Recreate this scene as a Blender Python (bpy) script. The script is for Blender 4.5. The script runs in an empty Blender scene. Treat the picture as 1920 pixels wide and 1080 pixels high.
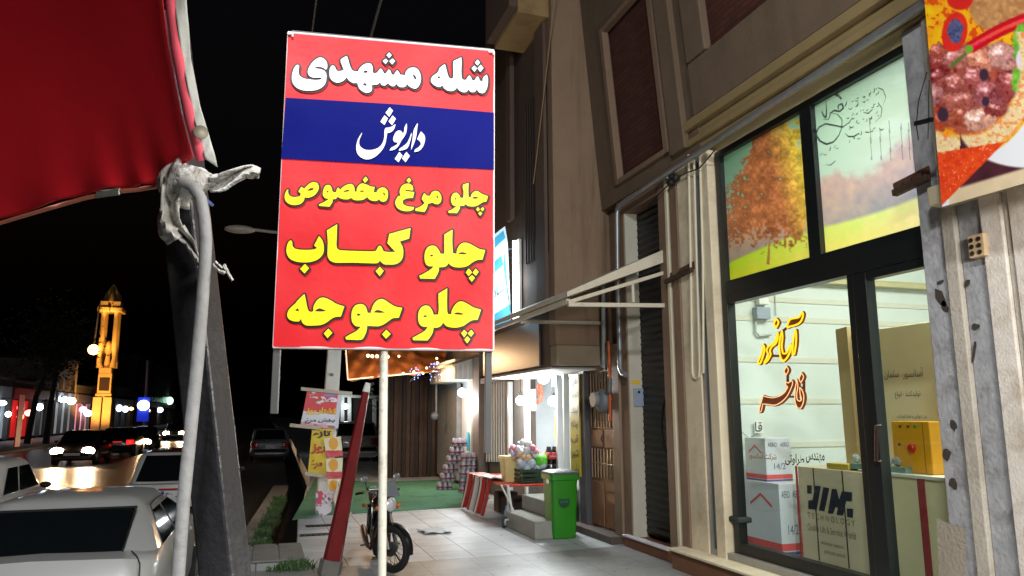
import bpy, math, random
import numpy as np
from mathutils import Vector, Matrix
rnd = random.Random(11)
C = bpy.context.scene.collection
sc = bpy.context.scene

# ------------------------------------------------------------------ camera, sky, exposure
CAMH = 1.7                      # eye height above the pavement
FX = 4.57                       # the shop front stands in the plane x = FX; the street runs along +y
FOC, CX, CY = 1400.0, 960.0, 540.0
_vy = np.array([494 - CX, 777 - CY, FOC]); _vy /= np.linalg.norm(_vy)
_up = np.array([923 - CX, -8343.0, FOC]); _up = _up - _vy * _up.dot(_vy); _up /= np.linalg.norm(_up)
_vx = np.cross(_vy, _up)
RW = np.array([_vx, _vy, _up])
cam = bpy.data.cameras.new("camera"); cam.sensor_width = 36.0; cam.lens = 36.0 * FOC / 1920.0
cam.clip_start = 0.05; cam.clip_end = 2000
camo = bpy.data.objects.new("camera", cam); C.objects.link(camo); sc.camera = camo
_m = np.eye(4); _m[:3, 0] = RW @ [1, 0, 0]; _m[:3, 1] = RW @ [0, -1, 0]; _m[:3, 2] = RW @ [0, 0, -1]; _m[2, 3] = CAMH
camo.matrix_world = Matrix(_m.tolist())

world = bpy.data.worlds.new("World"); sc.world = world; world.use_nodes = True
_nt = world.node_tree; _bg = _nt.nodes["Background"]
_sky = _nt.nodes.new("ShaderNodeTexSky"); _sky.sky_type = 'NISHITA'; _sky.sun_disc = False
_sky.sun_elevation = math.radians(-4); _sky.sun_rotation = math.radians(200)
_nt.links.new(_sky.outputs[0], _bg.inputs[0]); _bg.inputs[1].default_value = 0.12
sc.view_settings.view_transform = 'Standard'; sc.view_settings.look = 'None'
sc.view_settings.exposure = 0.0; sc.view_settings.gamma = 1.0
sc.cycles.sample_clamp_indirect = 4.0
sc.cycles.max_bounces = 8

def lamp(name, kind, loc, power, color=(1, 1, 1), size=0.1, size_y=None, aim=None, spot=None):
    l = bpy.data.lights.new(name, kind); l.energy = power; l.color = color
    if kind == 'AREA':
        l.size = size
        if size_y: l.shape = 'RECTANGLE'; l.size_y = size_y
    else:
        l.shadow_soft_size = size
    if spot: l.spot_size = math.radians(spot); l.spot_blend = 0.6
    o = bpy.data.objects.new(name, l); C.objects.link(o); o.location = loc
    if aim is not None:
        o.rotation_euler = (Vector(aim) - Vector(loc)).to_track_quat('-Z', 'Y').to_euler()
    return o

COOL = (1.0, 0.97, 0.93)
lamp("stall_lamp", 'AREA', (1.9, -2.6, 3.3), 160, COOL, 1.2, 0.5, aim=(1.9, 4.0, 1.2))
lamp("banner_fill", 'AREA', (2.5, 0.1, 3.0), 125, COOL, 0.9, 0.4, aim=(2.6, 4.0, 1.2))  # unseen fill light, set out here to brighten banner and canopy
lamp("overhead_fill", 'AREA', (-0.8, -1.2, 7.2), 520, (0.95, 0.98, 1.0), 0.9, 0.4, aim=(0.6, 5.5, 0))  # unseen overhead fill added to lift the pavement and cars
lamp("showroom_lamp", 'AREA', (6.4, 4.6, 4.55), 255, (1.0, 0.985, 0.91), 2.6, 1.6, aim=(6.4, 4.6, 0))

# ------------------------------------------------------------------ picture rays (used to place things on real planes)
def ray(px, py): return RW @ np.array([(px - CX) / FOC, (py - CY) / FOC, 1.0])
_E = np.array([0, 0, CAMH])
def PX(px, py, x): r = ray(px, py); return Vector(r * x / r[0] + _E)
def PY(px, py, y): r = ray(px, py); return Vector(r * y / r[1] + _E)
def PZ(px, py, z=0.0): r = ray(px, py); return Vector(r * (z - CAMH) / r[2] + _E)
def PD(px, py, d): return Vector(ray(px, py) * d + _E)
def PP(px, py, o, n):
    r = ray(px, py); t = float(np.dot(np.array(o) - _E, np.array(n)) / np.dot(r, np.array(n))); return Vector(r * t + _E)
def FYp(px, py, x=None): return PX(px, py, FX if x is None else x).y
def FZp(px, py, x=None): return PX(px, py, FX if x is None else x).z

# ------------------------------------------------------------------ materials
def lin(c):
    out = []
    for v in c[:3]:
        v /= 255.0; out.append(v / 12.92 if v <= 0.04045 else ((v + 0.055) / 1.055) ** 2.4)
    return tuple(out)
_mats = {}
def M(name, col, rough=0.6, metal=0.0, var=0.25, scale=6.0, bump=0.0, bscale=40.0, dirt=None, dirt_amt=0.0, dscale=1.5, coat=0.0, emit=None, es=1.0, alpha=None, trans=0.0, spec=None):
    if name in _mats: return _mats[name]
    m = bpy.data.materials.new(name); m.use_nodes = True; _mats[name] = m
    nt = m.node_tree; b = nt.nodes["Principled BSDF"]; L = nt.links
    c = lin(col)
    b.inputs["Roughness"].default_value = rough; b.inputs["Metallic"].default_value = metal
    if coat: b.inputs["Coat Weight"].default_value = coat; b.inputs["Coat Roughness"].default_value = 0.08
    if spec is not None: b.inputs["Specular IOR Level"].default_value = spec
    if trans: b.inputs["Transmission Weight"].default_value = trans
    tc = nt.nodes.new("ShaderNodeTexCoord")
    base = None
    if var > 0:
        n = nt.nodes.new("ShaderNodeTexNoise"); n.inputs["Scale"].default_value = scale; n.inputs["Detail"].default_value = 6
        L.new(tc.outputs["Object"], n.inputs["Vector"])
        mx = nt.nodes.new("ShaderNodeMix"); mx.data_type = 'RGBA'
        mx.inputs[6].default_value = tuple(v * (1 - var) for v in c) + (1,)
        mx.inputs[7].default_value = tuple(min(1, v * (1 + var)) for v in c) + (1,)
        L.new(n.outputs["Fac"], mx.inputs[0]); base = mx.outputs[2]
    else:
        b.inputs["Base Color"].default_value = c + (1,)
    if dirt is not None:
        n2 = nt.nodes.new("ShaderNodeTexNoise"); n2.inputs["Scale"].default_value = dscale; n2.inputs["Detail"].default_value = 8; n2.inputs["Roughness"].default_value = 0.7
        L.new(tc.outputs["Object"], n2.inputs["Vector"])
        rp = nt.nodes.new("ShaderNodeValToRGB"); rp.color_ramp.elements[0].position = 0.5; rp.color_ramp.elements[1].position = 0.72
        L.new(n2.outputs["Fac"], rp.inputs[0])
        ml = nt.nodes.new("ShaderNodeMath"); ml.operation = 'MULTIPLY'; ml.inputs[1].default_value = dirt_amt; L.new(rp.outputs[0], ml.inputs[0])
        mx2 = nt.nodes.new("ShaderNodeMix"); mx2.data_type = 'RGBA'; L.new(ml.outputs[0], mx2.inputs[0])
        if base is not None: L.new(base, mx2.inputs[6])
        else: mx2.inputs[6].default_value = c + (1,)
        mx2.inputs[7].default_value = lin(dirt) + (1,); base = mx2.outputs[2]
    if base is not None: L.new(base, b.inputs["Base Color"])
    if bump > 0:
        n3 = nt.nodes.new("ShaderNodeTexNoise"); n3.inputs["Scale"].default_value = bscale; n3.inputs["Detail"].default_value = 5
        L.new(tc.outputs["Object"], n3.inputs["Vector"])
        bp = nt.nodes.new("ShaderNodeBump"); bp.inputs["Strength"].default_value = bump; bp.inputs["Distance"].default_value = 0.02
        L.new(n3.outputs["Fac"], bp.inputs["Height"]); L.new(bp.outputs[0], b.inputs["Normal"])
    if emit is not None:
        b.inputs["Emission Color"].default_value = lin(emit) + (1,); b.inputs["Emission Strength"].default_value = es
    return m

def glass_mat(name, tint=(235, 245, 242), rough=0.0, see=0.92):
    if name in _mats: return _mats[name]
    m = bpy.data.materials.new(name); m.use_nodes = True; _mats[name] = m
    nt = m.node_tree; nt.nodes.remove(nt.nodes["Principled BSDF"]); out = nt.nodes["Material Output"]
    t = nt.nodes.new("ShaderNodeBsdfTransparent"); t.inputs[0].default_value = lin(tint) + (1,)
    g = nt.nodes.new("ShaderNodeBsdfGlossy"); g.inputs["Roughness"].default_value = rough
    lw = nt.nodes.new("ShaderNodeLayerWeight"); pw = nt.nodes.new("ShaderNodeMath"); pw.operation = 'POWER'; pw.inputs[1].default_value = 4.0
    fr = nt.nodes.new("ShaderNodeMath"); fr.operation = 'MULTIPLY_ADD'; fr.inputs[1].default_value = 0.5; fr.inputs[2].default_value = 0.055
    nt.links.new(lw.outputs["Facing"], pw.inputs[0]); nt.links.new(pw.outputs[0], fr.inputs[0])
    mx = nt.nodes.new("ShaderNodeMixShader")
    nt.links.new(fr.outputs[0], mx.inputs[0]); nt.links.new(t.outputs[0], mx.inputs[1]); nt.links.new(g.outputs[0], mx.inputs[2])
    nt.links.new(mx.outputs[0], out.inputs[0])
    return m

def print_mat(name, back=0.0, rough=0.45):
    """A printed sheet: its picture is in the colour attribute 'print'; back = share of light let through from behind."""
    if name in _mats: return _mats[name]
    m = bpy.data.materials.new(name); m.use_nodes = True; _mats[name] = m
    nt = m.node_tree; b = nt.nodes["Principled BSDF"]; b.inputs["Roughness"].default_value = rough
    a = nt.nodes.new("ShaderNodeVertexColor"); a.layer_name = "print"
    nt.links.new(a.outputs[0], b.inputs["Base Color"])
    if back > 0:
        tr = nt.nodes.new("ShaderNodeBsdfTranslucent"); nt.links.new(a.outputs[0], tr.inputs[0])
        mx = nt.nodes.new("ShaderNodeMixShader"); mx.inputs[0].default_value = back
        nt.links.new(b.outputs[0], mx.inputs[1]); nt.links.new(tr.outputs[0], mx.inputs[2])
        nt.links.new(mx.outputs[0], nt.nodes["Material Output"].inputs[0])
    return m

def brick_mat(name, c1, c2, mortar, plane='YZ', bw=0.21, rh=0.065, ms=0.009):
    if name in _mats: return _mats[name]
    m = bpy.data.materials.new(name); m.use_nodes = True; _mats[name] = m
    nt = m.node_tree; b = nt.nodes["Principled BSDF"]; b.inputs["Roughness"].default_value = 0.85
    tc = nt.nodes.new("ShaderNodeTexCoord"); sp = nt.nodes.new("ShaderNodeSeparateXYZ"); cb = nt.nodes.new("ShaderNodeCombineXYZ")
    nt.links.new(tc.outputs["Object"], sp.inputs[0])
    nt.links.new(sp.outputs[plane[0]], cb.inputs[0]); nt.links.new(sp.outputs[plane[1]], cb.inputs[1])
    br = nt.nodes.new("ShaderNodeTexBrick"); nt.links.new(cb.outputs[0], br.inputs["Vector"])
    br.inputs["Scale"].default_value = 1.0; br.inputs["Brick Width"].default_value = bw; br.inputs["Row Height"].default_value = rh
    br.inputs["Mortar Size"].default_value = ms
    br.inputs["Color1"].default_value = lin(c1) + (1,); br.inputs["Color2"].default_value = lin(c2) + (1,); br.inputs["Mortar"].default_value = lin(mortar) + (1,)
    nt.links.new(br.outputs["Color"], b.inputs["Base Color"])
    return m

def emitter(name, col, strength):
    if name in _mats: return _mats[name]
    m = bpy.data.materials.new(name); m.use_nodes = True; _mats[name] = m
    nt = m.node_tree; nt.nodes.remove(nt.nodes["Principled BSDF"])
    e = nt.nodes.new("ShaderNodeEmission"); e.inputs[0].default_value = lin(col) + (1,); e.inputs[1].default_value = strength
    nt.links.new(e.outputs[0], nt.nodes["Material Output"].inputs[0])
    return m

# ------------------------------------------------------------------ objects
OFF = {}
def tag(o, label=None, cat=None, group=None, kind=None):
    if label: o["label"] = label
    if cat: o["category"] = cat
    if group: o["group"] = group
    if kind: o["kind"] = kind
    return o
def thing(name, label, cat, loc=(0, 0, 0), group=None, rz=0.0):
    o = bpy.data.objects.new(name, None); C.objects.link(o); o.location = loc; o.rotation_euler = (0, 0, rz)
    o.empty_display_size = 0.1
    OFF[o] = Vector(loc) if rz == 0.0 else Vector((0, 0, 0))
    return tag(o, label, cat, group)
def copy_tree(o, parent=None):
    c = o.copy(); C.objects.link(c); c.parent = parent
    for ch in list(o.children): copy_tree(ch, c)
    return c

class MB:
    def __init__(s): s.v = []; s.f = []
    def add(s, vs, fs):
        n = len(s.v); s.v += [Vector(p) for p in vs]; s.f += [tuple(i + n for i in f) for f in fs]; return s
    def quad(s, a, b, c, d): return s.add([a, b, c, d], [(0, 1, 2, 3)])
    def poly(s, pts): return s.add(pts, [tuple(range(len(pts)))])
    def hexa(s, p): # 8 points: bottom loop 0-3, top loop 4-7
        return s.add(p, [(3, 2, 1, 0), (4, 5, 6, 7), (0, 1, 5, 4), (1, 2, 6, 5), (2, 3, 7, 6), (3, 0, 4, 7)])
    def box(s, a, b):
        x0, x1 = sorted((a[0], b[0])); y0, y1 = sorted((a[1], b[1])); z0, z1 = sorted((a[2], b[2]))
        return s.hexa([(x0, y0, z0), (x1, y0, z0), (x1, y1, z0), (x0, y1, z0), (x0, y0, z1), (x1, y0, z1), (x1, y1, z1), (x0, y1, z1)])
    def obox(s, c, size, rot=None):
        c = Vector(c); h = Vector(size) / 2; R = rot if rot is not None else Matrix.Identity(3)
        pts = [(-1, -1, -1), (1, -1, -1), (1, 1, -1), (-1, 1, -1), (-1, -1, 1), (1, -1, 1), (1, 1, 1), (-1, 1, 1)]
        return s.hexa([c + R @ Vector((p[0] * h.x, p[1] * h.y, p[2] * h.z)) for p in pts])
    def beam(s, p, q, w, h=None, up=(0, 0, 1), w2=None, h2=None):
        p = Vector(p); q = Vector(q); h = w if h is None else h; d = (q - p).normalized(); up = Vector(up)
        if abs(d.dot(up)) > 0.98: up = Vector((0, 1, 0))
        a = d.cross(up).normalized(); b = a.cross(d).normalized()
        w2 = w if w2 is None else w2; h2 = h if h2 is None else h2
        lo = [p + a * (sx * w / 2) + b * (sy * h / 2) for sx, sy in ((-1, -1), (1, -1), (1, 1), (-1, 1))]
        hi = [q + a * (sx * w2 / 2) + b * (sy * h2 / 2) for sx, sy in ((-1, -1), (1, -1), (1, 1), (-1, 1))]
        return s.hexa(lo + hi)
    def tube(s, pts, r, n=8, closed=False, cap=True):
        pts = [Vector(p) for p in pts]; N = len(pts)
        rs = r if isinstance(r, (list, tuple)) else [r] * N
        base = len(s.v); prev = None
        for i, p in enumerate(pts):
            if closed: t = pts[(i + 1) % N] - pts[i - 1]
            else: t = pts[min(i + 1, N - 1)] - pts[max(i - 1, 0)]
            t.normalize()
            if prev is None:
                a = t.orthogonal().normalized()
            else:
                a = (prev - t * prev.dot(t)); a = a.normalized() if a.length > 1e-6 else t.orthogonal().normalized()
            prev = a; b = t.cross(a)
            for k in range(n):
                an = 2 * math.pi * k / n; s.v.append(p + (a * math.cos(an) + b * math.sin(an)) * rs[i])
        for i in range(N if closed else N - 1):
            j = (i + 1) % N
            for k in range(n):
                k2 = (k + 1) % n; s.f.append((base + i * n + k, base + i * n + k2, base + j * n + k2, base + j * n + k))
        if cap and not closed:
            s.f.append(tuple(base + k for k in reversed(range(n)))); s.f.append(tuple(base + (N - 1) * n + k for k in range(n)))
        return s
    def lathe(s, prof, o, axis=(0, 0, 1), n=20):
        o = Vector(o); ax = Vector(axis).normalized(); a = ax.orthogonal().normalized(); b = ax.cross(a); base = len(s.v); N = len(prof)
        for r, z in prof:
            for k in range(n):
                an = 2 * math.pi * k / n; s.v.append(o + ax * z + (a * math.cos(an) + b * math.sin(an)) * r)
        for i in range(N - 1):
            for k in range(n):
                k2 = (k + 1) % n; s.f.append((base + i * n + k, base + i * n + k2, base + (i + 1) * n + k2, base + (i + 1) * n + k))
        if prof[0][0] > 1e-4: s.f.append(tuple(base + k for k in reversed(range(n))))
        if prof[-1][0] > 1e-4: s.f.append(tuple(base + (N - 1) * n + k for k in range(n)))
        return s
    def ball(s, c, r, nu=12, nv=8, rot=None):
        c = Vector(c); r = Vector(r) if hasattr(r, '__len__') else Vector((r, r, r)); base = len(s.v); R = rot if rot is not None else Matrix.Identity(3)
        for i in range(nv + 1):
            th = math.pi * i / nv
            for k in range(nu):
                an = 2 * math.pi * k / nu
                s.v.append(c + R @ Vector((r.x * math.sin(th) * math.cos(an), r.y * math.sin(th) * math.sin(an), r.z * math.cos(th))))
        for i in range(nv):
            for k in range(nu):
                k2 = (k + 1) % nu; s.f.append((base + i * nu + k, base + (i + 1) * nu + k, base + (i + 1) * nu + k2, base + i * nu + k2))
        return s
    def grid(s, fn, nu, nv):
        base = len(s.v)
        for j in range(nv + 1):
            for i in range(nu + 1): s.v.append(Vector(fn(i / nu, j / nv)))
        for j in range(nv):
            for i in range(nu):
                a = base + j * (nu + 1) + i; s.f.append((a, a + 1, a + nu + 2, a + nu + 1))
        return s
    def loft(s, rings, closed=True, cap=True):
        base = len(s.v); n = len(rings[0])
        for r in rings: s.v += [Vector(p) for p in r]
        for i in range(len(rings) - 1):
            for k in range(n if closed else n - 1):
                k2 = (k + 1) % n; s.f.append((base + i * n + k, base + i * n + k2, base + (i + 1) * n + k2, base + (i + 1) * n + k))
        if cap and closed:
            s.f.append(tuple(base + k for k in reversed(range(n)))); s.f.append(tuple(base + (len(rings) - 1) * n + k for k in range(n)))
        return s
    def prism(s, pts, ext):
        n = len(pts); e = Vector(ext); P = [Vector(p) for p in pts]
        fs = [tuple(reversed(range(n))), tuple(range(n, 2 * n))]
        for k in range(n): k2 = (k + 1) % n; fs.append((k, k2, n + k2, n + k))
        return s.add(P + [p + e for p in P], fs)
    def split(s, name, mat, parent=None, **kw):
        """Each connected piece becomes a part of its own."""
        par = list(range(len(s.v)))
        def find(i):
            while par[i] != i: par[i] = par[par[i]]; i = par[i]
            return i
        for f in s.f:
            for q in f[1:]: par[find(q)] = find(f[0])
        groups = {}
        for f in s.f: groups.setdefault(find(f[0]), []).append(f)
        out = []
        for fs in groups.values():
            ids = sorted({i for f in fs for i in f}); mp = {i: n for n, i in enumerate(ids)}; m = MB(); m.v = [s.v[i] for i in ids]; m.f = [tuple(mp[i] for i in f) for f in fs]; out.append(m.build(name, mat, parent, **kw))
        return out
    def build(s, name, mat, parent=None, smooth=None, bevel=0.0, sub=0, label=None, solid=0.0):
        off = Vector((0, 0, 0))
        if parent is not None: off = OFF.get(parent, off)
        me = bpy.data.meshes.new(name)
        me.from_pydata([tuple(p - off) for p in s.v], [], s.f); me.update()
        if mat is not None: me.materials.append(mat)
        if smooth is not None:
            me.polygons.foreach_set("use_smooth", [True] * len(me.polygons)); me.set_sharp_from_angle(angle=math.radians(smooth))
        o = bpy.data.objects.new(name, me); C.objects.link(o)
        if parent is not None: o.parent = parent
        OFF[o] = off
        if solid: md = o.modifiers.new("solid", 'SOLIDIFY'); md.thickness = solid; md.offset = 0
        if bevel: md = o.modifiers.new("bevel", 'BEVEL'); md.width = bevel; md.segments = 2; md.limit_method = 'ANGLE'; md.angle_limit = math.radians(40)
        if sub: md = o.modifiers.new("sub", 'SUBSURF'); md.levels = sub; md.render_levels = sub
        if label: o["label"] = label
        return o

def vnoise(x, y, s, seed=0):
    x = np.asarray(x, float) / s; y = np.asarray(y, float) / s
    xi = np.floor(x).astype(np.int64); yi = np.floor(y).astype(np.int64); xf = x - xi; yf = y - yi
    u = xf * xf * (3 - 2 * xf); v = yf * yf * (3 - 2 * yf)
    def h(a, b):
        n = (a * 374761393 + b * 668265263 + seed * 1442695041) & 0x7fffffff
        n = ((n ^ (n >> 13)) * 1274126177) & 0x7fffffff
        return ((n ^ (n >> 16)) & 0xffff) / 65535.0
    return (h(xi, yi) * (1 - u) + h(xi + 1, yi) * u) * (1 - v) + (h(xi, yi + 1) * (1 - u) + h(xi + 1, yi + 1) * u) * v
def fbm(x, y, s, seed=0, o=4):
    t = 0; a = 0.5
    for k in range(o): t = t + a * vnoise(x, y, s / 2 ** k, seed + k); a *= 0.5
    return t / (1 - 0.5 ** o)
def slin(rgb):
    c = np.clip(np.asarray(rgb, float) / 255.0, 0, 1)
    return np.where(c <= 0.04045, c / 12.92, ((c + 0.055) / 1.055) ** 2.4)

def print_sheet(name, to3d, corners, nu, nv, fn, mat, parent, thick=0.0):
    """A printed sheet; corners tl,tr,br,bl in picture units, to3d puts a picture point on the sheet's plane, fn gives its printed colours."""
    tl, tr, br, bl = [np.array(c, float) for c in corners]
    u = np.linspace(0, 1, nu + 1)[None, :, None]; v = np.linspace(0, 1, nv + 1)[:, None, None]
    P = (tl * (1 - u) + tr * u) * (1 - v) + (bl * (1 - u) + br * u) * v
    mb = MB(); mb.grid(lambda a, b: to3d(*P[int(round(b * nv)), int(round(a * nu))]), nu, nv)
    o = mb.build(name, mat, parent)
    col = slin(fn(P[..., 0], P[..., 1])).reshape(-1, 3)
    at = o.data.color_attributes.new("print", 'FLOAT_COLOR', 'POINT')
    at.data.foreach_set("color", np.hstack([col, np.ones((len(col), 1))]).astype(np.float32).ravel())
    return o

# ------------------------------------------------------------------ lettering
def smooth_poly(pts, k=4, corner=50):
    P = [np.array(p, float) for p in pts]; n = len(P); tan = []
    for i in range(n):
        a = P[i] - P[i - 1]; b = P[(i + 1) % n] - P[i]
        ang = math.degrees(abs(math.atan2(a[0] * b[1] - a[1] * b[0], a.dot(b))))
        tan.append(None if ang > corner else (P[(i + 1) % n] - P[i - 1]) / 2)
    out = []
    for i in range(n):
        p, q = P[i], P[(i + 1) % n]; d = q - p; t0 = tan[i] if tan[i] is not None else d; t1 = tan[(i + 1) % n] if tan[(i + 1) % n] is not None else d
        ld = np.linalg.norm(d); t0 = t0 * min(1, 1.2 * ld / (np.linalg.norm(t0) + 1e-9)); t1 = t1 * min(1, 1.2 * ld / (np.linalg.norm(t1) + 1e-9))
        for j in range(k):
            s = j / k; out.append((2 * s**3 - 3 * s**2 + 1) * p + (s**3 - 2 * s**2 + s) * t0 + (-2 * s**3 + 3 * s**2) * q + (s**3 - s**2) * t1)
    return np.array(out)
def sdf(polys, X, Y):
    d = np.full(X.shape, 1e9); ins = np.zeros(X.shape, bool)
    for P in polys:
        Q = np.roll(P, -1, axis=0)
        x0, y0 = P.min(0) - 12; x1, y1 = P.max(0) + 12
        ix = np.where((X[0] >= x0) & (X[0] <= x1))[0]; iy = np.where((Y[:, 0] >= y0) & (Y[:, 0] <= y1))[0]
        if len(ix) == 0 or len(iy) == 0: continue
        sl = (slice(iy[0], iy[-1] + 1), slice(ix[0], ix[-1] + 1)); xs = X[sl]; ys = Y[sl]; dd = d[sl]; ii = ins[sl]
        for a, b in zip(P, Q):
            e = b - a; L = e.dot(e)
            if L < 1e-12: continue
            t = np.clip(((xs - a[0]) * e[0] + (ys - a[1]) * e[1]) / L, 0, 1)
            np.minimum(dd, np.hypot(xs - a[0] - t * e[0], ys - a[1] - t * e[1]), out=dd)
            if a[1] != b[1]:
                c = ((a[1] > ys) != (b[1] > ys)) & (xs < (b[0] - a[0]) * (ys - a[1]) / (b[1] - a[1]) + a[0]); ii ^= c
    return np.where(ins, -d, d)
def field_mesh(mb, F, X, Y, to3d):
    """Faces where F < 0: runs of full cells in one face, boundary cells clipped."""
    ny, nx = F.shape; ins = F < 0
    full = ins[:-1, :-1] & ins[1:, :-1] & ins[:-1, 1:] & ins[1:, 1:]; anyc = ins[:-1, :-1] | ins[1:, :-1] | ins[:-1, 1:] | ins[1:, 1:]
    for j in range(ny - 1):
        i = 0; row = full[j]
        while i < nx - 1:
            if row[i]:
                k = i
                while k < nx - 1 and row[k] and k - i < 12: k += 1
                mb.quad(to3d(X[j, i], Y[j, i]), to3d(X[j, k], Y[j, k]), to3d(X[j + 1, k], Y[j + 1, k]), to3d(X[j + 1, i], Y[j + 1, i])); i = k
            else: i += 1
    for j, i in zip(*np.where(anyc & ~full)):
        cs = [(j, i), (j, i + 1), (j + 1, i + 1), (j + 1, i)]; out = []
        for a, b in zip(cs, cs[1:] + cs[:1]):
            fa, fb = F[a], F[b]; pa = (X[a], Y[a]); pb = (X[b], Y[b])
            if fa < 0: out.append(pa)
            if (fa < 0) != (fb < 0):
                t = fa / (fa - fb); out.append((pa[0] + (pb[0] - pa[0]) * t, pa[1] + (pb[1] - pa[1]) * t))
        if len(out) > 2: mb.poly([to3d(*p) for p in out])
_AR = {'ا': (0xFE8D,2), 'آ': (0xFE81,2), 'ب': (0xFE8F,4), 'پ': (0xFB56,4), 'ت': (0xFE95,4), 'ج': (0xFE9D,4), 'چ': (0xFB7A,4), 'ح': (0xFEA1,4), 'خ': (0xFEA5,4),
       'د': (0xFEA9,2), 'ر': (0xFEAD,2), 'ز': (0xFEAF,2), 'س': (0xFEB1,4), 'ش': (0xFEB5,4), 'ص': (0xFEB9,4), 'ض': (0xFEBD,4), 'ط': (0xFEC1,4), 'ع': (0xFEC9,4), 'غ': (0xFECD,4),
       'ف': (0xFED1,4), 'ق': (0xFED5,4), 'ک': (0xFB8E,4), 'گ': (0xFB92,4), 'ل': (0xFEDD,4), 'م': (0xFEE1,4), 'ن': (0xFEE5,4), 'ه': (0xFEE9,4), 'و': (0xFEED,2), 'ی': (0xFBFC,4)}
def shape_fa(s):
    out = []
    for i, ch in enumerate(s):
        if ch not in _AR: out.append(ch); continue
        b, n = _AR[ch]; pv = i > 0 and s[i - 1] in _AR and _AR[s[i - 1]][1] == 4; nx = i < len(s) - 1 and s[i + 1] in _AR and n == 4
        out.append(chr(b + (3 if pv and nx else 1 if pv else 2 if nx else 0)))
    return ''.join(reversed(out))
def text_pts(s, bold=0.0, fa=True):
    cu = bpy.data.curves.new("t", 'FONT'); cu.body = shape_fa(s) if fa else s; cu.offset = bold; cu.resolution_u = 3
    o = bpy.data.objects.new("t", cu); C.objects.link(o)
    dg = bpy.context.evaluated_depsgraph_get(); me = bpy.data.meshes.new_from_object(o.evaluated_get(dg))
    v = np.array([tuple(p.co)[:2] for p in me.vertices]); f = [tuple(p.vertices) for p in me.polygons]
    bpy.data.objects.remove(o); bpy.data.curves.remove(cu); bpy.data.meshes.remove(me)
    lo = v.min(0); hi = v.max(0); return (v - lo) / np.maximum(hi - lo, 1e-6), f
def text(mb, s, tl, tr, br, bl, bold=0.0, fa=True):
    """Lettering filling the quad tl,tr,br,bl of 3D points."""
    v, f = text_pts(s, bold, fa); tl, tr, br, bl = map(Vector, (tl, tr, br, bl))
    mb.add([(bl * (1 - a) + br * a) * (1 - b) + (tl * (1 - a) + tr * a) * b for a, b in v], f); return mb

# ------------------------------------------------------------------ setting: ground, road, pavement, gutter, turf
def structure(o): o["kind"] = "structure"; return o
def tile_mat(name, c1, c2, joint, w, h, rough, ms=0.004, dirt=(92, 93, 94)):
    m = brick_mat(name, c1, c2, joint, 'XY', w, h, ms); nt = m.node_tree; b = nt.nodes["Principled BSDF"]
    br = [n for n in nt.nodes if n.type == 'TEX_BRICK'][0]; br.offset = 0.0
    tc = [n for n in nt.nodes if n.type == 'TEX_COORD'][0]
    n2 = nt.nodes.new("ShaderNodeTexNoise"); n2.inputs["Scale"].default_value = 1.1; n2.inputs["Detail"].default_value = 9; n2.inputs["Roughness"].default_value = 0.75
    nt.links.new(tc.outputs["Object"], n2.inputs["Vector"])
    rp = nt.nodes.new("ShaderNodeValToRGB"); rp.color_ramp.elements[0].position = 0.42; rp.color_ramp.elements[1].position = 0.75; nt.links.new(n2.outputs["Fac"], rp.inputs[0])
    mt = nt.nodes.new("ShaderNodeMath"); mt.operation = 'MULTIPLY'; mt.inputs[1].default_value = 0.5; nt.links.new(rp.outputs[0], mt.inputs[0])
    mx = nt.nodes.new("ShaderNodeMix"); mx.data_type = 'RGBA'; nt.links.new(mt.outputs[0], mx.inputs[0]); nt.links.new(br.outputs["Color"], mx.inputs[6]); mx.inputs[7].default_value = lin(dirt) + (1,)
    nt.links.new(mx.outputs[2], b.inputs["Base Color"])
    mr = nt.nodes.new("ShaderNodeMapRange"); mr.inputs[3].default_value = rough; mr.inputs[4].default_value = min(1, rough + 0.3); nt.links.new(n2.outputs["Fac"], mr.inputs[0]); nt.links.new(mr.outputs[0], b.inputs["Roughness"])
    return m
m_asph = M("asphalt", (62, 61, 60), 0.34, var=0.35, scale=60, bump=0.35, bscale=90, dirt=(40, 40, 40), dirt_amt=0.6, dscale=0.4)
m_conc = M("concrete", (128, 126, 120), 0.75, var=0.25, scale=9, bump=0.4, bscale=50, dirt=(80, 76, 70), dirt_amt=0.6)
m_soil = M("soil", (40, 36, 32), 0.95, var=0.4, scale=12, bump=0.8, bscale=20)
m_tile = tile_mat("granite_tiles", (208, 212, 214), (190, 194, 196), (98, 98, 97), 0.5, 0.5, 0.30, ms=0.007)
m_slab = tile_mat("darker_near_paving", (160, 160, 158), (146, 146, 144), (100, 100, 98), 0.6, 0.6, 0.3, dirt=(60, 58, 55))
m_turf = M("turf", (92, 150, 116), 0.95, var=0.4, scale=140, bump=0.9, bscale=260, dirt=(40, 70, 50), dirt_amt=0.7, dscale=2)

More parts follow.
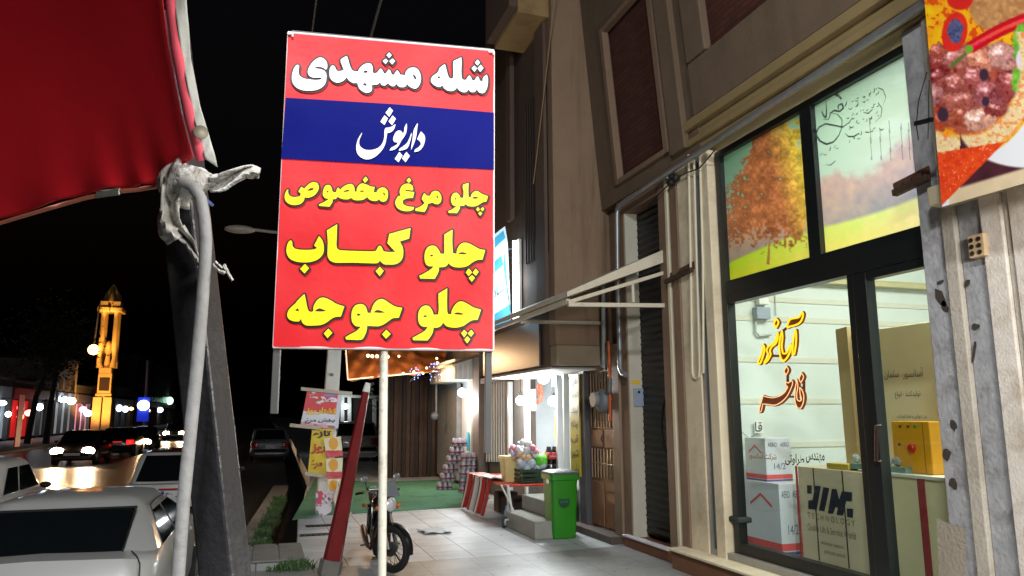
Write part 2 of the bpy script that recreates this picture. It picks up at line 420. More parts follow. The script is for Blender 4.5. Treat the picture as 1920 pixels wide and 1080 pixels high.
g = MB(); g.quad((-400, -60, -0.8), (400, -60, -0.8), (400, 900, -0.8), (-400, 900, -0.8)); structure(g.build("ground", m_soil))
g = MB(); g.prism([(-13.2, -30, -0.79), (-0.42, -30, -0.79), (-0.42, 10.6, -0.79), (0.02, 10.6, -0.79), (0.75, 22, -0.79), (1.4, 60, -0.79), (1.4, 700, -0.79), (-13.2, 700, -0.79)], (0, 0, 0.43)); structure(g.build("road", m_asph))
g = MB(); g.prism([(-18.5, -30, -0.79), (-13.21, -30, -0.79), (-13.21, 700, -0.79), (-18.5, 700, -0.79)], (0, 0, 0.58)); structure(g.build("far_pavement", m_conc, bevel=0.03))
g = MB(); g.prism([(-0.4, -30, -0.79), (12, -30, -0.79), (12, 700, -0.79), (2.6, 700, -0.79), (2.0, 60, -0.79), (1.3, 22, -0.79), (0.62, 13.2, -0.79), (0.5, 10.72, -0.79), (-0.4, 10.72, -0.79)], (0, 0, 0.79)); structure(g.build("pavement", m_tile, bevel=0.015))
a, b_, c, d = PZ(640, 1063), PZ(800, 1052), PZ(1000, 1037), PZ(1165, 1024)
g = MB(); g.poly([(-0.38, a.y + .1, 0.004), (-0.38, -8, 0.004), (FX - 0.02, -8, 0.004), (FX - 0.02, d.y, 0.004), (c.x, c.y, 0.004), (b_.x, b_.y, 0.004), (a.x, a.y, 0.004)]); structure(g.build("dark_paving", m_slab))  # darker sheet laid over the near pavement
p = [PZ(548, 976), PZ(600, 967), PZ(760, 958), PZ(906, 949), PZ(918, 935), PZ(838, 900), PZ(700, 905), PZ(592, 897)]
g = MB(); g.prism([(q.x, q.y, 0.004) for q in reversed(p)][::-1], (0, 0, 0.012)); o = structure(g.build("turf_carpet", m_turf))
# gutter lining and the slabs that bridge it
g = MB()
for k in range(3): g.box((-0.36 + k * 0.31, 9.5, 0.006), (-0.07 + k * 0.31, 10.66, 0.03))
structure(g.build("gutter_cover", m_conc, bevel=0.01))
g = MB(); g.prism([(-0.45, 10.7, -0.78), (-0.02, 10.7, -0.78), (0.74, 22, -0.78), (0.35, 22, -0.78)], (0, 0, 0.56)); structure(g.build("kerb", m_conc, bevel=0.02))
# grass tufts along the gutter
def grass(name, spots, label):
    mb = MB()
    for (x, y, z, r, n, h) in spots:
        for k in range(n):
            a = rnd.uniform(0, 6.28); q = r * math.sqrt(rnd.random()); px, py = x + q * math.cos(a), y + q * math.sin(a); hh = h * rnd.uniform(.5, 1.2); a2 = rnd.uniform(0, 6.28); ln = rnd.uniform(.1, .7) * hh; w = 0.007
            dx, dy = math.cos(a2), math.sin(a2)
            mb.add([(px - dy * w, py + dx * w, z), (px + dy * w, py - dx * w, z), (px + dx * ln * .4, py + dy * ln * .4, z + hh * .65), (px + dx * ln, py + dy * ln, z + hh * .9)], [(0, 1, 2), (2, 3, 0)])
    o = mb.build(name, M("grass_blade", (62, 92, 42), 0.6, var=0.45, scale=30)); tag(o, label, "grass", kind="stuff"); return o
grass("gutter_grass", [(-0.05 + .07 * k, 10.9 + k, -0.2, 0.16, 110, 0.13) for k in range(8)] + [(-0.05, 11.2, -.2, .16, 160, .2)], "green weeds growing along the gutter edge")
grass("slab_grass", [(0.42, 9.05, 0.0, 0.22, 200, 0.1), (0.25, 9.0, 0.0, 0.15, 90, 0.07)], "low green grass in the joint before the gutter slabs")

p = PZ(815, 998); k = MB(); k.grid(lambda u, v: (p.x - .2 + .4 * u + .03 * math.sin(v * 5), p.y - .2 + .4 * v, .006 + .03 * abs(math.sin(u * 5 + v * 4))), 8, 8); tag(k.build("paper_scrap", M("paper_pale", (216, 218, 218), .7, var=.1), None, smooth=60, solid=.003), "crumpled pale paper lying flat on the tiles right of the motorbike", "paper")
for nm_, (px, py) in (("nearer", (600, 1003)), ("farther", (608, 986))):  # dark slatted shapes stand in for bar shadows on the tiles
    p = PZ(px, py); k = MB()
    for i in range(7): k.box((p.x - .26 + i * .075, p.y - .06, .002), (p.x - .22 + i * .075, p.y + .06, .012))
    k.box((p.x - .28, p.y - .075, .002), (p.x + .28, p.y - .062, .014)); k.box((p.x - .28, p.y + .062, .002), (p.x + .28, p.y + .075, .014)); o = k.build("shadow_bars", M("shadow_bar_dark", (48, 47, 46), .7, metal=.3, var=.3), None); tag(o, nm_ + " dark bars standing for a shadow on the tiles left of the red post", "painted shadow", "painted bar shadows on the pavement")
mb = MB()
for j in range(240):
    x, y = rnd.uniform(-.2, FX - .3), rnd.uniform(6.5, 18); s_ = rnd.uniform(.006, .022); a = rnd.uniform(0, 6.28); z = .0065 if y < 9 else .003
    mb.poly([(x + s_ * math.cos(a + q), y + s_ * math.sin(a + q) * rnd.uniform(.4, 1), z + rnd.uniform(0, .004)) for q in (0, 1.4, 2.6, 4.2)])
tag(mb.build("litter", M("litter_mixed", (90, 82, 68), .8, var=.8, scale=3)), "scattered grit and leaf bits on the pale pavement", "litter", kind="stuff")
# ------------------------------------------------------------------ our building
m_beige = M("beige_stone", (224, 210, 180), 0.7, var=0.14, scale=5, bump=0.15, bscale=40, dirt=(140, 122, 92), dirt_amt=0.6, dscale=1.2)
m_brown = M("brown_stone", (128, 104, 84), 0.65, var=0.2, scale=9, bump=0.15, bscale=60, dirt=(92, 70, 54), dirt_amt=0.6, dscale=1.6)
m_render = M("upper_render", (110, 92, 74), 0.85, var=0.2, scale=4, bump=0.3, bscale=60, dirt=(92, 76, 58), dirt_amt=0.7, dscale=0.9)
m_rust = M("rust_brown", (122, 66, 38), 0.8, var=0.35, scale=10, dirt=(70, 42, 28), dirt_amt=0.7)
m_dark = M("dark_frame", (22, 26, 26), 0.35, var=0.2, scale=10, bump=0.05)
m_black = M("black_steel", (20, 20, 21), 0.4, var=0.2)
m_galv = M("galvanised_pipe", (158, 160, 162), 0.4, metal=0.6, var=0.2, scale=14, dirt=(110, 104, 98), dirt_amt=0.5)
m_white = M("white_paint", (226, 226, 220), 0.45, var=0.08)
m_cream = M("cream_paint", (214, 205, 178), 0.5, var=0.12)
m_brick = brick_mat("brown_brick", (96, 46, 32), (76, 36, 27), (58, 40, 33))
def streaks(m, sc, zsc=.3):
    nt = m.node_tree; tc = [q for q in nt.nodes if q.type == 'TEX_COORD'][0]
    for n_ in [n for n in nt.nodes if n.type == 'TEX_NOISE']:
        if abs(n_.inputs["Scale"].default_value - sc) < 1e-3:
            mp = nt.nodes.new("ShaderNodeMapping"); mp.inputs["Scale"].default_value = (3, 3, zsc); nt.links.new(tc.outputs["Object"], mp.inputs[0]); nt.links.new(mp.outputs[0], n_.inputs["Vector"])
streaks(m_beige, 1.4); streaks(m_brown, 1.6); streaks(m_render, .9, .4)
def B(px, py=900): return FYp(px, py)
TOPZ = 4.62
bld = thing("shop_building", "beige stone shop building with brown brick panels and black framed showroom front", "building", (FX, 6, 0))
def S(y, z, out=0.0): return Vector((FX - 0.085 * (z - TOPZ) - out, y, z))
def sbox(mb, y0, y1, z0, z1, o0, o1):
    mb.hexa([S(y0, z0, o1), S(y1, z0, o1), S(y1, z0, o0), S(y0, z0, o0), S(y0, z1, o1), S(y1, z1, o1), S(y1, z1, o0), S(y0, z1, o0)])
YE = 9.68                                     # the neighbour's projecting storey begins here
yb0, yb1 = 7.66, 9.05
w = MB()                                      # the leaning upper wall, cut round the two brick panels
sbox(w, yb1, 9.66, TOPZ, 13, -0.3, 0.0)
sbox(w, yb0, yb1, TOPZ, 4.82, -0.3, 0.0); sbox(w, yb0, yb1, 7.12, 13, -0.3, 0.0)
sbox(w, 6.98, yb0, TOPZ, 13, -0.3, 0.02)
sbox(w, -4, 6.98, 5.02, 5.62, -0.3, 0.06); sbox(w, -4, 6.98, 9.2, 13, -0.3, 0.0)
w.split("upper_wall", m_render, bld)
for (ya, yc, za, zc) in ((yb0, yb1, 4.82, 7.12), (-4, 6.98, 5.62, 9.2)):
    k = MB(); sbox(k, ya + .003, yc - .003, za, zc, -0.3, -0.09); k.build("brick_panel", m_brick, bld)
for (ya, yc, za, zc) in ((yb0, yb1, 4.82, 7.12),):
    k = MB(); t = 0.07
    sbox(k, ya - .03, ya + t, za, zc, -.05, 0.05); sbox(k, yc - t, yc + .03, za, zc, -.05, 0.05); sbox(k, ya + t, yc - t, za, za + t, -.05, 0.05); sbox(k, ya + t, yc - t, zc - t, zc, -.05, 0.05)
    k.build("panel_frame", M("panel_frame_stone", (132, 108, 88), .75, var=.2), bld, bevel=0.01)
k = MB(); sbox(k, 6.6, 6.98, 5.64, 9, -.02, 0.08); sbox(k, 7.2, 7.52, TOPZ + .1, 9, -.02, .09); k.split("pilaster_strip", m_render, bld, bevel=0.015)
k = MB()                                      # cornice bands over the showroom
for z0, z1, o in ((TOPZ, 4.72, .02), (4.72, 4.80, .07), (4.80, 4.90, .03), (4.90, 5.015, .1)): k.box((FX - o, -4, z0 + .002), (FX + .3, 7.3, z1))
k.split("cornice", M("cornice_stone", (146, 126, 86), .7, var=.2, dirt=(110, 92, 60), dirt_amt=.6), bld, bevel=0.012)
# piers round the shutter recess
yS0, yS1 = B(1255), B(1183)                    # near / far side of the recess
depth = PY(1209, 900, yS1).x - FX
k = MB(); k.box((FX, B(1169), 0), (FX + .5, yS1 + .002, 4.6)); k.build("pier", m_brown, bld, bevel=0.01)
k = MB(); k.box((FX + .01, yS1 - .02, 0.1), (FX + depth, yS1 - .001, 4.4)); k.build("recess_reveal", M("reveal_stone", (190, 186, 170), .7, var=.2, bump=.2, dirt=(140, 130, 110), dirt_amt=.5), bld)
k = MB(); k.box((FX - .02, B(1271), 0), (FX + .5, yS0, 4.6)); k.build("pier", m_brown, bld, bevel=0.012)
k = MB(); k.box((FX - .035, B(1275.5), 0), (FX + .1, B(1271) - .003, 4.6)); k.build("pier_edge_strip", m_cream, bld)
k = MB(); k.box((FX + .06, B(1279), 0), (FX + .5, B(1275.5) - .003, 4.6)); k.build("pier_joint", m_rust, bld)
k = MB(); k.box((FX - .03, B(1294), 0), (FX + .5, B(1279) - .002, 4.6)); k.build("pier", m_brown, bld, bevel=0.012)
k = MB(); k.box((FX - .015, B(1326), 0.2), (FX + .165, B(1294) - .002, 4.6)); k.build("pilaster", m_beige, bld, bevel=0.01)
k = MB(); k.box((FX + .03, B(1340), 0.2), (FX + .165, B(1326) - .002, 4.6)); k.build("pilaster_groove", M("groove_grey", (120, 124, 112), .6), bld)
k = MB(); k.box((FX - .005, B(1332), 0.2), (FX + .02, B(1328), 4.6)); k.build("metal_strip", m_galv, bld)
k = MB(); k.box((FX - .015, B(1357), 0.2), (FX + .165, B(1340) - .002, 4.6)); k.build("pilaster", m_beige, bld, bevel=0.01)
k = MB(); k.box((FX + depth + .01, yS0 + .01, 4.35), (FX + .9, yS1, 4.62)); k.box((FX, yS0 + .002, 4.4), (FX + depth, yS1, 4.61)); k.build("lintel", m_brown, bld)
# roller shutter in the recess
sh = MB(); n = 46
ys = np.linspace(yS0 - .3, yS1 + .2, 2)
prof = []
for i in range(n * 4 + 1):
    z = 0.16 + (4.24) * i / (n * 4); prof.append((FX + depth + 0.012 * math.cos(2 * math.pi * i / 4), z))
for (xa, za), (xb, zb) in zip(prof, prof[1:]): sh.quad((xa, ys[0], za), (xa, ys[1], za), (xb, ys[1], zb), (xb, ys[0], zb))
s_ = sh.build("roller_shutter", M("shutter_metal", (26, 21, 23), .45, metal=.2, var=.3, scale=5), bld)
k = MB(); z1 = FZp(1247, 740); z2 = FZp(1247, 850)
pts = [PX(1250, 742, FX + depth - .02), PX(1243, 765, FX + depth - .05), PX(1240, 800, FX + depth - .07), PX(1244, 835, FX + depth - .05), PX(1250, 850, FX + depth - .02)]
k.tube(pts, 0.018, 8); k.build("pull_handle", m_black, bld, smooth=40)
k = MB(); k.box((FX - .06, yS0 - .02, 0.001), (FX + depth, yS1 + .12, 0.125)); k.build("doorstep", M("step_stone", (120, 78, 54), .7, var=.25, dirt=(78, 48, 34), dirt_amt=.6), bld, bevel=.008)
k = MB(); q = 0
yy = yS0
m_trimw = M("white_mosaic", (214, 208, 210), .5, var=.3, scale=60)
k.box((FX - .085, yS0 - .03, .126), (FX + .02, yS1 + .13, .15)); k.build("step_nosing", m_trimw, bld, bevel=.006)
# showroom sill
sz = FZp(1345, 1040) - .01
k = MB(); k.box((FX - .2, -4, .001), (FX + .1, B(1290, 1050), sz - .03)); k.build("sill_base", M("sill_stone", (116, 78, 54), .75, var=.3, dirt=(70, 46, 34), dirt_amt=.7), bld)
k = MB(); k.box((FX - .24, -4, sz - .028), (FX + .1, B(1290, 1050) + .02, sz)); k.build("sill", m_beige, bld, bevel=.008)
# --- door with bars, left of the shutter
dz = FZp(1100, 700)
k = MB(); k.box((FX - .03, B(1169) + .004, 0), (FX + .14, B(1155), dz + .35)); k.build("door_frame", M("door_frame_paint", (136, 112, 92), .6, var=.2, dirt=(90, 70, 54), dirt_amt=.5), bld, bevel=.01)
k = MB(); k.box((FX - .02, B(1101), 0), (FX + .14, B(1089), 2.9)); k.build("door_frame", M("door_post_paint", (82, 80, 84), .55, var=.2), bld, bevel=.01)
dr_y0, dr_y1 = B(1155), B(1101)
m_door = M("door_brown", (142, 100, 70), .5, var=.3, scale=7, dirt=(92, 62, 42), dirt_amt=.6)
dpar = MB(); dpar.box((FX + .07, dr_y0 + .004, .04), (FX + .12, dr_y1 - .004, dz + .3)); door = dpar.build("door", m_door, bld)
k = MB()
zz = [FZp(1125, v) for v in (960, 898, 842, 760)]
for ya, yc in ((dr_y0 + .05, (dr_y0 + dr_y1) / 2 - .03), ((dr_y0 + dr_y1) / 2 + .03, dr_y1 - .05)):
    for za, zb in ((.12, zz[1] - .05), (zz[2] + .02, zz[2] + .27)):
        k.box((FX + .05, ya, za), (FX + .068, yc, zb))
    k.box((FX + .045, ya, dz + .05), (FX + .068, yc, dz + .1))
k.split("door_panel", m_door, door, bevel=.012)
k = MB()
for za, zb in ((zz[1], zz[2]), (zz[2] + .3, dz)): 
    k.box((FX + .066, dr_y0 + .07, za), (FX + .069, dr_y1 - .07, zb))
k.split("door_opening", M("door_glass_dark", (26, 20, 18), .2, var=.1), door)
k = MB()
for za, zb in ((zz[1], zz[2]), (zz[2] + .3, dz)):
    for i in range(9):
        y = dr_y0 + .09 + (dr_y1 - dr_y0 - .18) * i / 8; k.tube([(FX + .05, y, za), (FX + .05, y, zb)], .012, 6)
    k.tube([(FX + .05, dr_y0 + .07, (za + zb) / 2), (FX + .05, dr_y1 - .07, (za + zb) / 2)], .01, 6)
k.build("door_bars", M("bar_paint", (150, 118, 88), .5, var=.2), door, smooth=40)
k = MB()
for r in (.16, .3, .44):
    k.tube([(FX + .04, (dr_y0 + dr_y1) / 2 + r * 1.05 * math.cos(t), dz + .02 + r * .7 * math.sin(t)) for t in np.linspace(0, math.pi, 12)], .018, 6)
k.build("door_arch", m_door, door, smooth=40)
k = MB(); k.tube([(FX + .02, (dr_y0 + dr_y1) / 2 - .04, zz[2] + .1), (FX + .0, (dr_y0 + dr_y1) / 2 - .04, zz[2] + .14), (FX + .02, (dr_y0 + dr_y1) / 2 - .04, zz[2] + .2)], .012, 6); k.build("door_handle", m_black, door, smooth=40)
k = MB(); k.box((FX + .12, B(1169), 2.75), (FX + .5, 10.4, 4.6)); k.build("door_lintel", m_brown, bld)
k = MB(); k.box((FX + .12, dr_y0, .0), (FX + .5, 10.3, .04)); k.build("door_sill", m_brown, bld)
k = MB(); k.box((FX - .18, B(1166), .001), (FX + .12, B(1085), .1)); k.build("door_threshold", M("threshold_stone", (84, 72, 64), .7, var=.2), bld, bevel=.01)

# --- showroom window wall
yw1, yw0 = FYp(1345, 568), FYp(1733, 470)
zt = FZp(1345, 285) + .05; zm1, zm0 = FZp(1352, 527), FZp(1352, 570); zb1, zb0 = FZp(1366, 1016), FZp(1366, 1016) - .11
XF = FX + .07
k = MB(); fw = .075
k.box((XF, yw1 - fw, zb0), (XF + .1, yw1 + .02, zt)); k.box((XF, yw0 - .1, zb0), (XF + .1, yw0, zt))
ymu1, ymu0 = FYp(1504, 300, XF), FYp(1526, 300, XF)
k.box((XF + .001, ymu0, zm1), (XF + .1, ymu1, zt - .06))
k.box((XF + .001, yw0, zt - .07), (XF + .1, yw1 - fw, zt))
k.box((XF - .012, yw0 - .1, zm0 + .001), (XF + .1, yw1 - fw, zm1))
k.box((XF - .018, yw0 - .1, zm0 + .09), (XF - .0125, yw1 - fw, zm0 + .1))
yp1, yp0 = FYp(1601, 700, XF), FYp(1639, 700, XF); ypm = FYp(1612, 700, XF)
k.box((XF + .001, ypm, zb1), (XF + .1, yp1, zm0)); k.box((XF + .001, ypm, zb0 + .001), (XF + .1, yw1 - fw, zb1))
frame = k.build("window_frame", m_dark, bld, bevel=.006)
dk = MB(); dk.box((XF - .01, yp0, zb0 + .002), (XF + .09, ypm - .006, zm0 - .002)); dk.box((XF - .01, yw0 - .09, zm0 - .07), (XF + .09, yp0, zm0 - .003)); dk.box((XF - .01, yw0 - .09, zb0 + .002), (XF + .09, yp0, zb0 + .16))
sd = dk.build("glass_door", m_dark, bld, bevel=.006)
k = MB(); hp = [PX(1643, 798, XF - .05), PX(1643, 865, XF - .05)]; k.tube([hp[0] + Vector((.04, 0, 0)), hp[0], hp[1], hp[1] + Vector((.04, 0, 0))], .014, 8); k.build("door_handle", M("rusty_handle", (58, 34, 26), .5, metal=.4), sd, smooth=40)
gl = glass_mat("clear_glass")
k = MB(); k.quad((XF + .05, ypm, zb1), (XF + .05, yw1 - fw, zb1), (XF + .05, yw1 - fw, zm0), (XF + .05, ypm, zm0)); k.build("window_pane", gl, bld)
k = MB(); k.quad((XF + .04, yw0 - .09, zb0 + .16), (XF + .04, yp0, zb0 + .16), (XF + .04, yp0, zm0 - .07), (XF + .04, yw0 - .09, zm0 - .07)); k.build("door_pane", gl, sd)
# printed film on the upper panes: an autumn tree on a meadow
def film(px, py):
    gx = np.clip((px - 1345) / 390, 0, 1); top = 285 - (px - 1345) * .61; bot = 527 - (px - 1345) * .29
    v = np.clip((py - top) / (bot - top), 0, 1); n = fbm(px, py, 60, 3); n2 = fbm(px, py, 14, 9); n3 = vnoise(px, py * 1.0, 4, 21)
    sky = np.stack([124 + 44 * v + 26 * gx, 172 + 24 * v + 2 * gx, 140 + 40 * v + 12 * gx], -1)
    st = np.clip((fbm(px * .5 + py * 1.1, py * 1.0, 46, 77) - .45) * 3, 0, 1) * np.clip((px - 1560) / 120, 0, 1)
    sky = sky * (1 - .3 * st[..., None]) + np.array([206, 224, 226]) * (.3 * st[..., None])
    c = sky
    wl = .60 + .05 * np.sin(px / 23.0) + .1 * (n2 - .5) - .05 * gx                     # far wood
    wood = np.clip((v - wl) * 14, 0, 1)[..., None]
    wc = np.stack([166 + 44 * n2 - 40 * np.clip((v - .70) * 4, 0, 1) - 16 * gx, 136 + 26 * n2 - 14 * np.clip((v - .72) * 4, 0, 1) + 8 * gx, 116 + 40 * gx + 10 * n], -1)
    c = c * (1 - wood) + wc * wood
    gr = .845 - .02 * np.sin(px / 70.0) + .05 * np.clip((1500 - px) / 150, 0, 1)
    g_ = np.clip((v - gr) * 45, 0, 1)[..., None]
    gc = np.stack([186 + 34 * gx + 26 * n2 - 40 * (1 - v) * 5, 208 + 8 * gx + 0 * v, 26 + 120 * gx + 20 * n2], -1)
    c = c * (1 - g_) + gc * g_
    # tree crown
    dy = (py - 222) / 232.0; cxr = 1458 - 34 * np.clip(dy, 0, 1); dx = px - cxr; hw = np.where(dx < 0, 16 + 90 * np.clip(dy, 0, 1) ** .7, 34 + 80 * np.clip(dy * 1.6, 0, 1))
    e = np.maximum(np.abs(dx) / np.maximum(hw, 4), np.abs(dy - .5) * 2) + .55 * (n2 - .5) + .4 * (n3 - .5) + .3 * (n - .5)
    cr = np.clip((1.0 - e) * 7, 0, 1) * np.clip((n3 * .8 + n2 * 1.2 + .5 * np.clip((px - 1370) / 70, 0, 1) + .3 * np.clip((py - 400) / 60, 0, 1) - .78) * 5, 0, 1) * (px < 1515)
    ye = np.clip((px - 1450) / 55 - (py - 330) / 220, 0, 1)
    sh_ = .62 + .62 * n2 + .25 * (n3 - .5)
    tc_ = np.stack([(190 + 26 * ye) * sh_, (116 + 70 * ye) * sh_, (72 - 4 * ye) * sh_], -1)
    c = c * (1 - cr[..., None]) + tc_ * cr[..., None]
    tr = (np.abs(px - 1441 + (py - 480) * .06) < 1.4 + .04 * np.clip(py - 450, 0, 60)) & (py > 446) & (py < 496)
    c = np.where(tr[..., None], np.array([168, 128, 62]), c)
    # bare trunks of the far wood
    for bx in (1632, 1650, 1668, 1690, 1704):
        t2 = (np.abs(px - bx - (py - 250) * .05) < .9) & (py > 215 + (bx % 7) * 5) & (py < 300); c = np.where(t2[..., None], c * .72, c)
    return c
mfilm = print_mat("window_film", back=0.34, rough=0.2)
XP = XF + .055
f3 = lambda x, y: PX(x, y, XP)
def rect_film(name, ya, yc, nu, nv, parent, lab=None):
    cs = []
    for (y, z) in ((yc, zt - .06), (ya, zt - .06), (ya, zm1), (yc, zm1)):
        cvec = RW.T @ (np.array([XP, y, z]) - _E); cs.append((CX + FOC * cvec[0] / cvec[2], CY + FOC * cvec[1] / cvec[2]))
    mb = MB(); P3 = lambda a, b: (XP, yc + (ya - yc) * a, zt - .06 + (zm1 - zt + .06) * b)
    mb.grid(P3, nu, nv); o = mb.build(name, mfilm, parent)
    V = np.array([tuple(P3(i / nu, j / nv)) for j in range(nv + 1) for i in range(nu + 1)]) - _E
    cc = V @ RW; px = CX + FOC * cc[:, 0] / cc[:, 2]; py = CY + FOC * cc[:, 1] / cc[:, 2]
    col = slin(film(px, py)); at = o.data.color_attributes.new("print", 'FLOAT_COLOR', 'POINT'); at.data.foreach_set("color", np.hstack([col, np.ones((len(col), 1))]).astype(np.float32).ravel())
    return o
rect_film("printed_pane", ymu1, yw1 - fw, 150, 170, bld); rect_film("printed_pane", yw0, ymu0, 150, 170, bld)
# calligraphy on the second pane, as thin printed strokes
ink = M("film_ink", (100, 118, 108), .6, var=0)
k = MB()
def zc(x, y): return PX(1500 + x / 5.4, 120 + y / 5.4, XP - .004)
def stroke(mb, pts, w0, w1):
    n = len(pts)
    for i in range(n - 1):
        a, b = zc(*pts[i]), zc(*pts[i + 1]); d = (b - a).normalized(); s = Vector((1, 0, 0)).cross(d).normalized()
        f0 = math.sin(math.pi * (i + .15) / n) ; f1 = math.sin(math.pi * (i + 1 - .15) / n); r0 = (w0 + (w1 - w0) * f0) / 2; r1 = (w0 + (w1 - w0) * f1) / 2
        mb.quad(a - s * r0, a + s * r0, b + s * r1, b - s * r1)
stroke(k, [(235, 265), (280, 290), (340, 300), (390, 320), (420, 355)], .006, .022)
stroke(k, [(265, 365), (265, 430), (268, 500), (262, 545), (235, 520), (222, 480)], .006, .018)
stroke(k, [(235, 560), (290, 560), (310, 500), (340, 470), (400, 480), (440, 450), (425, 400), (385, 420), (390, 460)], .005, .018)
stroke(k, [(300, 490), (380, 510), (425, 560), (425, 640), (395, 720), (340, 790), (270, 812), (200, 780), (162, 710), (190, 640), (260, 605), (340, 620), (430, 640), (500, 590), (530, 540)], .004, .018)
stroke(k, [(475, 370), (470, 400), (455, 430)], .005, .014)
for j in range(95):
    t = j / 95; cxx = 175 + 640 * (j % 19) / 19 + rnd.uniform(-20, 20); row = j // 19
    cyy = (930, 800, 700, 600, 480)[row] - (cxx - 175) * .48 + rnd.uniform(-22, 22) + (row == 4) * 60
    if cyy < 195 or cxx > 840 or (cxx < 470 and 230 < cyy < 830): continue
    a = rnd.uniform(-.9, .5) - .4; l = rnd.uniform(12, 48)
    stroke(k, [(cxx + l * q * math.cos(a) - l * .25 * math.sin(a) * math.sin(3.1 * q), cyy + l * q * math.sin(a) + l * .4 * math.sin(3.1 * q)) for q in (0, .25, .5, .75, 1)], .003, .009)
stroke(k, [(455, 700), (490, 735), (545, 735), (600, 700)], .003, .014); stroke(k, [(260, 1020), (310, 1025), (360, 980)], .003, .012); stroke(k, [(640, 490), (690, 500), (735, 460)], .003, .012)
stroke(k, [(760, 590), (820, 530), (830, 450), (790, 390)], .003, .008); stroke(k, [(840, 420), (870, 340), (840, 260), (790, 240)], .003, .008)
k.build("lettering", ink, bld)
# showroom interior
RY1 = yw1 + .5; RX1 = 9.6
k = MB(); k.box((FX + .17, RY1, .25), (RX1, RY1 + .2, 4.75)); iw = k.build("interior_wall", M("interior_paint", (210, 218, 212), .6, var=.05, scale=3), bld)
k = MB()
for py in (597, 674, 752, 835, 905, 560):
    z = PY(1420, py, RY1).z; k.box((FX + .2, RY1 - .01, z - .03), (RX1, RY1 - .001, z + .03))
k.split("wall_batten", M("batten_cream", (208, 208, 192), .6, var=.1), iw)
k = MB(); z = PY(1600, 533, RY1).z; k.box((FX + .2, RY1 - .1, z - .03), (RX1, RY1 - .001, z + .03)); k.box((FX + .2, RY1 - .06, z + .035), (RX1, RY1 - .001, z + .06)); k.build("wall_rail", M("rail_cream", (190, 182, 140), .5, var=.1), iw, bevel=.01)
k = MB(); k.box((RX1, 1.0, .25), (RX1 + .2, RY1 + .2, 4.75)); k.box((FX + .4, .9, .25), (RX1, 1.0, 4.75)); k.box((FX + .17, .9, 4.66), (RX1, RY1, 4.75)); k.build("interior_wall", M("interior_paint", (206, 219, 218)), bld)
k = MB(); k.box((FX - .0, 1.0, .0), (RX1, RY1, zb0)); k.build("interior_floor", M("shop_floor", (150, 148, 140), .4, var=.15), bld)
# plaster wall and pillar right of the showroom
def strip(name, p_l, p_r, py, z0, z1, o, mat, bev=.008):
    k = MB(); k.box((FX - o, FYp(p_r, py), z0), (FX + .3, FYp(p_l, py) - .003, z1)); return k.build(name, mat, bld, bevel=bev)
m_plast = M("grey_plaster", (162, 162, 164), .9, var=.35, scale=9, bump=.45, bscale=26, dirt=(92, 88, 84), dirt_amt=.9, dscale=3.2)
m_trim = M("stone_trim", (186, 178, 164), .8, var=.2, bump=.4, bscale=40, dirt=(126, 112, 94), dirt_amt=.7, dscale=3)
m_pill = M("pale_pillar", (222, 214, 202), .75, var=.16, scale=14, bump=.3, bscale=60, dirt=(160, 140, 112), dirt_amt=.8, dscale=2.6)
strip("plaster_strip", 1737, 1783, 560, sz, 4.6, .0, m_plast); strip("trim_strip", 1783, 1808, 560, sz, 4.6, .025, m_trim); strip("plaster_strip", 1808, 1857, 560, sz, 4.6, -.01, m_plast)
strip("pale_pillar", 1857, 1899, 560, sz, 4.6, .02, m_pill); strip("pillar_side", 1899, 1912, 560, sz, 4.6, .0, m_trim); strip("pale_pillar", 1912, 2500, 560, sz, 4.6, .015, m_pill)
k = MB()                                       # chipped holes in the plaster
for (px, py, rx, ry, tilt) in ((1765, 560, 8, 20, -.5), (1772, 575, 6, 13, -.5), (1787, 797, 6, 12, -.3), (1774, 853, 9, 11, .2), (1788, 907, 8, 11, -.6), (1830, 612, 7, 6, .3), (1826, 660, 3, 22, .15), (1763, 530, 8, 4, -.4), (1814, 530, 5, 8, .5)):
    pts = []
    for i in range(11):
        a = 6.283 * i / 11; r = rnd.uniform(.75, 1.2); x = rx * r * math.cos(a); y = ry * r * math.sin(a)
        pts.append(PX(px + x * math.cos(tilt) - y * math.sin(tilt), py + x * math.sin(tilt) + y * math.cos(tilt), FX - .004))
    k.poly(pts)
k.split("plaster_chip", M("chip_dark", (64, 54, 46), .95, var=.5, scale=60), bld)
k = MB(); pts = [PX(1734, 905, FX - .008)] ; 
patch = [(1760, 970), (1775, 978), (1790, 985), (1815, 990), (1815, 1079), (1790, 1200), (1770, 1200)]
k.poly([PX(x - 4, y, FX - .006) for x, y in patch]); k.build("plaster_patch", M("patch_brown", (160, 150, 134), .9, var=.2, bump=.5), bld)
k = MB(); a = PX(1836, 462, FX - .02); k.box((a.x - .03, a.y - .06, a.z - .075), (a.x + .05, a.y + .06, a.z + .08)); hb = k.build("hollow_brick", M("clay_brick", (206, 178, 138), .85, var=.2), bld, bevel=.006)
k = MB()
for i in (-1, 1):
    for j in (-1, 0, 1): k.lathe([(.016, 0), (.016, .004)], (a.x - .034, a.y + i * .028, a.z + j * .045), (-1, 0, 0), 10)
k.split("brick_hole", M("hole_dark", (40, 26, 18), .9, var=0), hb)
k = MB(); z = FZp(1820, 372); k.box((FX - .16, -3, z - .02), (FX + .01, FYp(1772, 380), z + .12)); k.build("banner_ledge", M("ledge_cream", (196, 182, 150), .7, var=.2), bld, bevel=.01)
k = MB(); k.box((FX + .31, -4, 0), (FX + .6, .89, 4.6)); k.build("back_wall", m_brown, bld)

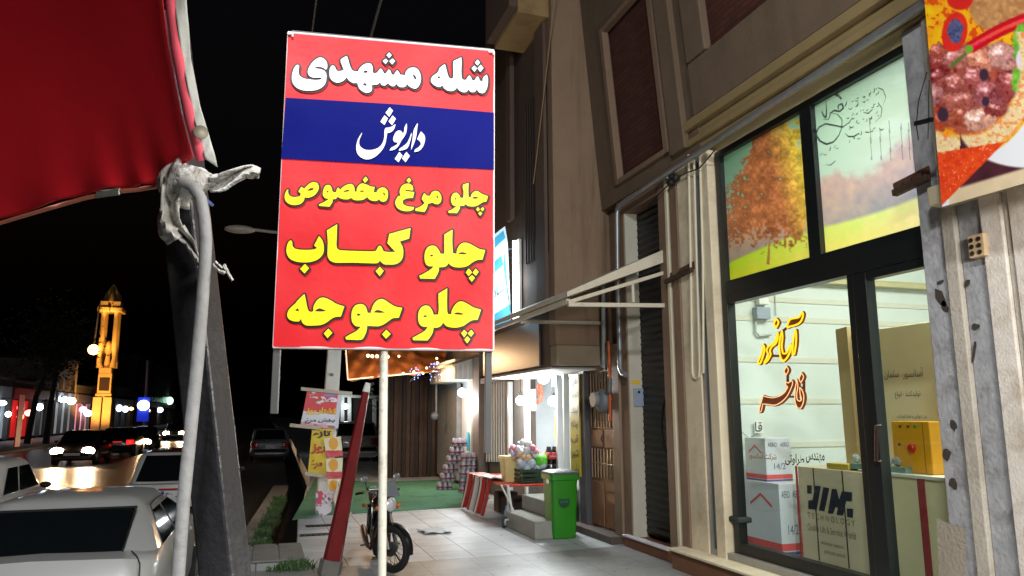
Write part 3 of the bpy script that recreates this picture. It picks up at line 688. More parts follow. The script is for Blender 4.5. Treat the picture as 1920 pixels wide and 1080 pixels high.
# ------------------------------------------------------------------ things in the showroom
m_carton = M("kraft_board", (222, 204, 160), .75, var=.12, scale=3, bump=.1)
m_ink = M("black_ink", (34, 34, 40), .6, var=.1)
def frontbox(name, px0, px1, py0, py1, y, dep, mat, parent, z0=None, bevel=.006, dx=0.0):
    """box whose front faces the street end (plane y): picture extents give width and height"""
    a = PY(px0, (py0 + py1) / 2, y); b = PY(px1, (py0 + py1) / 2, y); zt_ = PY((px0 + px1) / 2, py0, y).z; zb_ = PY((px0 + px1) / 2, py1, y).z if z0 is None else z0
    k = MB(); k.box((a.x, y, zb_), (b.x, y + dep, zt_)); return k.build(name, mat, parent, bevel=bevel), (a.x, b.x, zb_, zt_)
FL = zb0 + .002
def q4(px0, py0, px1, py1, y): return PY(px0, py0, y), PY(px1, py0, y), PY(px1, py1, y), PY(px0, py1, y)
def rectX(px0, px1, pyt, pyb, x, pz=None):
    m_ = (px0 + px1) / 2 if pz is None else pz; pm = (pyt + pyb) / 2
    return FYp(px0, pm, x), FYp(px1, pm, x), FZp(m_, pyb, x), FZp(m_, pyt, x)
def qX(px0, py0, px1, py1, x):
    ya, yb, z0, z1 = rectX(px0, px1, py0, py1, x); return (x, ya, z1), (x, yb, z1), (x, yb, z0), (x, ya, z0)
# tall lift cabin panel in cardboard, with its small printing (faces the street)
XC = 5.65
ya, yb, _, zc1 = rectX(1590, 1775, 616, 700, XC, 1650)
t = thing("lift_cabin_carton", "tall upright kraft carton with black Persian printing behind the glass door", "carton", (XC, yb, FL))
k = MB(); k.box((XC, yb, FL), (XC + .35, ya, zc1)); k.build("carton_body", m_carton, t, bevel=.008)
k = MB()
text(k, "سلمان", *qX(1658, 694, 1685, 712, XC - .004)); text(k, "آسانسور", *qX(1692, 690, 1731, 711, XC - .004)); text(k, "تولیدکننده انواع", *qX(1678, 733, 1726, 748, XC - .004)); text(k, "درب لولایی و تمام اتوماتیک", *qX(1681, 777, 1738, 787, XC - .004))
k.build("carton_printing", M("faded_ink", (70, 74, 66), .7, var=.2), t)
t = thing("flat_panel", "long narrow kraft board leaning beside the tall carton in the showroom", "panel", (XC, ya, FL))
k = MB(); x = XC - .06; P8 = [PX(1590, 900, x), PX(1613, 900, x), PX(1587, 612, x), PX(1566, 618, x)]; e_ = Vector((.05, 0, 0)); k.hexa([P8[0], P8[1], P8[1] + e_, P8[0] + e_, P8[3], P8[2], P8[2] + e_, P8[3] + e_])
k.build("board", M("board_edge", (176, 152, 104), .8, var=.15), t, bevel=.004)
XJ = 5.12
ya, yb, _, zj = rectX(1499, 1626, 872, 990, XJ, 1500); zj = FZp(1560, 880, XJ)
t = thing("showroom_counter", "kraft coloured showroom counter stencilled with big dark letters", "counter", (XJ, yb, FL))
k = MB(); k.box((XJ, yb, FL), (XJ + .5, ya, zj)); k.build("counter_front", M("counter_board", (214, 198, 164), .7, var=.12, scale=4), t, bevel=.006)
k = MB()
for px in (1529, 1583): y = FYp(px, 940, XJ); k.box((XJ - .003, y - .007, FL + .01), (XJ + .001, y + .007, zj - .004))
k.split("board_gap", M("gap_dark", (52, 46, 38), .8, var=0), t)
k = MB()
J = lambda pts: k.poly([PX(1500 + x / 6.0, 880 + y / 6.0, XJ - .005) for x, y in pts])
J([(78, 178), (132, 180), (132, 272), (82, 272)]); J([(172, 182), (235, 190), (188, 455), (92, 445), (92, 350), (140, 345)]); J([(262, 200), (330, 212), (275, 472), (212, 462)])
J([(358, 220), (412, 222), (440, 340), (470, 245), (585, 260), (582, 360), (520, 356), (485, 520), (412, 510), (425, 430), (400, 420), (372, 500), (312, 494)]); J([(524, 440), (598, 444), (596, 545), (530, 535)])
k.build("counter_stencil", M("stencil_blue_black", (38, 42, 56), .6, var=.1), t)
k = MB(); text(k, "T E C H N O L O G Y", *qX(1515, 968, 1602, 979, XJ - .005), fa=False); text(k, "Quality Lift & Service World", *qX(1515, 990, 1604, 1006, XJ - .005), fa=False); text(k, "elevator system", *qX(1540, 1018, 1582, 1027, XJ - .005), fa=False); text(k, "parts and control", *qX(1546, 1034, 1584, 1044, XJ - .005), fa=False)
k.build("counter_lettering", M("faint_ink", (122, 108, 82), .7, var=.2), t)
k = MB(); k.tube([(XJ - .012, ya + .006, FL), (XJ - .012, ya + .006, zj)], .012, 6); k.build("edge_rope", M("rope_red", (150, 44, 40), .8, var=.4, scale=90), t)
yd0, yd1 = FYp(1850, 960, XJ), yb - .01; zd = FZp(1690, 888, XJ)
t = thing("reception_desk", "pale cream reception desk with a red corded stripe behind the glass door", "desk", (XJ, yd0, FL))
k = MB(); k.box((XJ + .002, yd0, FL), (XJ + .62, yd1, zd - .03)); k.build("desk_body", M("desk_cream", (224, 212, 166), .55, var=.08), t, bevel=.005)
k = MB(); k.box((XJ - .02, yd0, zd - .028), (XJ + .64, yd1, zd)); k.build("desk_top", M("desk_edge_white", (220, 216, 196), .4, var=.05), t, bevel=.004)
k = MB(); k.box((XJ - .008, FYp(1741, 985, XJ), FL), (XJ + .001, FYp(1728, 985, XJ), zd - .03)); k.build("red_stripe", M("stripe_red", (150, 38, 40), .6, var=.35, scale=70), t)
DT = zd + .001
XB_ = XJ + .1; y1b, y0b, _, zb_ = rectX(1674, 1745, 790, 880, XB_)
t = thing("control_box", "yellow lift control box with a red round button on the desk", "control box", (XB_, y0b, DT))
k = MB(); k.box((XB_, y0b, DT), (XB_ + .16, y1b, zb_)); k.build("box_body", M("control_yellow", (226, 158, 16), .4, var=.06), t, bevel=.008)
k = MB(); k.lathe([(.036, 0), (.036, .02), (.026, .03), (0, .03)], PX(1711, 840, XB_ - .001), (-1, 0, 0), 16); k.build("stop_button", M("button_red", (196, 30, 28), .4, var=0), t, smooth=40)
k = MB(); k.lathe([(.014, 0), (.014, .01), (0, .012)], PX(1716, 799, XB_ - .001), (-1, 0, 0), 10); k.build("green_lamp", M("button_green", (40, 130, 50), .4, var=0), t)
for px, py in ((1688, 799), (1703, 799), (1687, 833)): k = MB(); k.lathe([(.012, 0), (.012, .01), (0, .012)], PX(px, py, XB_ - .001), (-1, 0, 0), 10); k.build("indicator", M("button_dark", (90, 70, 50), .5, var=0), t)
k = MB(); y = FYp(1733, 838, XB_); k.box((XB_ - .003, y - .003, DT + .004), (XB_ + .001, y + .003, zb_ - .006)); k.build("box_seam", M("seam_brown", (150, 100, 10), .6, var=0), t)
t = thing("glass_ornament", "clear glass desk ornament on a green glass base beside the yellow box", "ornament", (XJ + .1, 5.3, DT))
yo1, yo0 = FYp(1588, 868, XJ), FYp(1692, 868, XJ); zo_ = zj + .002
k = MB(); k.box((XJ + .03, yo0, max(DT, zo_)), (XJ + .25, yo1, max(DT, zo_) + .05)); k.build("base", M("green_glass", (140, 176, 160), .1, var=.1, trans=.4), t, bevel=.004)
k = MB()
for px in (1604, 1622, 1664, 1680): c0 = PX(px, 846, XJ + .1); k.ball((c0.x, c0.y, max(DT, zo_) + .09), (.03, .05, .04), 8, 5, Matrix.Rotation(.4, 3, 'X'))
k.split("crystal", M("crystal", (210, 224, 222), .05, var=.1, trans=.6), t)
t = thing("cash_tray", "small yellow striped tray standing on the kraft counter", "tray", (XJ + .1, 6, zj)); k = MB(); k.box((XJ + .02, FYp(1586, 866, XJ), zj + .002), (XJ + .14, FYp(1546, 866, XJ), zj + .055)); k.build("tray_body", M("tray_yellow", (198, 168, 50), .5, var=.3, scale=40), t, bevel=.004)
# white appliance cartons by the window
m_wc = M("white_carton", (206, 208, 214), .65, var=.06); m_wr = M("carton_red", (214, 84, 84), .6, var=.05); m_wi = M("carton_ink", (96, 100, 120), .7, var=.1)
def wcarton(px0, pxm, px1, py0, x, lab, z0):
    """corner edge at pxm: the street side runs left to px0, the near side runs right to px1"""
    y = FYp(pxm, py0 + 40, x); b = PY(px1, py0 + 40, y); yl = FYp(px0, py0 + 40, x); zt_ = FZp(pxm, py0, x)
    t = thing("white_carton", lab, "carton", (x, y, z0), "white cartons stacked in the showroom")
    k = MB(); k.box((x, y, z0), (b.x, yl, zt_)); k.build("carton_body", m_wc, t, bevel=.004)
    h = zt_ - z0
    for nm, m_, za, zb in (("red_band", m_wr, z0 + h * .06, z0 + h * .16), ("blue_band", M("carton_blue", (90, 86, 140), .6, var=0), z0 + .004, z0 + h * .045)):
        k = MB(); k.box((x - .002, y - .002, za), (b.x + .001, yl + .001, zb)); k.build(nm, m_, t)
    k = MB(); w_ = b.x - x
    for s_, u0, u1, v0, v1 in (("AERO", .1, .45, .80, .9), ("AERO", .58, .92, .80, .9), ("14/2", .3, .75, .28, .42)):
        x0, x1 = x + w_ * u0, x + w_ * u1; y_ = y - .003
        text(k, s_, (x0, y_, z0 + h * v1), (x1, y_, z0 + h * v1), (x1, y_, z0 + h * v0), (x0, y_, z0 + h * v0), fa=False)
    k.build("carton_lettering", m_wi, t)
    k = MB(); x_ = x - .003; yA, yB = yl - (yl - y) * .2, y + (yl - y) * .2
    ym_ = (yA + yB) / 2; k.add([(x_, yA, z0 + h * .64), (x_, ym_, z0 + h * .80), (x_, yB, z0 + h * .64), (x_, yB, z0 + h * .68), (x_, ym_, z0 + h * .84), (x_, yA, z0 + h * .68)], [(0, 1, 4, 5), (1, 2, 3, 4)]); k.build("carton_mark", m_wr, t)
    return zt_
zt1 = wcarton(1395, 1462, 1505, 908, 4.98, "larger white carton with a red band at the bottom of the showroom stack", FL)
wcarton(1398, 1436, 1484, 822, 5.02, "smaller white carton with red and blue bands on top of the showroom stack", zt1 + .001)
t = thing("office_chair", "dark chair back standing in the showroom corner behind the cartons", "chair", (5.2, 6.6, FL))
k = MB(); a = PY(1364, 960, 6.9); b = PY(1394, 960, 6.9); zz0 = FL + .35
k.grid(lambda u, v: (a.x + (b.x - a.x) * u, 6.92 + .05 * math.sin(3.1 * u), zz0 + (.55 * v) * (1 - .55 * (1 - u) ** 2)), 8, 8); k.build("backrest", M("chair_fabric", (44, 50, 48), .8, var=.2), t, smooth=60, solid=.05)
k = MB(); k.box((a.x, 6.72, FL + .3), (b.x - .02, 6.9, FL + .36)); k.build("seat", M("chair_fabric", (44, 50, 48)), t, bevel=.02)
k = MB(); k.tube([((a.x + b.x) / 2, 6.85, FL), ((a.x + b.x) / 2, 6.85, FL + .3)], .03, 8); k.build("leg", m_black, t)
# fuse box and conduit on the showroom end wall
t = thing("fuse_box", "small grey fuse box with conduit on the showroom wall", "fuse box", PY(1424, 585, RY1 - .05))
a = PY(1410, 577, RY1); b = PY(1437, 600, RY1)
k = MB(); k.box((a.x, RY1 - .09, b.z), (b.x, RY1 - .001, a.z)); k.build("box_body", M("fuse_grey", (150, 162, 176), .5, var=.1), t, bevel=.006)
a = PY(1415, 558, RY1); b = PY(1434, 573, RY1); k = MB(); k.box((a.x, RY1 - .08, b.z), (b.x, RY1 - .001, a.z)); k.build("meter", m_white, t, bevel=.006)
k = MB(); k.tube([PY(1417, 600, RY1 - .03), PY(1417, 622, RY1 - .03), PY(1424, 630, RY1 - .03), PY(1446, 627, RY1 - .03)], .014, 6); k.tube([PY(1452, 530, RY1 - .02), PY(1455, 592, RY1 - .02)], .006, 6); k.build("conduit", M("conduit_grey", (176, 182, 178), .5, var=.1), t, smooth=40)
t = thing("wall_notice", "small white notice taped to the showroom wall below the neon sign", "notice", PY(1423, 800, RY1 - .04))
k = MB(); a = PY(1414, 788, RY1 - .04); b = PY(1432, 812, RY1 - .04); k.box((a.x, a.y, b.z), (b.x, a.y + .003, a.z)); k.build("paper", m_white, t)
k = MB(); text(k, "قا", *q4(1416, 791, 1429, 809, RY1 - .045)); k.build("notice_lettering", m_ink, t)
k = MB(); k.tube([PY(1362, 775, RY1 - .045), PY(1385, 805, RY1 - .045), PY(1405, 822, RY1 - .045), PY(1420, 812, RY1 - .045)], .003, 5); k.build("notice_cord", m_ink, t)

# neon sign on the glass: backing board and glowing tube
XN = XF + .03
def nz(x, y): return PX(1380 + x / 4.5, 560 + y / 4.5, XN)
loops1 = [[(560, 112), (566, 140), (545, 195), (505, 222), (455, 235), (432, 246), (434, 218), (455, 175), (495, 165), (530, 155)],
          [(503, 262), (508, 320), (503, 400), (490, 472), (476, 474), (478, 410), (486, 330)],
          [(388, 272), (392, 330), (385, 400), (395, 462), (420, 462), (440, 430), (462, 385), (466, 410), (448, 465), (425, 505), (402, 526), (382, 510), (370, 470), (365, 400), (372, 325)],
          [(340, 168), (358, 200), (338, 246), (320, 212)],
          [(352, 285), (350, 340), (330, 385), (302, 405), (285, 440), (292, 470), (268, 520), (240, 545), (240, 532), (262, 500), (272, 470), (258, 440), (268, 410), (290, 392), (318, 375), (338, 330)],
          [(230, 386), (240, 420), (232, 470), (205, 545), (184, 550), (190, 520), (214, 470)]]
loops2 = [[(428, 572), (442, 604), (422, 645), (406, 610)],
          [(420, 702), (440, 712), (470, 690), (478, 712), (462, 760), (432, 820), (385, 870), (330, 898), (270, 892), (226, 888), (212, 950), (194, 958), (198, 925), (214, 868), (228, 818), (262, 830), (310, 836), (365, 822), (410, 790), (436, 745), (420, 728)],
          [(552, 626), (570, 660), (548, 708), (532, 678)],
          [(514, 684), (522, 740), (512, 800), (516, 850), (536, 866), (552, 850), (540, 800), (538, 748), (556, 770), (572, 820), (566, 880), (545, 925), (518, 922), (500, 880), (496, 820), (502, 745)]]
t = thing("neon_sign", "glowing yellow and orange Persian neon lettering hung inside the showroom glass", "neon sign", nz(400, 500))
allp = [smooth_poly(l, 4, 60) for l in loops1 + loops2]
XX, YY = np.meshgrid(np.arange(170, 600, 3.0), np.arange(95, 975, 3.0)); D = sdf(allp, XX, YY)
bars = np.minimum(np.maximum(np.abs(XX - 335) - 45, np.abs(YY - 483) - 10), np.maximum(np.abs(XX - 455) - 60, np.abs(YY - 828) - 9))
bars = np.minimum(bars, np.maximum(np.abs(YY - 262 + (XX - 400) * .75) - 14, np.abs(XX - 390) - 55)); bars = np.minimum(bars, np.maximum(np.abs(XX - 428 - 0) - 12, np.abs(YY - 668) - 32)); bars = np.minimum(bars, np.maximum(np.abs(YY - 725) - 12, np.abs(XX - 490) - 20)); bars = np.minimum(bars, np.maximum(np.abs(XX - 565) - 12, np.abs(YY - 740) - 45))
F = np.minimum(np.minimum(D, sdf(allp, XX - 8, YY - 2)) - 9, bars)
k = MB(); field_mesh(k, F, XX, YY, lambda x, y: nz(x, y) + Vector((.012, 0, 0))); k.build("neon_backing", M("neon_back_brown", (112, 54, 20), .5, var=.15), t)
ny = emitter("neon_yellow", (255, 200, 40), 1.6); no = emitter("neon_orange", (255, 190, 130), 1.5)
k = MB()
for l in loops1: k.tube([nz(*p) for p in smooth_poly(l, 3, 60)], .0085, 6, closed=True)
k.build("neon_tube", ny, t, smooth=60)
k = MB()
for l in loops2: k.tube([nz(*p) for p in smooth_poly(l, 3, 60)], .0045, 6, closed=True)
k.build("neon_tube", no, t, smooth=60)
t = thing("window_lettering", "small dark and gold Persian lettering stuck low on the showroom glass", "lettering", PX(1480, 858, XF + .045))
qx = lambda a, b, c, d: (PX(a, b, XF + .045), PX(c, b + (c - a) * .06, XF + .045), PX(c, d + (c - a) * .06, XF + .045), PX(a, d, XF + .045))
k = MB(); text(k, "طراوتی", *qx(1472, 850, 1508, 872), bold=.02); text(k, "مهندس", *qx(1511, 848, 1546, 868), bold=.02); k.build("dark_letters", M("letter_dark_brown", (48, 30, 22), .5, var=.2), t)
k = MB(); text(k, "شرکت آسانسور", *qx(1404, 846, 1456, 862), bold=.02); k.build("gold_letters", M("letter_gold", (170, 122, 30), .35, metal=.4, var=.4, scale=60), t)

# ------------------------------------------------------------------ pipes, brackets, awning and small things on the front
def pipe(name, label, pts, r, mat, cat="pipe", smooth=40, group=None):
    k = MB(); k.tube(pts, r, 10); o = k.build(name, mat, None, smooth=smooth); return tag(o, label, cat, group)
pipe("cable_pipe", "long grey pipe along the cornice turning down beside the door", [PX(1172, 702, FX - .1), PX(1167, 700, FX - .1), PX(1163, 690, FX - .1), PX(1158, 520, FX - .1), PX(1157, 402, FX - .1), PX(1158, 392, FX - .1), PX(1166, 382, FX - .1), PX(1400, 226, FX - .1), PX(1722, 14, FX - .1), PX(2100, -240, FX - .1)], .036, m_galv)
pipe("drain_pipe", "thin grey pipe on the wall left of the long cornice pipe", [PX(1131, 520, FX - .08), PX(1132, 690, FX - .08)], .03, M("pvc_grey", (150, 156, 160), .5, var=.15))
pipe("gas_pipe", "short orange gas pipe above the door meter", [PX(1141, 640, FX - .09), PX(1143, 700, FX - .09), PX(1144, 790, FX - .09)], .022, M("gas_orange", (186, 84, 30), .5, var=.3, scale=20))
t = thing("cable_conduit", "pair of cream conduits looped into a U on the stone pilaster", "conduit", PX(1303, 600, FX - .03))
k = MB(); xs = FX - .03
k.tube([PX(1291, 290, xs), PX(1295, 500, xs), PX(1298, 700, xs), PX(1301, 708, xs), PX(1306, 711, xs), PX(1311, 706, xs), PX(1312, 690, xs), PX(1306, 480, xs), PX(1301, 290, xs)], .014, 8); k.build("conduit_loop", m_cream, t, smooth=40)
k = MB(); k.tube([PX(1312, 280, xs), PX(1318, 500, xs), PX(1319, 700, xs)], .014, 8); k.build("conduit_run", m_cream, t, smooth=40)
pipe("loose_cable", "thin black cable drooping under the cornice pipe", [PX(1215, 385, FX - .06), PX(1262, 338, FX - .07), PX(1285, 325, FX - .07), PX(1312, 315, FX - .07), PX(1340, 282, FX - .06)], .008, m_black, "cable")
t = thing("cable_knot", "dark bundle of taped cable ends below the cornice pipe", "cable bundle", PX(1262, 335, FX - .07))
k = MB()
for j in range(6): c0 = PX(1256 + rnd.uniform(0, 14), 330 + rnd.uniform(0, 14), FX - .06); k.ball(c0, (.05, .05, .035), 8, 6)
k.build("tape_lump", M("tape_black", (30, 30, 34), .6, var=.3), t, smooth=60)
def bracket(lab, px, py, sx, x, ext):
    t = thing("iron_bracket", lab, "bracket", PX(px, py, x), "rusty iron brackets on the shop front")
    k = MB(); a = PX(px, py, x)
    p0 = PX(px - 32 * sx, py + 34 * sx, x); p1 = PX(px + 48 * sx, py - 4 * sx, x)
    p0.x = p1.x = x - ext
    k.beam(p0, p1, .05, .05); k.build("rail", M("rusty_iron", (74, 54, 44), .7, metal=.3, var=.4, scale=30), t, bevel=.004)
    k = MB()
    for f in (.18, .45, .75):
        m_ = p0.lerp(p1, f); k.beam(m_, (x + .02, m_.y + .02, m_.z + .06), .03, .05)
    k.build("arm", M("rusty_iron", (74, 54, 44)), t)
    k = MB(); k.beam(p0 + Vector((.05, .04, .05)), p1 + Vector((.06, .03, .06)), .02, .09); k.build("plate", M("rusty_plate", (96, 58, 40), .8, var=.4, scale=20), t)
    return t
bracket("rusty bracket on the pilaster below the awning end", 1275, 508, .62, FX - .02, .05)
bracket("rusty bracket under the corner of the food banner", 1706, 336, .8, FX - .04, .02)
# awning over the door: sheet on a welded frame that sticks out from the wall
t = thing("door_awning", "pale sheet metal awning on a triangular tube frame above the brown door", "awning", (3.9, 8.5, 3.0))
yA = PX(1247, 573, FX).y; out_ = PY(1065, 566, yA).x; zst = PX(1247, 573, FX).z
top_w = PX(1250, 490, FX); top_w.y = yA; zo = PY(1065, 568, yA).z
yfar = PX(925, 606, out_).y
m_awn = M("awning_paint", (206, 198, 178), .5, var=.15, dirt=(140, 128, 108), dirt_amt=.6, dscale=3)
k = MB(); Z1 = top_w.z; ZO = PY(1065, 562, yA).z + .03
k.hexa([(out_ - .02, yA - .03, ZO), (FX, yA - .03, Z1), (FX, yfar, Z1), (out_ - .02, yfar, ZO), (out_ - .02, yA - .03, ZO + .06), (FX, yA - .03, Z1 + .16), (FX, yfar, Z1 + .16), (out_ - .02, yfar, ZO + .06)])
k.build("awning_sheet", m_awn, t, bevel=.006)
k = MB(); k.beam((out_, yA, zo - .02), (FX - .005, yA, zst), .05); k.build("strut", m_awn, t, bevel=.006)
k = MB(); q0 = Vector((out_, yA, ZO - .06)); q1 = Vector((FX - .005, yA, Z1 - .13)); k.beam(q0, q1, .045); k.build("rafter", m_awn, t, bevel=.006)
k = MB(); xx = PY(1186, 540, yA).x; zz_ = q0.z + (q1.z - q0.z) * (xx - out_) / (FX - out_); k.beam((xx, yA, zst + .02), (xx, yA, zz_ - .02), .03); k.build("post", m_awn, t)
k = MB(); k.beam((out_ + .02, yA + .03, ZO - .04), (out_ + .02, yfar, ZO - .04), .05, .06); k.build("front_rail", m_awn, t, bevel=.006)
k = MB(); y2 = yA + 1.7; k.beam((out_, y2, zo - .02), (FX - .005, y2, zst - .02), .045); k.build("strut", m_awn, t)
# gas meter on the door, intercom on the pier
t = thing("gas_meter", "dark grey gas meter hanging in front of the brown door", "meter", PX(1131, 752, FX - .12))
a = PX(1131, 752, FX - .12)
k = MB(); k.ball(a, (.11, .15, .17), 14, 10); k.build("meter_body", M("meter_grey", (104, 108, 112), .5, var=.2), t, smooth=60)
k = MB(); k.lathe([(.1, 0), (.11, .03), (.1, .06)], a + Vector((-.1, 0, .02)), (-1, 0, 0), 16); k.build("dial", M("dial_grey", (130, 134, 136), .4, var=.1), t, smooth=40)
k = MB(); k.tube([a + Vector((0, .4, .05)), a + Vector((0, .12, .05))], .035, 8); k.tube([a + Vector((0, -.1, .1)), a + Vector((0, -.2, .12)), a + Vector((.02, -.2, .3))], .03, 8); k.build("meter_pipe", M("meter_pipe_grey", (90, 94, 92), .5, var=.2), t, smooth=40)
t = thing("intercom", "blue grey intercom panel with a yellow sticker on the pier left of the shutter", "intercom", PY(1198, 745, yS1 - .03))
a = PY(1187, 728, yS1 - .022); b = PY(1206, 762, yS1 - .022)
k = MB(); k.box((a.x, a.y - .025, b.z), (b.x, a.y, a.z)); k.build("panel", M("intercom_blue", (140, 154, 172), .4, var=.1), t, bevel=.005)
k = MB(); c0 = PY(1198, 735, yS1 - .05); k.lathe([(.018, 0), (.018, .006), (0, .008)], c0, (0, -1, 0), 12); k.build("camera_lens", m_black, t)
k = MB(); a = PY(1184, 713, yS1 - .022); b = PY(1200, 720, yS1 - .022); k.box((a.x, a.y - .003, b.z), (b.x, a.y, a.z)); k.build("sticker", M("sticker_yellow", (214, 180, 50), .5, var=.1), t)

# ------------------------------------------------------------------ the big menu sign on its pole
PL = PD(525, 356, 2.42); PR = PD(926, 375, 2.53); SN = (PR - PL).cross(Vector((0, 0, 1))).normalized()
if SN.y > 0: SN = -SN
PLn = np.array(PL)
def wav(x, y): return .003 * math.sin(x * .021 + y * .013) + .0022 * math.sin(y * .031 - x * .008) + .0012 * math.sin(x * .06 + y * .02)
def sg(x, y, off=0.0): return PP(x, y, PLn + np.array(SN) * (off + (wav(x, y) if off > -.01 else 0.0)), np.array(SN))
sgn = thing("menu_sign", "red and blue Persian menu banner on a thin pole beside the parked motorbike", "sign", sg(720, 655))
cor = [(540, 62), (926, 96), (925, 656), (512, 650)]
def line(p, q, n): return [(p[0] + (q[0] - p[0]) * i / n, p[1] + (q[1] - p[1]) * i / n) for i in range(n + 1)]
k = MB()
def signpt(u, v, off=0.0):
    tl, tr, br, bl = [np.array(c, float) for c in cor]
    p = (tl * (1 - u) + tr * u) * (1 - v) + (bl * (1 - u) + br * u) * v
    return sg(p[0], p[1], off)
k.grid(lambda u, v: signpt(u, v), 60, 84); k.build("banner_face", M("banner_red", (196, 10, 22), .55, var=.1, scale=2.2, bump=.25, bscale=5, dirt=(170, 30, 34), dirt_amt=.35, dscale=3), sgn, smooth=60)
k = MB()
bt = [(536, 183), (735, 195), (926, 211)]; bb = [(527, 297), (735, 309), (926, 318)]
k.grid(lambda u, v: sg(*[(line(bt[0], bt[1], 20) + line(bt[1], bt[2], 20)[1:])[int(round(u * 40))][q] * (1 - v) + (line(bb[0], bb[1], 20) + line(bb[1], bb[2], 20)[1:])[int(round(u * 40))][q] * v for q in (0, 1)], .003), 40, 20); k.build("blue_band", M("banner_blue", (0, 10, 100), .6, spec=.1, var=.05, scale=3, bump=.12, bscale=9), sgn)
# traced lettering: (polygons in enlarged picture units, holes), origin of the enlargement
Z = 9.143
L1 = [[(350,375),(375,395),(368,450),(365,510),(380,560),(420,595),(480,618),(560,630),(660,640),(740,630),(765,600),(720,598),(640,600),(580,590),(540,555),(522,500),(535,440),(575,370),(620,315),(680,270),(740,252),(800,275),(845,330),(858,395),(850,445),(835,465),(780,430),(720,415),(650,420),(645,440),(720,450),(790,470),(825,500),(842,550),(842,610),(830,680),(795,740),(735,785),(650,815),(550,825),(450,818),(365,792),(305,748),(265,690),(248,610),(258,520),(285,440),(315,395)],
 [(950,385),(985,410),(1005,455),(1040,490),(1100,480),(1140,465),(1110,390),(1085,320),(1095,280),(1190,225),(1210,270),(1240,380),(1270,450),(1310,485),(1380,495),(1410,440),(1470,380),(1550,350),(1610,365),(1635,420),(1635,500),(1660,530),(1710,510),(1750,460),(1775,440),(1800,470),(1830,530),(1860,525),(1890,480),(1914,455),(1940,485),(1960,545),(2000,550),(2030,500),(2054,470),(2080,500),(2110,550),(2150,552),(2189,560),(2208,490),(2258,440),(2318,425),(2388,440),(2438,500),(2460,580),(2458,660),(2428,740),(2378,785),(2318,780),(2258,745),(2223,705),(2198,750),(2148,765),(2088,755),(2038,705),(2008,745),(1958,745),(1908,705),(1895,692),(1858,730),(1829,735),(1790,725),(1755,675),(1720,715),(1640,725),(1615,735),(1625,790),(1600,840),(1540,860),(1470,840),(1410,790),(1380,720),(1370,690),(1300,690),(1230,650),(1185,590),(1150,640),(1090,675),(1020,685),(950,655),(905,600),(893,530),(900,450),(925,400)],
 [(1465,510),(1500,480),(1550,480),(1545,510),(1510,520)], [(1460,710),(1500,690),(1535,715),(1525,740),(1490,735)], [(2318,550),(2343,545),(2383,600),(2378,635),(2348,620)],
 [(1918,165),(1962,213),(1918,263),(1870,213)], [(1858,272),(1901,315),(1853,368),(1808,315)], [(1975,268),(2020,315),(1968,377),(1920,315)]]
L1b = [[(1045,365),(1060,420),(1085,520),(1110,590),(1150,620),(1185,600),(1190,500),(1185,380),(1190,315),(1325,250),(1330,350),(1325,500),(1335,610),(1370,640),(1410,630),(1440,580),(1465,560),(1490,590),(1510,640),(1550,650),(1580,600),(1605,575),(1625,600),(1645,650),(1690,665),(1700,600),(1760,545),(1780,600),(1782,690),(1765,780),(1730,845),(1690,868),(1630,850),(1590,800),(1560,845),(1510,850),(1470,830),(1450,790),(1420,840),(1360,850),(1300,825),(1250,770),(1210,815),(1150,830),(1080,815),(1030,780),(1000,725),(970,760),(910,755),(850,720),(808,670),(810,610),(850,560),(910,520),(940,470),(950,440),(1000,395)],
 [(910,612),(945,560),(968,612)], [(1605,288),(1650,342),(1602,392),(1558,342)], [(1548,392),(1596,440),(1550,500),(1500,440)], [(1655,375),(1707,435),(1650,502),(1602,440)]]
L2 = [[(930,385),(915,450),(880,505),(830,535),(785,545),(775,620),(755,720),(715,810),(650,890),(570,955),(480,992),(400,990),(320,950),(270,880),(255,800),(265,710),(300,620),(365,520),(340,590),(310,660),(305,720),(320,765),(360,805),(420,830),(490,835),(570,822),(640,790),(690,740),(720,680),(738,600),(738,530),(745,480),(765,452),(810,450),(870,430),(905,405)],
 [(830,100),(885,160),(822,268),(757,198)], [(740,238),(800,290),(740,405),(670,350)], [(880,242),(935,300),(870,408),(808,345)],
 [(1122,375),(1125,450),(1110,540),(1075,610),(1030,670),(1000,730),(960,790),(900,830),(825,845),(850,800),(900,770),(950,740),(970,705),(920,700),(890,665),(895,610),(920,550),(960,508),(1000,500),(1040,525),(1055,560),(1075,520),(1080,460),(1100,410)],
 [(1212,520),(1200,600),(1175,700),(1140,790),(1080,830),(985,848),(1000,810),(1060,770),(1120,720),(1160,650),(1190,570)], [(1312,365),(1300,470),(1285,590),(1255,700),(1195,835),(1200,760),(1220,650),(1235,520),(1265,440)],
 [(1365,515),(1410,560),(1435,620),(1425,710),(1390,790),(1330,850),(1250,870),(1265,825),(1320,790),(1365,735),(1350,690),(1300,650),(1320,600)], [(995,865),(1050,930),(980,1045),(915,985)], [(1115,865),(1175,935),(1100,1045),(1040,975)]]
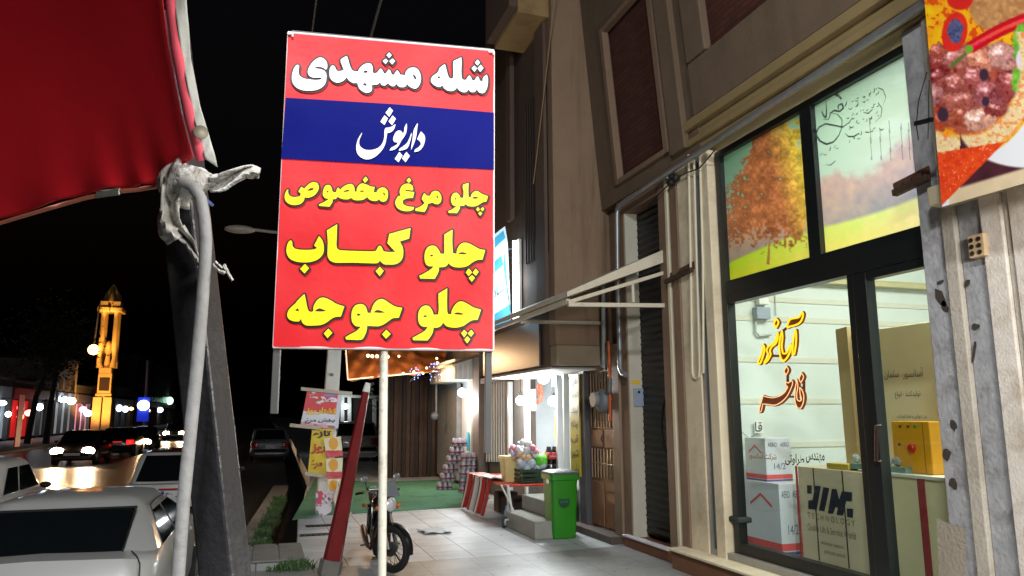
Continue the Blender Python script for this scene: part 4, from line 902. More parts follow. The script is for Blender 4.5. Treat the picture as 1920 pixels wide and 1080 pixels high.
L3 = [[(190,405),(185,460),(205,510),(260,540),(340,540),(395,525),(400,480),(360,450),(410,365),(460,400),(540,320),(620,285),(690,305),(712,370),(695,440),(640,510),(560,550),(500,555),(470,545),(450,610),(400,660),(310,680),(220,670),(150,620),(125,550),(135,480),(160,430)], [(510,435),(560,395),(625,390),(610,420),(560,435)],
 [(870,335),(920,360),(945,440),(960,460),(1010,460),(1020,410),(1045,375),(1075,420),(1140,360),(1230,320),(1290,330),(1320,380),(1325,450),(1358,455),(1365,400),(1390,350),(1450,310),(1530,330),(1600,360),(1670,370),(1650,460),(1700,465),(1730,410),(1790,380),(1850,390),(1890,440),(1895,530),(1870,600),(1820,625),(1770,610),(1745,580),(1700,610),(1620,605),(1560,570),(1545,540),(1480,585),(1390,600),(1310,590),(1265,555),(1220,580),(1130,580),(1060,555),(1040,535),(1000,575),(950,580),(940,640),(895,710),(720,695),(710,670),(800,630),(880,580),(810,555),(780,500),(790,420),(820,355)],
 [(1120,450),(1180,425),(1240,425),(1230,445),(1170,455)], [(1400,450),(1440,430),(1495,435),(1470,455)], [(1810,455),(1845,490),(1850,525),(1820,500)], [(835,450),(860,440),(885,452),(860,470)], [(1515,190),(1555,245),(1505,302),(1465,250)]]
L3b = [[(270,480),(275,420),(310,350),(370,318),(430,315),(485,350),(500,410),(490,432),(440,425),(370,415),(360,435),(440,450),(520,455),(495,560),(440,560),(380,570),(330,595),(320,640),(350,680),(420,705),(515,715),(505,760),(420,785),(310,775),(230,730),(195,660),(205,590),(245,530),(290,520)], [(428,210),(468,260),(425,302),(385,260)],
 [(690,475),(740,520),(790,520),(815,470),(860,440),(920,445),(965,490),(985,560),(970,630),(920,668),(860,655),(825,640),(750,665),(735,730),(695,800),(540,780),(540,740),(620,710),(700,650),(670,610),(650,560)], [(895,515),(925,530),(930,570),(905,555)],
 [(1355,330),(1450,300),(1445,420),(1450,550),(1490,545),(1500,500),(1540,455),(1600,440),(1680,490),(1785,530),(1755,620),(1680,640),(1600,690),(1520,705),(1440,695),(1400,665),(1360,695),(1305,690),(1290,760),(1250,820),(1110,815),(1100,785),(1180,750),(1240,700),(1180,680),(1150,610),(1160,530),(1200,475),(1250,470),(1290,510),(1310,560),(1360,555),(1365,450),(1350,380)], [(1200,575),(1225,560),(1250,575),(1225,592)], [(1500,560),(1550,540),(1620,550),(1600,570),(1540,572)],
 [(1610,715),(1643,755),(1610,793),(1580,755)], [(1690,715),(1720,745),(1690,788),(1655,755)], [(1650,790),(1683,822),(1650,865),(1617,822)]]
L4 = [[(235,370),(255,400),(260,460),(300,510),(380,530),(500,535),(600,530),(660,515),(680,500),(630,460),(715,295),(765,360),(795,450),(795,560),(760,640),(690,700),(580,740),(450,750),(320,735),(220,690),(170,620),(155,540),(170,450),(200,390)], [(475,775),(545,850),(465,940),(390,860)],
 [(850,200),(1025,95),(1020,300),(1015,480),(1060,535),(1200,548),(1400,555),(1600,560),(1690,555),(1730,480),(1760,460),(1790,490),(1820,560),(1920,572),(2024,571),(1960,500),(1889,421),(1919,261),(2284,161),(2259,341),(2099,391),(2149,491),(2159,591),(2144,681),(2089,751),(1999,786),(1889,786),(1850,786),(1795,760),(1760,715),(1720,760),(1600,765),(1300,755),(1000,755),(910,720),(865,650),(860,550),(865,400)], [(1755,825),(1825,895),(1755,985),(1685,900)]]
L4b = [[(1035,180),(1175,95),(1170,300),(1180,500),(1245,510),(1250,450),(1290,370),(1350,325),(1430,325),(1530,370),(1640,430),(1735,445),(1690,610),(1590,620),(1500,670),(1430,720),(1320,745),(1200,735),(1140,705),(1105,670),(1070,720),(1010,740),(945,740),(930,830),(870,940),(620,935),(605,890),(700,840),(800,780),(850,725),(760,720),(710,670),(695,580),(705,480),(750,400),(820,370),(890,385),(940,450),(970,510),(1035,510),(1035,400)], [(780,545),(810,525),(855,540),(820,560)], [(1270,515),(1300,490),(1360,485),(1430,510),(1380,522)],
 [(1455,762),(1511,830),(1450,893),(1402,830)], [(1570,762),(1623,820),(1575,888),(1519,835)], [(1510,876),(1558,922),(1505,993),(1452,925)]]
L5 = [[(465,145),(485,230),(505,340),(530,430),(575,455),(620,440),(620,370),(670,270),(740,215),(820,215),(920,260),(1020,320),(1150,360),(1090,535),(990,545),(920,580),(840,640),(740,680),(600,690),(490,685),(430,640),(405,575),(370,620),(280,615),(200,580),(170,520),(185,440),(240,370),(310,310),(345,260)], [(300,435),(350,390),(375,445)], [(640,445),(680,410),(730,395),(800,420),(840,440),(760,450)], [(875,740),(945,815),(860,905),(795,825)],
 [(1420,320),(1490,340),(1530,400),(1545,470),(1600,475),(1615,420),(1650,330),(1710,260),(1780,235),(1840,250),(1930,310),(2030,365),(2143,385),(2083,555),(1980,565),(1910,610),(1830,665),(1740,700),(1640,700),(1540,695),(1530,780),(1490,880),(1430,935),(1180,930),(1165,890),(1250,840),(1360,780),(1430,710),(1340,695),(1285,630),(1270,540),(1280,440),(1330,350)], [(1350,510),(1385,480),(1435,500),(1400,525)], [(1650,465),(1690,430),(1740,425),(1800,445),(1850,465),(1760,472)], [(1869,760),(1943,835),(1863,915),(1795,840)]]
L5b = [[(935,140),(1085,50),(1080,250),(1085,460),(1110,500),(1160,490),(1160,440),(1200,360),(1260,295),(1330,275),(1420,310),(1540,380),(1665,415),(1605,590),(1510,600),(1440,640),(1360,695),(1240,725),(1120,715),(1060,690),(1015,640),(970,700),(910,725),(850,725),(835,810),(790,890),(745,945),(500,940),(490,900),(600,840),(700,780),(750,715),(650,700),(600,640),(585,550),(600,440),(650,370),(720,345),(780,365),(830,440),(850,505),(930,500),(940,400),(935,250)], [(665,535),(700,510),(745,525),(710,545)], [(1190,495),(1230,470),(1280,465),(1370,490),(1330,505)],
 [(1375,762),(1428,815),(1375,893),(1322,820)], [(1495,762),(1543,820),(1490,883),(1437,825)], [(1430,872),(1478,925),(1425,993),(1377,930)]]
m_lw = M("letter_white", (232, 228, 236), .42, var=.04); m_ly = M("letter_yellow", (240, 214, 14), .42, var=.04); m_lo = M("letter_outline", (30, 12, 12), .5, var=.1)
def letters(groups, mat, outline, shadow=True):
    P = []
    for polys, ox, oy in groups: P += [smooth_poly([(ox + x / Z, oy + y / Z) for x, y in pl], 3) for pl in polys]
    A = np.vstack(P); x0, y0 = A.min(0) - 5; x1, y1 = A.max(0) + 6
    XX, YY = np.meshgrid(np.arange(x0, x1, .75), np.arange(y0, y1, .75)); D = sdf(P, XX, YY)
    k = MB(); field_mesh(k, D, XX, YY, lambda x, y: sg(x, y, .0065)); k.build("lettering", mat, sgn)
    if outline:
        E = np.minimum(D - outline, np.roll(np.roll(D, 2, 1), 2, 0) - outline)
        k = MB(); field_mesh(k, E, XX, YY, lambda x, y: sg(x, y, .0042)); k.build("letter_outline", m_lo, sgn)
letters([(L1, 520, 80), (L1b, 720, 80)], m_lw, 2.6); letters([(L2, 640, 190)], m_lw, 0)
letters([(L3, 520, 310), (L3b, 720, 310)], m_ly, 2.4); letters([(L4, 520, 410), (L4b, 720, 420)], m_ly, 2.6); letters([(L5, 520, 535), (L5b, 720, 535)], m_ly, 2.6)
m_hem = M("banner_hem", (214, 200, 200), .5, var=.1)
k = MB()
for p, q in ((cor[0], cor[1]), (cor[3], cor[2])): k.tube([sg(x, y, -.006) for x, y in line(p, q, 8)], .0062, 8)
k.tube([sg(x, y, -.003) for x, y in line(cor[1], cor[2], 8)], .0036, 8); k.tube([sg(x, y, -.003) for x, y in line(cor[0], cor[3], 8)], .0022, 8)
k.build("banner_hem", m_hem, sgn, smooth=40)
m_ft = M("frame_tube", (80, 82, 82), .5, metal=.3, var=.2, dirt=(80, 74, 68), dirt_amt=.5)
for (x0, y0, x1, y1) in ((547, 62, 514, 776), (920, 96, 914, 850)):
    k = MB(); k.beam(sg(x0, y0, -.022), sg(x1, y1, -.022), .022, .022, up=SN); k.build("side_tube", m_ft, sgn, bevel=.002)
k = MB()
for (x0, y0, x1, y1) in ((547, 64, 920, 98), (514, 648, 917, 654)): k.beam(sg(x0, y0, -.022), sg(x1, y1, -.022), .02, .02, up=SN)
k.split("cross_tube", m_ft, sgn, bevel=.002)
pb = sg(716, 1080, -.02); pt = sg(725, 80, -.035); dirv = (pb - pt).normalized(); pbase = pt + dirv * ((pt.z) / -dirv.z)
k = MB(); k.tube([pt, pbase], .0135, 12); k.build("pole", M("flaking_white_paint", (206, 204, 190), .5, var=.12, dirt=(120, 104, 84), dirt_amt=.85, dscale=16), sgn, smooth=40)
k = MB(); k.lathe([(.13, 0), (.13, .03), (.03, .05)], (pbase.x, pbase.y, .005), n=20); k.build("base_plate", m_black, sgn, smooth=30)
k = MB()
for (x, y) in ((544, 64), (921, 98)): k.tube([sg(x - 5, y - 1, .004), sg(x + 5, y, .004), sg(x + 4, y + 5, .005)], .004, 6)
k.split("tie", m_white, sgn)

# ------------------------------------------------------------------ red canopy of the stall, its post, tie and rope (close to the camera)
DC = 1.12
can = thing("stall_canopy", "red fabric stall canopy corner with a pale hem hanging over the view", "canopy", PD(300, 330, DC))
def cz(x, y): return PD(x, y, DC + (x - 380) * -.00035 + (400 - y) * -.0004)
m_red = M("canopy_red", (222, 26, 40), .55, var=.06, scale=5, bump=.08, bscale=10)
edgeR = [(300, -400), (304, -200), (312, 0), (323, 90), (336, 160), (348, 220), (360, 265), (370, 300)]
edgeB = [(-700, 580), (-400, 510), (-180, 462), (0, 419), (90, 392), (160, 372), (215, 360), (260, 356), (295, 350), (325, 328), (370, 300)]
def canp(u, v):
    # u along the hem from far left to the corner, v from hem up
    i = u * (len(edgeB) - 1); a = min(int(i), len(edgeB) - 2); f = i - a; bx = edgeB[a][0] * (1 - f) + edgeB[a + 1][0] * f; by = edgeB[a][1] * (1 - f) + edgeB[a + 1][1] * f
    j = (1 - v) * (len(edgeR) - 1); c_ = min(int(j), len(edgeR) - 2); g_ = j - c_; rx = edgeR[c_][0] * (1 - g_) + edgeR[c_ + 1][0] * g_; ry = edgeR[c_][1] * (1 - g_) + edgeR[c_ + 1][1] * g_
    x = bx + (rx - 378); y = by + (ry - 306)
    p = cz(x, y); w_ = (.006 * math.sin(u * 40) * (1 - v) ** 6 + .002 * math.sin(u * 9 + v * 5))
    return p + Vector((0, w_, 0))
k = MB(); k.grid(canp, 60, 30); k.build("fabric", m_red, can, smooth=60, solid=.002)
k = MB(); pts = [cz(x + 8, y) for x, y in edgeR]; k.tube(pts, [.0075] * len(pts), 10); k.build("piping", M("piping_pink", (232, 92, 110), .4, var=.15, scale=20), can, smooth=60)
k = MB()
def trim(u, v):
    j = u * (len(edgeR) - 1); c_ = min(int(j), len(edgeR) - 2); g_ = j - c_; rx = edgeR[c_][0] * (1 - g_) + edgeR[c_ + 1][0] * g_; ry = edgeR[c_][1] * (1 - g_) + edgeR[c_ + 1][1] * g_
    wv = 19 + 3 * math.sin(u * 9); return cz(rx + 15 + wv * v * (1 if u < .9 else 1.0), ry + 3 * v) + Vector((0, .02 * v + .004 * math.sin(u * 30 + v * 3), 0))
k.grid(trim, 40, 6); k.build("edge_band", M("band_white", (186, 188, 180), .6, var=.12, scale=10, bump=.3, bscale=20), can, smooth=60, solid=.003)
k = MB(); gp = cz(376, 251); ax = Vector((.25, -.95, 0)); k.lathe([(.0045, 0), (.010, .002), (.010, .004), (.004, .005)], gp + Vector((0, -.004, 0)), ax, 16); k.build("eyelet", M("eyelet_steel", (84, 78, 64), .4, metal=.5, var=.2), can, smooth=40)
k = MB(); k.tube([cz(x, y) + Vector((0, -.002, 0)) for x, y in edgeB[2:9]], .0035, 6); k.build("hem_cord", M("hem_tan", (196, 120, 96), .6, var=.3, scale=30), can, smooth=60)
k = MB(); k.beam(cz(182, 367) + Vector((0, -.006, 0)), cz(226, 361) + Vector((0, -.006, 0)), .004, .012); k.build("hem_clip", M("clip_steel", (170, 176, 166), .3, metal=.6, var=.3, scale=60), can, bevel=.002)
# black steel post
pst = thing("canopy_post", "black square steel post leaning beside the hanging white rope", "post", PD(430, 1080, 1.1))
k = MB()
pa, pbm = PD(345, 360, DC + .03), PD(424, 1086, 1.05); dv = (pbm - pa).normalized(); pend = pa + dv * (pa.z / -dv.z)
lat = Vector(RW @ [1, 0, 0]); fwd = Vector(RW @ [0, 0, 1])
ang = .62
def ringp(c, s):
    r_ = s * .7071; out = []
    for q in range(4):
        a = ang + math.pi / 2 * q; out.append(c + lat * (r_ * math.cos(a)) + fwd * (r_ * math.sin(a)))
    return out
k.loft([ringp(pa + (pa - pend).normalized() * .3, .052), ringp(pend, .052)]); k.build("steel_tube", M("post_black", (44, 44, 47), .38, var=.4, scale=9, bump=.2, bscale=60, dirt=(96, 96, 98), dirt_amt=.25, dscale=7), pst, bevel=.004)
k = MB(); k.lathe([(.12, 0), (.12, .012)], (pend.x, pend.y, .005), n=4); k.build("foot_plate", m_black, pst)
# white cloth tie: a wrapped lump, a tail to the right, a hanging flap and a loose strip
tie = thing("cloth_tie", "white plastic strip knotted round the canopy corner with loose ends", "tie", PD(350, 340, 1.08))
m_rag = M("white_rag", (202, 200, 194), .85, var=.3, scale=22, bump=.9, bscale=36, dirt=(130, 120, 104), dirt_amt=.6, dscale=14)
k = MB()
def lump(u, v):
    th = 2 * math.pi * u; ph = math.pi * (v - .5); r = 1 + .10 * math.sin(5 * th + 3 * ph) + .06 * math.sin(9 * th)
    x = 350 + 50 * math.cos(ph) * math.cos(th) * r + 6 * math.sin(ph); y = 342 + (36 - 10 * math.cos(th)) * math.sin(ph) * r - 8 * math.cos(th) * math.cos(ph)
    return PD(x, y, DC - .02 - .035 * math.cos(ph) * math.sin(th))
k.grid(lump, 32, 18); k.build("knot", m_rag, tie, smooth=80)
k = MB()
def strip3(mb, ctr, d, nw=6, tw=.15):
    n = len(ctr)
    def f(u, v):
        i = u * (n - 1); a = min(int(i), n - 2); g_ = i - a
        x, y, w_ = [ctr[a][q] * (1 - g_) + ctr[a + 1][q] * g_ for q in range(3)]
        tx, ty = ctr[a + 1][0] - ctr[a][0], ctr[a + 1][1] - ctr[a][1]; L = math.hypot(tx, ty); nx_, ny_ = -ty / L, tx / L
        s = (v - .5) * w_; return PD(x + nx_ * s, y + ny_ * s, d - .012 * math.sin(v * 7 + u * 5) - .01 * u)
    mb.grid(f, 24, nw)
strip3(k, [(392, 345, 30), (415, 342, 34), (440, 330, 26), (460, 322, 22), (474, 322, 26), (487, 325, 18)], DC - .03); k.build("tail", m_rag, tie, smooth=80, solid=.002)
k = MB(); strip3(k, [(326, 350, 44), (318, 390, 34), (316, 412, 40), (320, 432, 46), (330, 450, 36)], DC - .035); strip3(k, [(335, 430, 26), (355, 455, 18), (366, 480, 12), (374, 497, 10)], DC - .04); k.build("hanging_flap", m_rag, tie, smooth=80, solid=.002)
k = MB(); strip3(k, [(402, 492, 7), (414, 506, 10), (422, 512, 7)], DC - .06); strip3(k, [(420, 496, 3), (428, 512, 3), (436, 526, 3)], DC - .06); k.build("loose_strip", m_rag, tie, solid=.002)
k = MB(); k.beam(PD(386, 374, DC - .055), PD(398, 384, DC - .055), .012, .004); k.build("blue_tape", M("tape_blue", (80, 96, 150), .5, var=.1), tie)
rope = MB(); pr = [(340, 338), (362, 350), (376, 372), (383, 410), (386, 450), (384, 500), (378, 580), (370, 680), (358, 800), (344, 940), (334, 1080), (326, 1200)]
rope.tube([PD(x, y, DC - .06 - .0001 * (y - 340)) for x, y in pr], [.0085] * len(pr), 10); o = rope.build("hanging_rope", M("rope_white", (150, 150, 149), .75, var=.2, scale=30, bump=.15, bscale=60), None, smooth=60); tag(o, "thick white rope hanging down in front of the black post", "rope")

# ------------------------------------------------------------------ food banner at the top right
XB = FX - .38
fb = thing("food_banner", "large printed banner of grilled kebab and peppers above the pale pillar", "banner", PX(1840, 200, XB))
CH = [(1762, 120, 26, 30, (150, 60, 56)), (1796, 112, 24, 20, (196, 120, 112)), (1765, 150, 26, 22, (132, 46, 48)), (1838, 115, 30, 26, (208, 130, 104)), (1880, 105, 30, 26, (206, 150, 140)), (1790, 160, 30, 22, (156, 76, 70)), (1830, 150, 26, 24, (164, 80, 78)), (1752, 185, 22, 26, (184, 120, 120)),
      (1800, 190, 34, 22, (176, 96, 84)), (1850, 178, 32, 28, (168, 92, 96)), (1890, 160, 26, 30, (158, 74, 74)), (1762, 225, 20, 24, (176, 64, 40)), (1795, 222, 26, 20, (166, 80, 60)), (1838, 226, 30, 24, (216, 160, 140)), (1760, 95, 18, 16, (170, 80, 66)), (1870, 205, 26, 18, (150, 70, 66))]
def food(px, py):
    qx_, qy_ = px + 26 * (fbm(px, py, 28, 41) - .5) + 12 * (fbm(px, py, 8, 43) - .5), py + 26 * (fbm(px, py, 28, 51) - .5) + 12 * (fbm(px, py, 8, 53) - .5)
    n = fbm(px, py, 22, 5); n2 = fbm(px, py, 7, 8); n3 = vnoise(px, py, 3.2, 2)
    c = np.stack([246 + 0 * n, 150 + 110 * (n - .3), 10 + 30 * n2], -1)                                        # saffron rice / flame
    c = np.where(((n2 * .6 + n * .6) < .52)[..., None], np.stack([214 + 20 * n, 70 + 40 * n2, 20 + 0 * n], -1), c)
    def ov(m, col):
        nonlocal c; m = np.clip(m, 0, 1)[..., None]; c = c * (1 - m) + col * m
    R = lambda r, g_, b_: np.stack([r + 0 * px, g_ + 0 * px, b_ + 0 * px], -1)
    kf = (1 - np.hypot((px - 1875) / 62, (py - 10) / 56)) * 9; ov(kf, np.stack([176 + 70 * (n2 - .3), 126 + 70 * (n2 - .35), 76 + 50 * (n2 - .3)], -1))
    sh = (1 - np.hypot((px - 1815) / 90, (py - 165) / 92)) * 8 + 2.2 * (n - .5); ov(sh, np.stack([150 + 50 * n2, 62 + 40 * n2, 50 + 30 * n2], -1))
    for (x, y, rx, ry, col) in CH:
        e = np.hypot((qx_ - x) / rx, (qy_ - y) / ry) + .25 * (n2 - .5); hl = np.clip(1.0 - np.hypot((qx_ - x + rx * .2) / (rx * .75), (qy_ - y + ry * .4) / (ry * .5)), 0, 1)
        base = np.array(col, float) * np.array([1.12, 1.1, 1.1]) * (.8 + .5 * (n3 - .2) * .5)[..., None]; base = base + (60 * hl + 90 * np.clip((n2 - .52) * 5, 0, 1) * np.clip(hl * 2, 0, 1) - 40 * np.clip((.42 - n2) * 5, 0, 1))[..., None]
        base = np.where(((e > .92))[..., None], base * .78, base) + (50 * (n[..., None] - .45)) * np.array([1, .8, .6]); ov((1.05 - e) * 8, base)
    for (x, y, r) in ((1845, 140, 10), (1768, 215, 12), (1848, 190, 8)): ov((1 - np.hypot((px - x) / r, (py - y) / (r * 1.3))) * 4, R(64, 44, 60))
    e = np.hypot((px - 1790 + (py - 60) * .12) / 25, (py - 60) / 39); ov((1 - e) * 12, np.stack([206 + 30 * n, 34 + 24 * n2, 30 + 10 * n], -1)); ov((1 - np.hypot((px - 1791) / 15, (py - 58) / 25) - .5 * (n2 - .5)) * 7, np.stack([50 + 60 * n3, 60 + 50 * n3, 96 + 60 * n3], -1))
    e = np.hypot((px - 1800) / 26, (py + 2) / 22); ov((1 - e) * 9, R(214, 40, 34))
    # pepper
    ax, ay, bx, by = 1822, 88, 1945, 30; t_ = np.clip(((px - ax) * (bx - ax) + (py - ay) * (by - ay)) / ((bx - ax) ** 2 + (by - ay) ** 2), 0, 1); d = np.hypot(px - ax - t_ * (bx - ax), py - ay - t_ * (by - ay) + 6 * np.sin(t_ * 3.14))
    ov((12 + 2 * t_ - d) * .6, np.stack([196 + 40 * (d < 5), 20 + 60 * ((d < 4) & (py < ay + t_ * (by - ay) - 1)), 36 + 50 * (d < 3)], -1)); ov((9 - np.hypot(px - 1817, py - 92)) * .5, R(120, 170, 50))
    ov((3 - np.abs((px - 1800) * .5 + (py - 110) * .6)) * (np.abs(px - 1797) < 14) , R(90, 120, 50))
    for (x, y, rx, ry) in ((1914, 72, 14, 26), (1930, 100, 26, 18), (1912, 150, 16, 24), (1936, 168, 22, 22)):
        ov((1.1 - np.hypot((px - x) / rx, (py - y) / ry) - .8 * (n2 - .5)) * 6, np.stack([70 + 90 * n2, 150 + 70 * n2, 40 + 40 * n2], -1))
    ov((1 - np.hypot((px - 1918) / 14, (py - 112) / 24)) * 6, R(226, 216, 232))
    # bread edge below the meat
    r_ = np.hypot((px - 1800) / 150, (py - 120) / 178); ov(np.minimum(r_ - .74 + .04 * (n - .5), 1.0 - r_) * 22 * (py > 60) , np.stack([240 + 0 * n, 214 + 30 * (n - .5) - 60 * (n2 > .62), 150 - 60 * (n2 > .58) + 30 * n], -1) * (.94 + .1 * n3)[..., None])
    ov((r_ - 1.0) * 40 * (py > 60), R(232, 234, 238))
    pl = np.hypot((px - 1930) / 130, (py - 235) / 78); ov((pl - 1.0) * 20 * (py > 235) * (px > 1800), np.stack([60 + 30 * n, 30 + 16 * n, 40 + 12 * n], -1))
    ov((py - (352 - (px - 1790) * .30)) * .2 * (px > 1780), np.stack([206 + 20 * n, 186 + 20 * n, 150 + 20 * n], -1))
    # red crisp triangle
    A, B_, C_ = (1748, 288), (1884, 266), (1765, 386)
    def ed(p, q): return ((q[0] - p[0]) * (py - p[1]) - (q[1] - p[1]) * (px - p[0])) / math.hypot(q[0] - p[0], q[1] - p[1])
    tri = np.minimum(np.minimum(ed(A, B_), ed(B_, C_)), ed(C_, A)); ov(tri * .7 + .6, np.stack([206 + 40 * n2, 48 + 46 * n2, 22 + 16 * n2], -1) + (60 * (n3 > .86))[..., None])
    return c
k3 = lambda x, y: PX(x, y, XB)
print_sheet("printed_face", k3, [(1718, -180), (2150, -330), (2150, 278), (1766, 388)], 230, 270, food, print_mat("banner_print", 0, .35), fb)
k = MB()
for p, q in (((1722, -5), (1770, 384)),): pass
k.tube([PX(1741, -180, XB + .03), PX(1776, 384, XB + .03)], .012, 8); k.tube([PX(1766, 384, XB + .03), PX(2150, 276, XB + .03)], .012, 8); k.build("banner_frame", m_galv, fb, smooth=40)
k = MB(); k.tube([PX(1738, 135, XB + .02), PX(1722, 190, XB + .04), PX(1718, 235, XB + .05), PX(1722, 262, XB + .05)], .004, 6); k.tube([PX(1742, 150, XB + .02), PX(1740, 260, XB + .04)], .003, 6); k.build("tie_wire", m_black, fb)
k = MB(); k.beam(PX(1716, 232, XB + .05), PX(1748, 224, XB + .02), .02, .03); k.build("fixing_clip", m_black, fb)

# ------------------------------------------------------------------ neighbour with its projecting storey, and the grocery beneath it
XO = 3.82; YN1 = 13.3
zsof = 2.34
nb = thing("neighbour_building", "taller stained beige house with a projecting upper storey and balcony slab", "building", (4.2, 11, 0))
m_stain = M("stained_render", (142, 118, 96), .85, var=.16, scale=3, bump=.35, bscale=70, dirt=(96, 80, 58), dirt_amt=.75, dscale=1.1)
nt_ = m_stain.node_tree
for n_ in [n for n in nt_.nodes if n.type == 'TEX_NOISE']:
    if abs(n_.inputs["Scale"].default_value - 1.1) < 1e-3:
        mp = nt_.nodes.new("ShaderNodeMapping"); mp.inputs["Scale"].default_value = (4, 4, .35); tc = [q for q in nt_.nodes if q.type == 'TEX_COORD'][0]
        nt_.links.new(tc.outputs["Object"], mp.inputs[0]); nt_.links.new(mp.outputs[0], n_.inputs["Vector"])
k = MB(); k.box((XO, YE, zsof + .3), (FX + .6, YE + .25, 12)); k.build("side_wall", m_stain, nb, bevel=.015)
k = MB(); k.box((XO - .0, YE - .02, zsof + .02), (FX + .3, YE + .22, zsof + .3)); k.build("wall_foot", M("foot_render", (150, 136, 114), .8, var=.2, scale=6, dirt=(120, 104, 84), dirt_amt=.6), nb, bevel=.02)
m_face = M("street_face_brown", (84, 68, 60), .8, var=.25, scale=4, dirt=(50, 40, 36), dirt_amt=.6)
k = MB(); k.box((XO + .02, YE + .26, zsof + .02), (FX + .6, YN1, 12)); k.build("street_wall", m_face, nb)
k = MB(); k.box((XO - .05, YE + .24, 3.2), (XO + .02, YE + .62, 12)); k.box((XO - .06, 11.5, 4.9), (XO + .02, 11.75, 8)); k.build("wall_pier", M("pier_brown", (96, 78, 68), .8, var=.2), nb, bevel=.01)
k = MB(); a = PX(1028, 330, XO); b = PX(985, 330, XO); k.box((XO - .002, a.y, 4.0), (XO + .01, b.y, 6.6)); wn = k.build("window", M("window_black", (14, 12, 12), .3, var=.1), nb)
k = MB()
for i in range(9): y = a.y + (b.y - a.y) * (i + .5) / 9; k.box((XO - .03, y - .012, 4.0), (XO - .004, y + .012, 6.6))
k.build("grille", M("grille_brown", (58, 44, 38), .6, var=.2), wn)
p_ = PZ(927, 92, 7.62)
k = MB(); k.box((p_.x, YE + .1, 7.62), (XO + .02, p_.y, 8.0)); k.build("balcony_slab", M("slab_render", (158, 132, 88), .85, var=.25, scale=3, dirt=(98, 70, 44), dirt_amt=.7, dscale=1.3), nb, bevel=.01)
k = MB(); k.box((p_.x - .14, YE + .1, 7.7), (p_.x - .01, p_.y, 9.3)); k.build("balcony_parapet", M("parapet_brown", (92, 74, 64), .8, var=.2), nb)
k = MB(); k.box((XO - .012, YE + .63, zsof + .04), (XO + .018, YN1, zsof + .72)); k.build("fascia_panel", M("fascia_metal", (96, 92, 96), .3, metal=.35, var=.15, scale=3), nb, bevel=.005)
k = MB(); k.box((XO + .03, YE + .26, zsof - .02), (FX + .5, YN1, zsof + .015)); k.build("soffit", M("soffit_paint", (190, 186, 176), .7, var=.15), nb)
t = thing("wall_cable", "thin pale cable sagging down the neighbour's dark street face", "cable", PX(1020, 200, XO - .1)); k = MB(); k.tube([PX(1052, -120, XO - .1), PX(1038, 10, XO - .1), PX(1025, 130, XO - .1), PX(1010, 260, XO - .1), PX(1000, 345, XO - .1)], .008, 6); k.build("cable_run", M("cable_tan", (150, 120, 80), .6, var=.1), t)
# lit tube lamp on the neighbour's face, and the blue blade sign
t = thing("tube_lamp", "glowing white vertical tube lamp beside the blue projecting sign", "lamp", PX(968, 520, XO - .08))
a = PX(966, 452, XO - .09); b = PX(971, 598, XO - .09); b.y = a.y
k = MB(); k.tube([a, b], .045, 10); k.build("tube", emitter("tube_white", (236, 248, 255), 9.0), t, smooth=40)
k = MB(); k.box((XO - .045, a.y - .05, b.z - .03), (XO - .001, a.y + .05, a.z + .03)); k.build("fitting", m_white, t)
lamp("tube_lamp_light", 'POINT', (XO - .16, a.y - .02, (a.z + b.z) / 2), 8, (.9, .97, 1), .08)
YB = a.y + .25
t = thing("blade_sign", "backlit blue and white projecting shop sign half hidden behind the menu banner", "sign", PY(930, 520, YB))
a = PY(905, 430, YB); b = PY(957, 606, YB)
k = MB(); k.prism([PY(890, 468, YB), PY(947, 424, YB), PY(952, 455, YB), PY(958, 606, YB), PY(890, 640, YB)], (0, .14, 0)); k.build("sign_case", M("sign_case_white", (214, 232, 240), .5, var=.05, emit=(190, 225, 240), es=.55), t)
k = MB(); k.poly([PY(x, y, YB - .004) for x, y in ((890, 478), (944, 432), (948, 446), (890, 500))]); k.poly([PY(x, y, YB - .004) for x, y in ((946, 470), (957, 590), (955, 560), (944, 500))]); k.poly([PY(x, y, YB - .004) for x, y in ((890, 520), (940, 480), (944, 496), (890, 545))]); k.poly([PY(x, y, YB - .004) for x, y in ((890, 612), (957, 570), (957, 602), (890, 636))])
k.build("sign_band", M("sign_blue", (70, 170, 205), .5, var=.1, emit=(60, 170, 215), es=.4), t)
k = MB(); text(k, "شادی", PY(912, 545, YB - .005), PY(946, 520, YB - .005), PY(946, 552, YB - .005), PY(912, 578, YB - .005), bold=.03); k.build("sign_lettering", M("sign_grey", (88, 130, 150), .5, var=0), t)
k = MB(); k.beam(PY(900, 470, YB + .2), PY(985, 466, YB + .2), .03); k.build("sign_arm", m_galv, t)
# grocery
gy1, gy0 = FYp(985, 760), FYp(1062, 760)
gs = thing("grocery_shop", "small brightly lit grocery with white door frames under the projecting storey", "shop", (FX, 11.5, 0))
k = MB(); k.box((FX + 2.6, gy0 - .3, 0), (FX + 2.7, gy1 + .6, zsof)); k.box((FX + .1, gy1 + .5, 0), (FX + 2.6, gy1 + .6, zsof)); k.box((FX + .1, gy0 - .3, 0), (FX + 2.6, gy0 - .2, zsof)); k.build("interior_wall", M("grocery_white", (216, 222, 224), .5, var=.08), gs)
k = MB(); k.box((FX - .02, gy0 - .15, .0), (FX + 2.6, gy1 + .6, .52)); k.build("shop_floor", m_conc, gs)
m_alu = M("white_aluminium", (222, 226, 226), .35, var=.05)
for px, w_ in ((958, .09), (990, .10), (1050, .09), (1063, .05)):
    y = FYp(px, 780); k = MB(); k.box((FX - .06, y - w_ / 2, .0), (FX + .03, y + w_ / 2, zsof - .03)); k.build("door_post", m_alu, gs, bevel=.005)
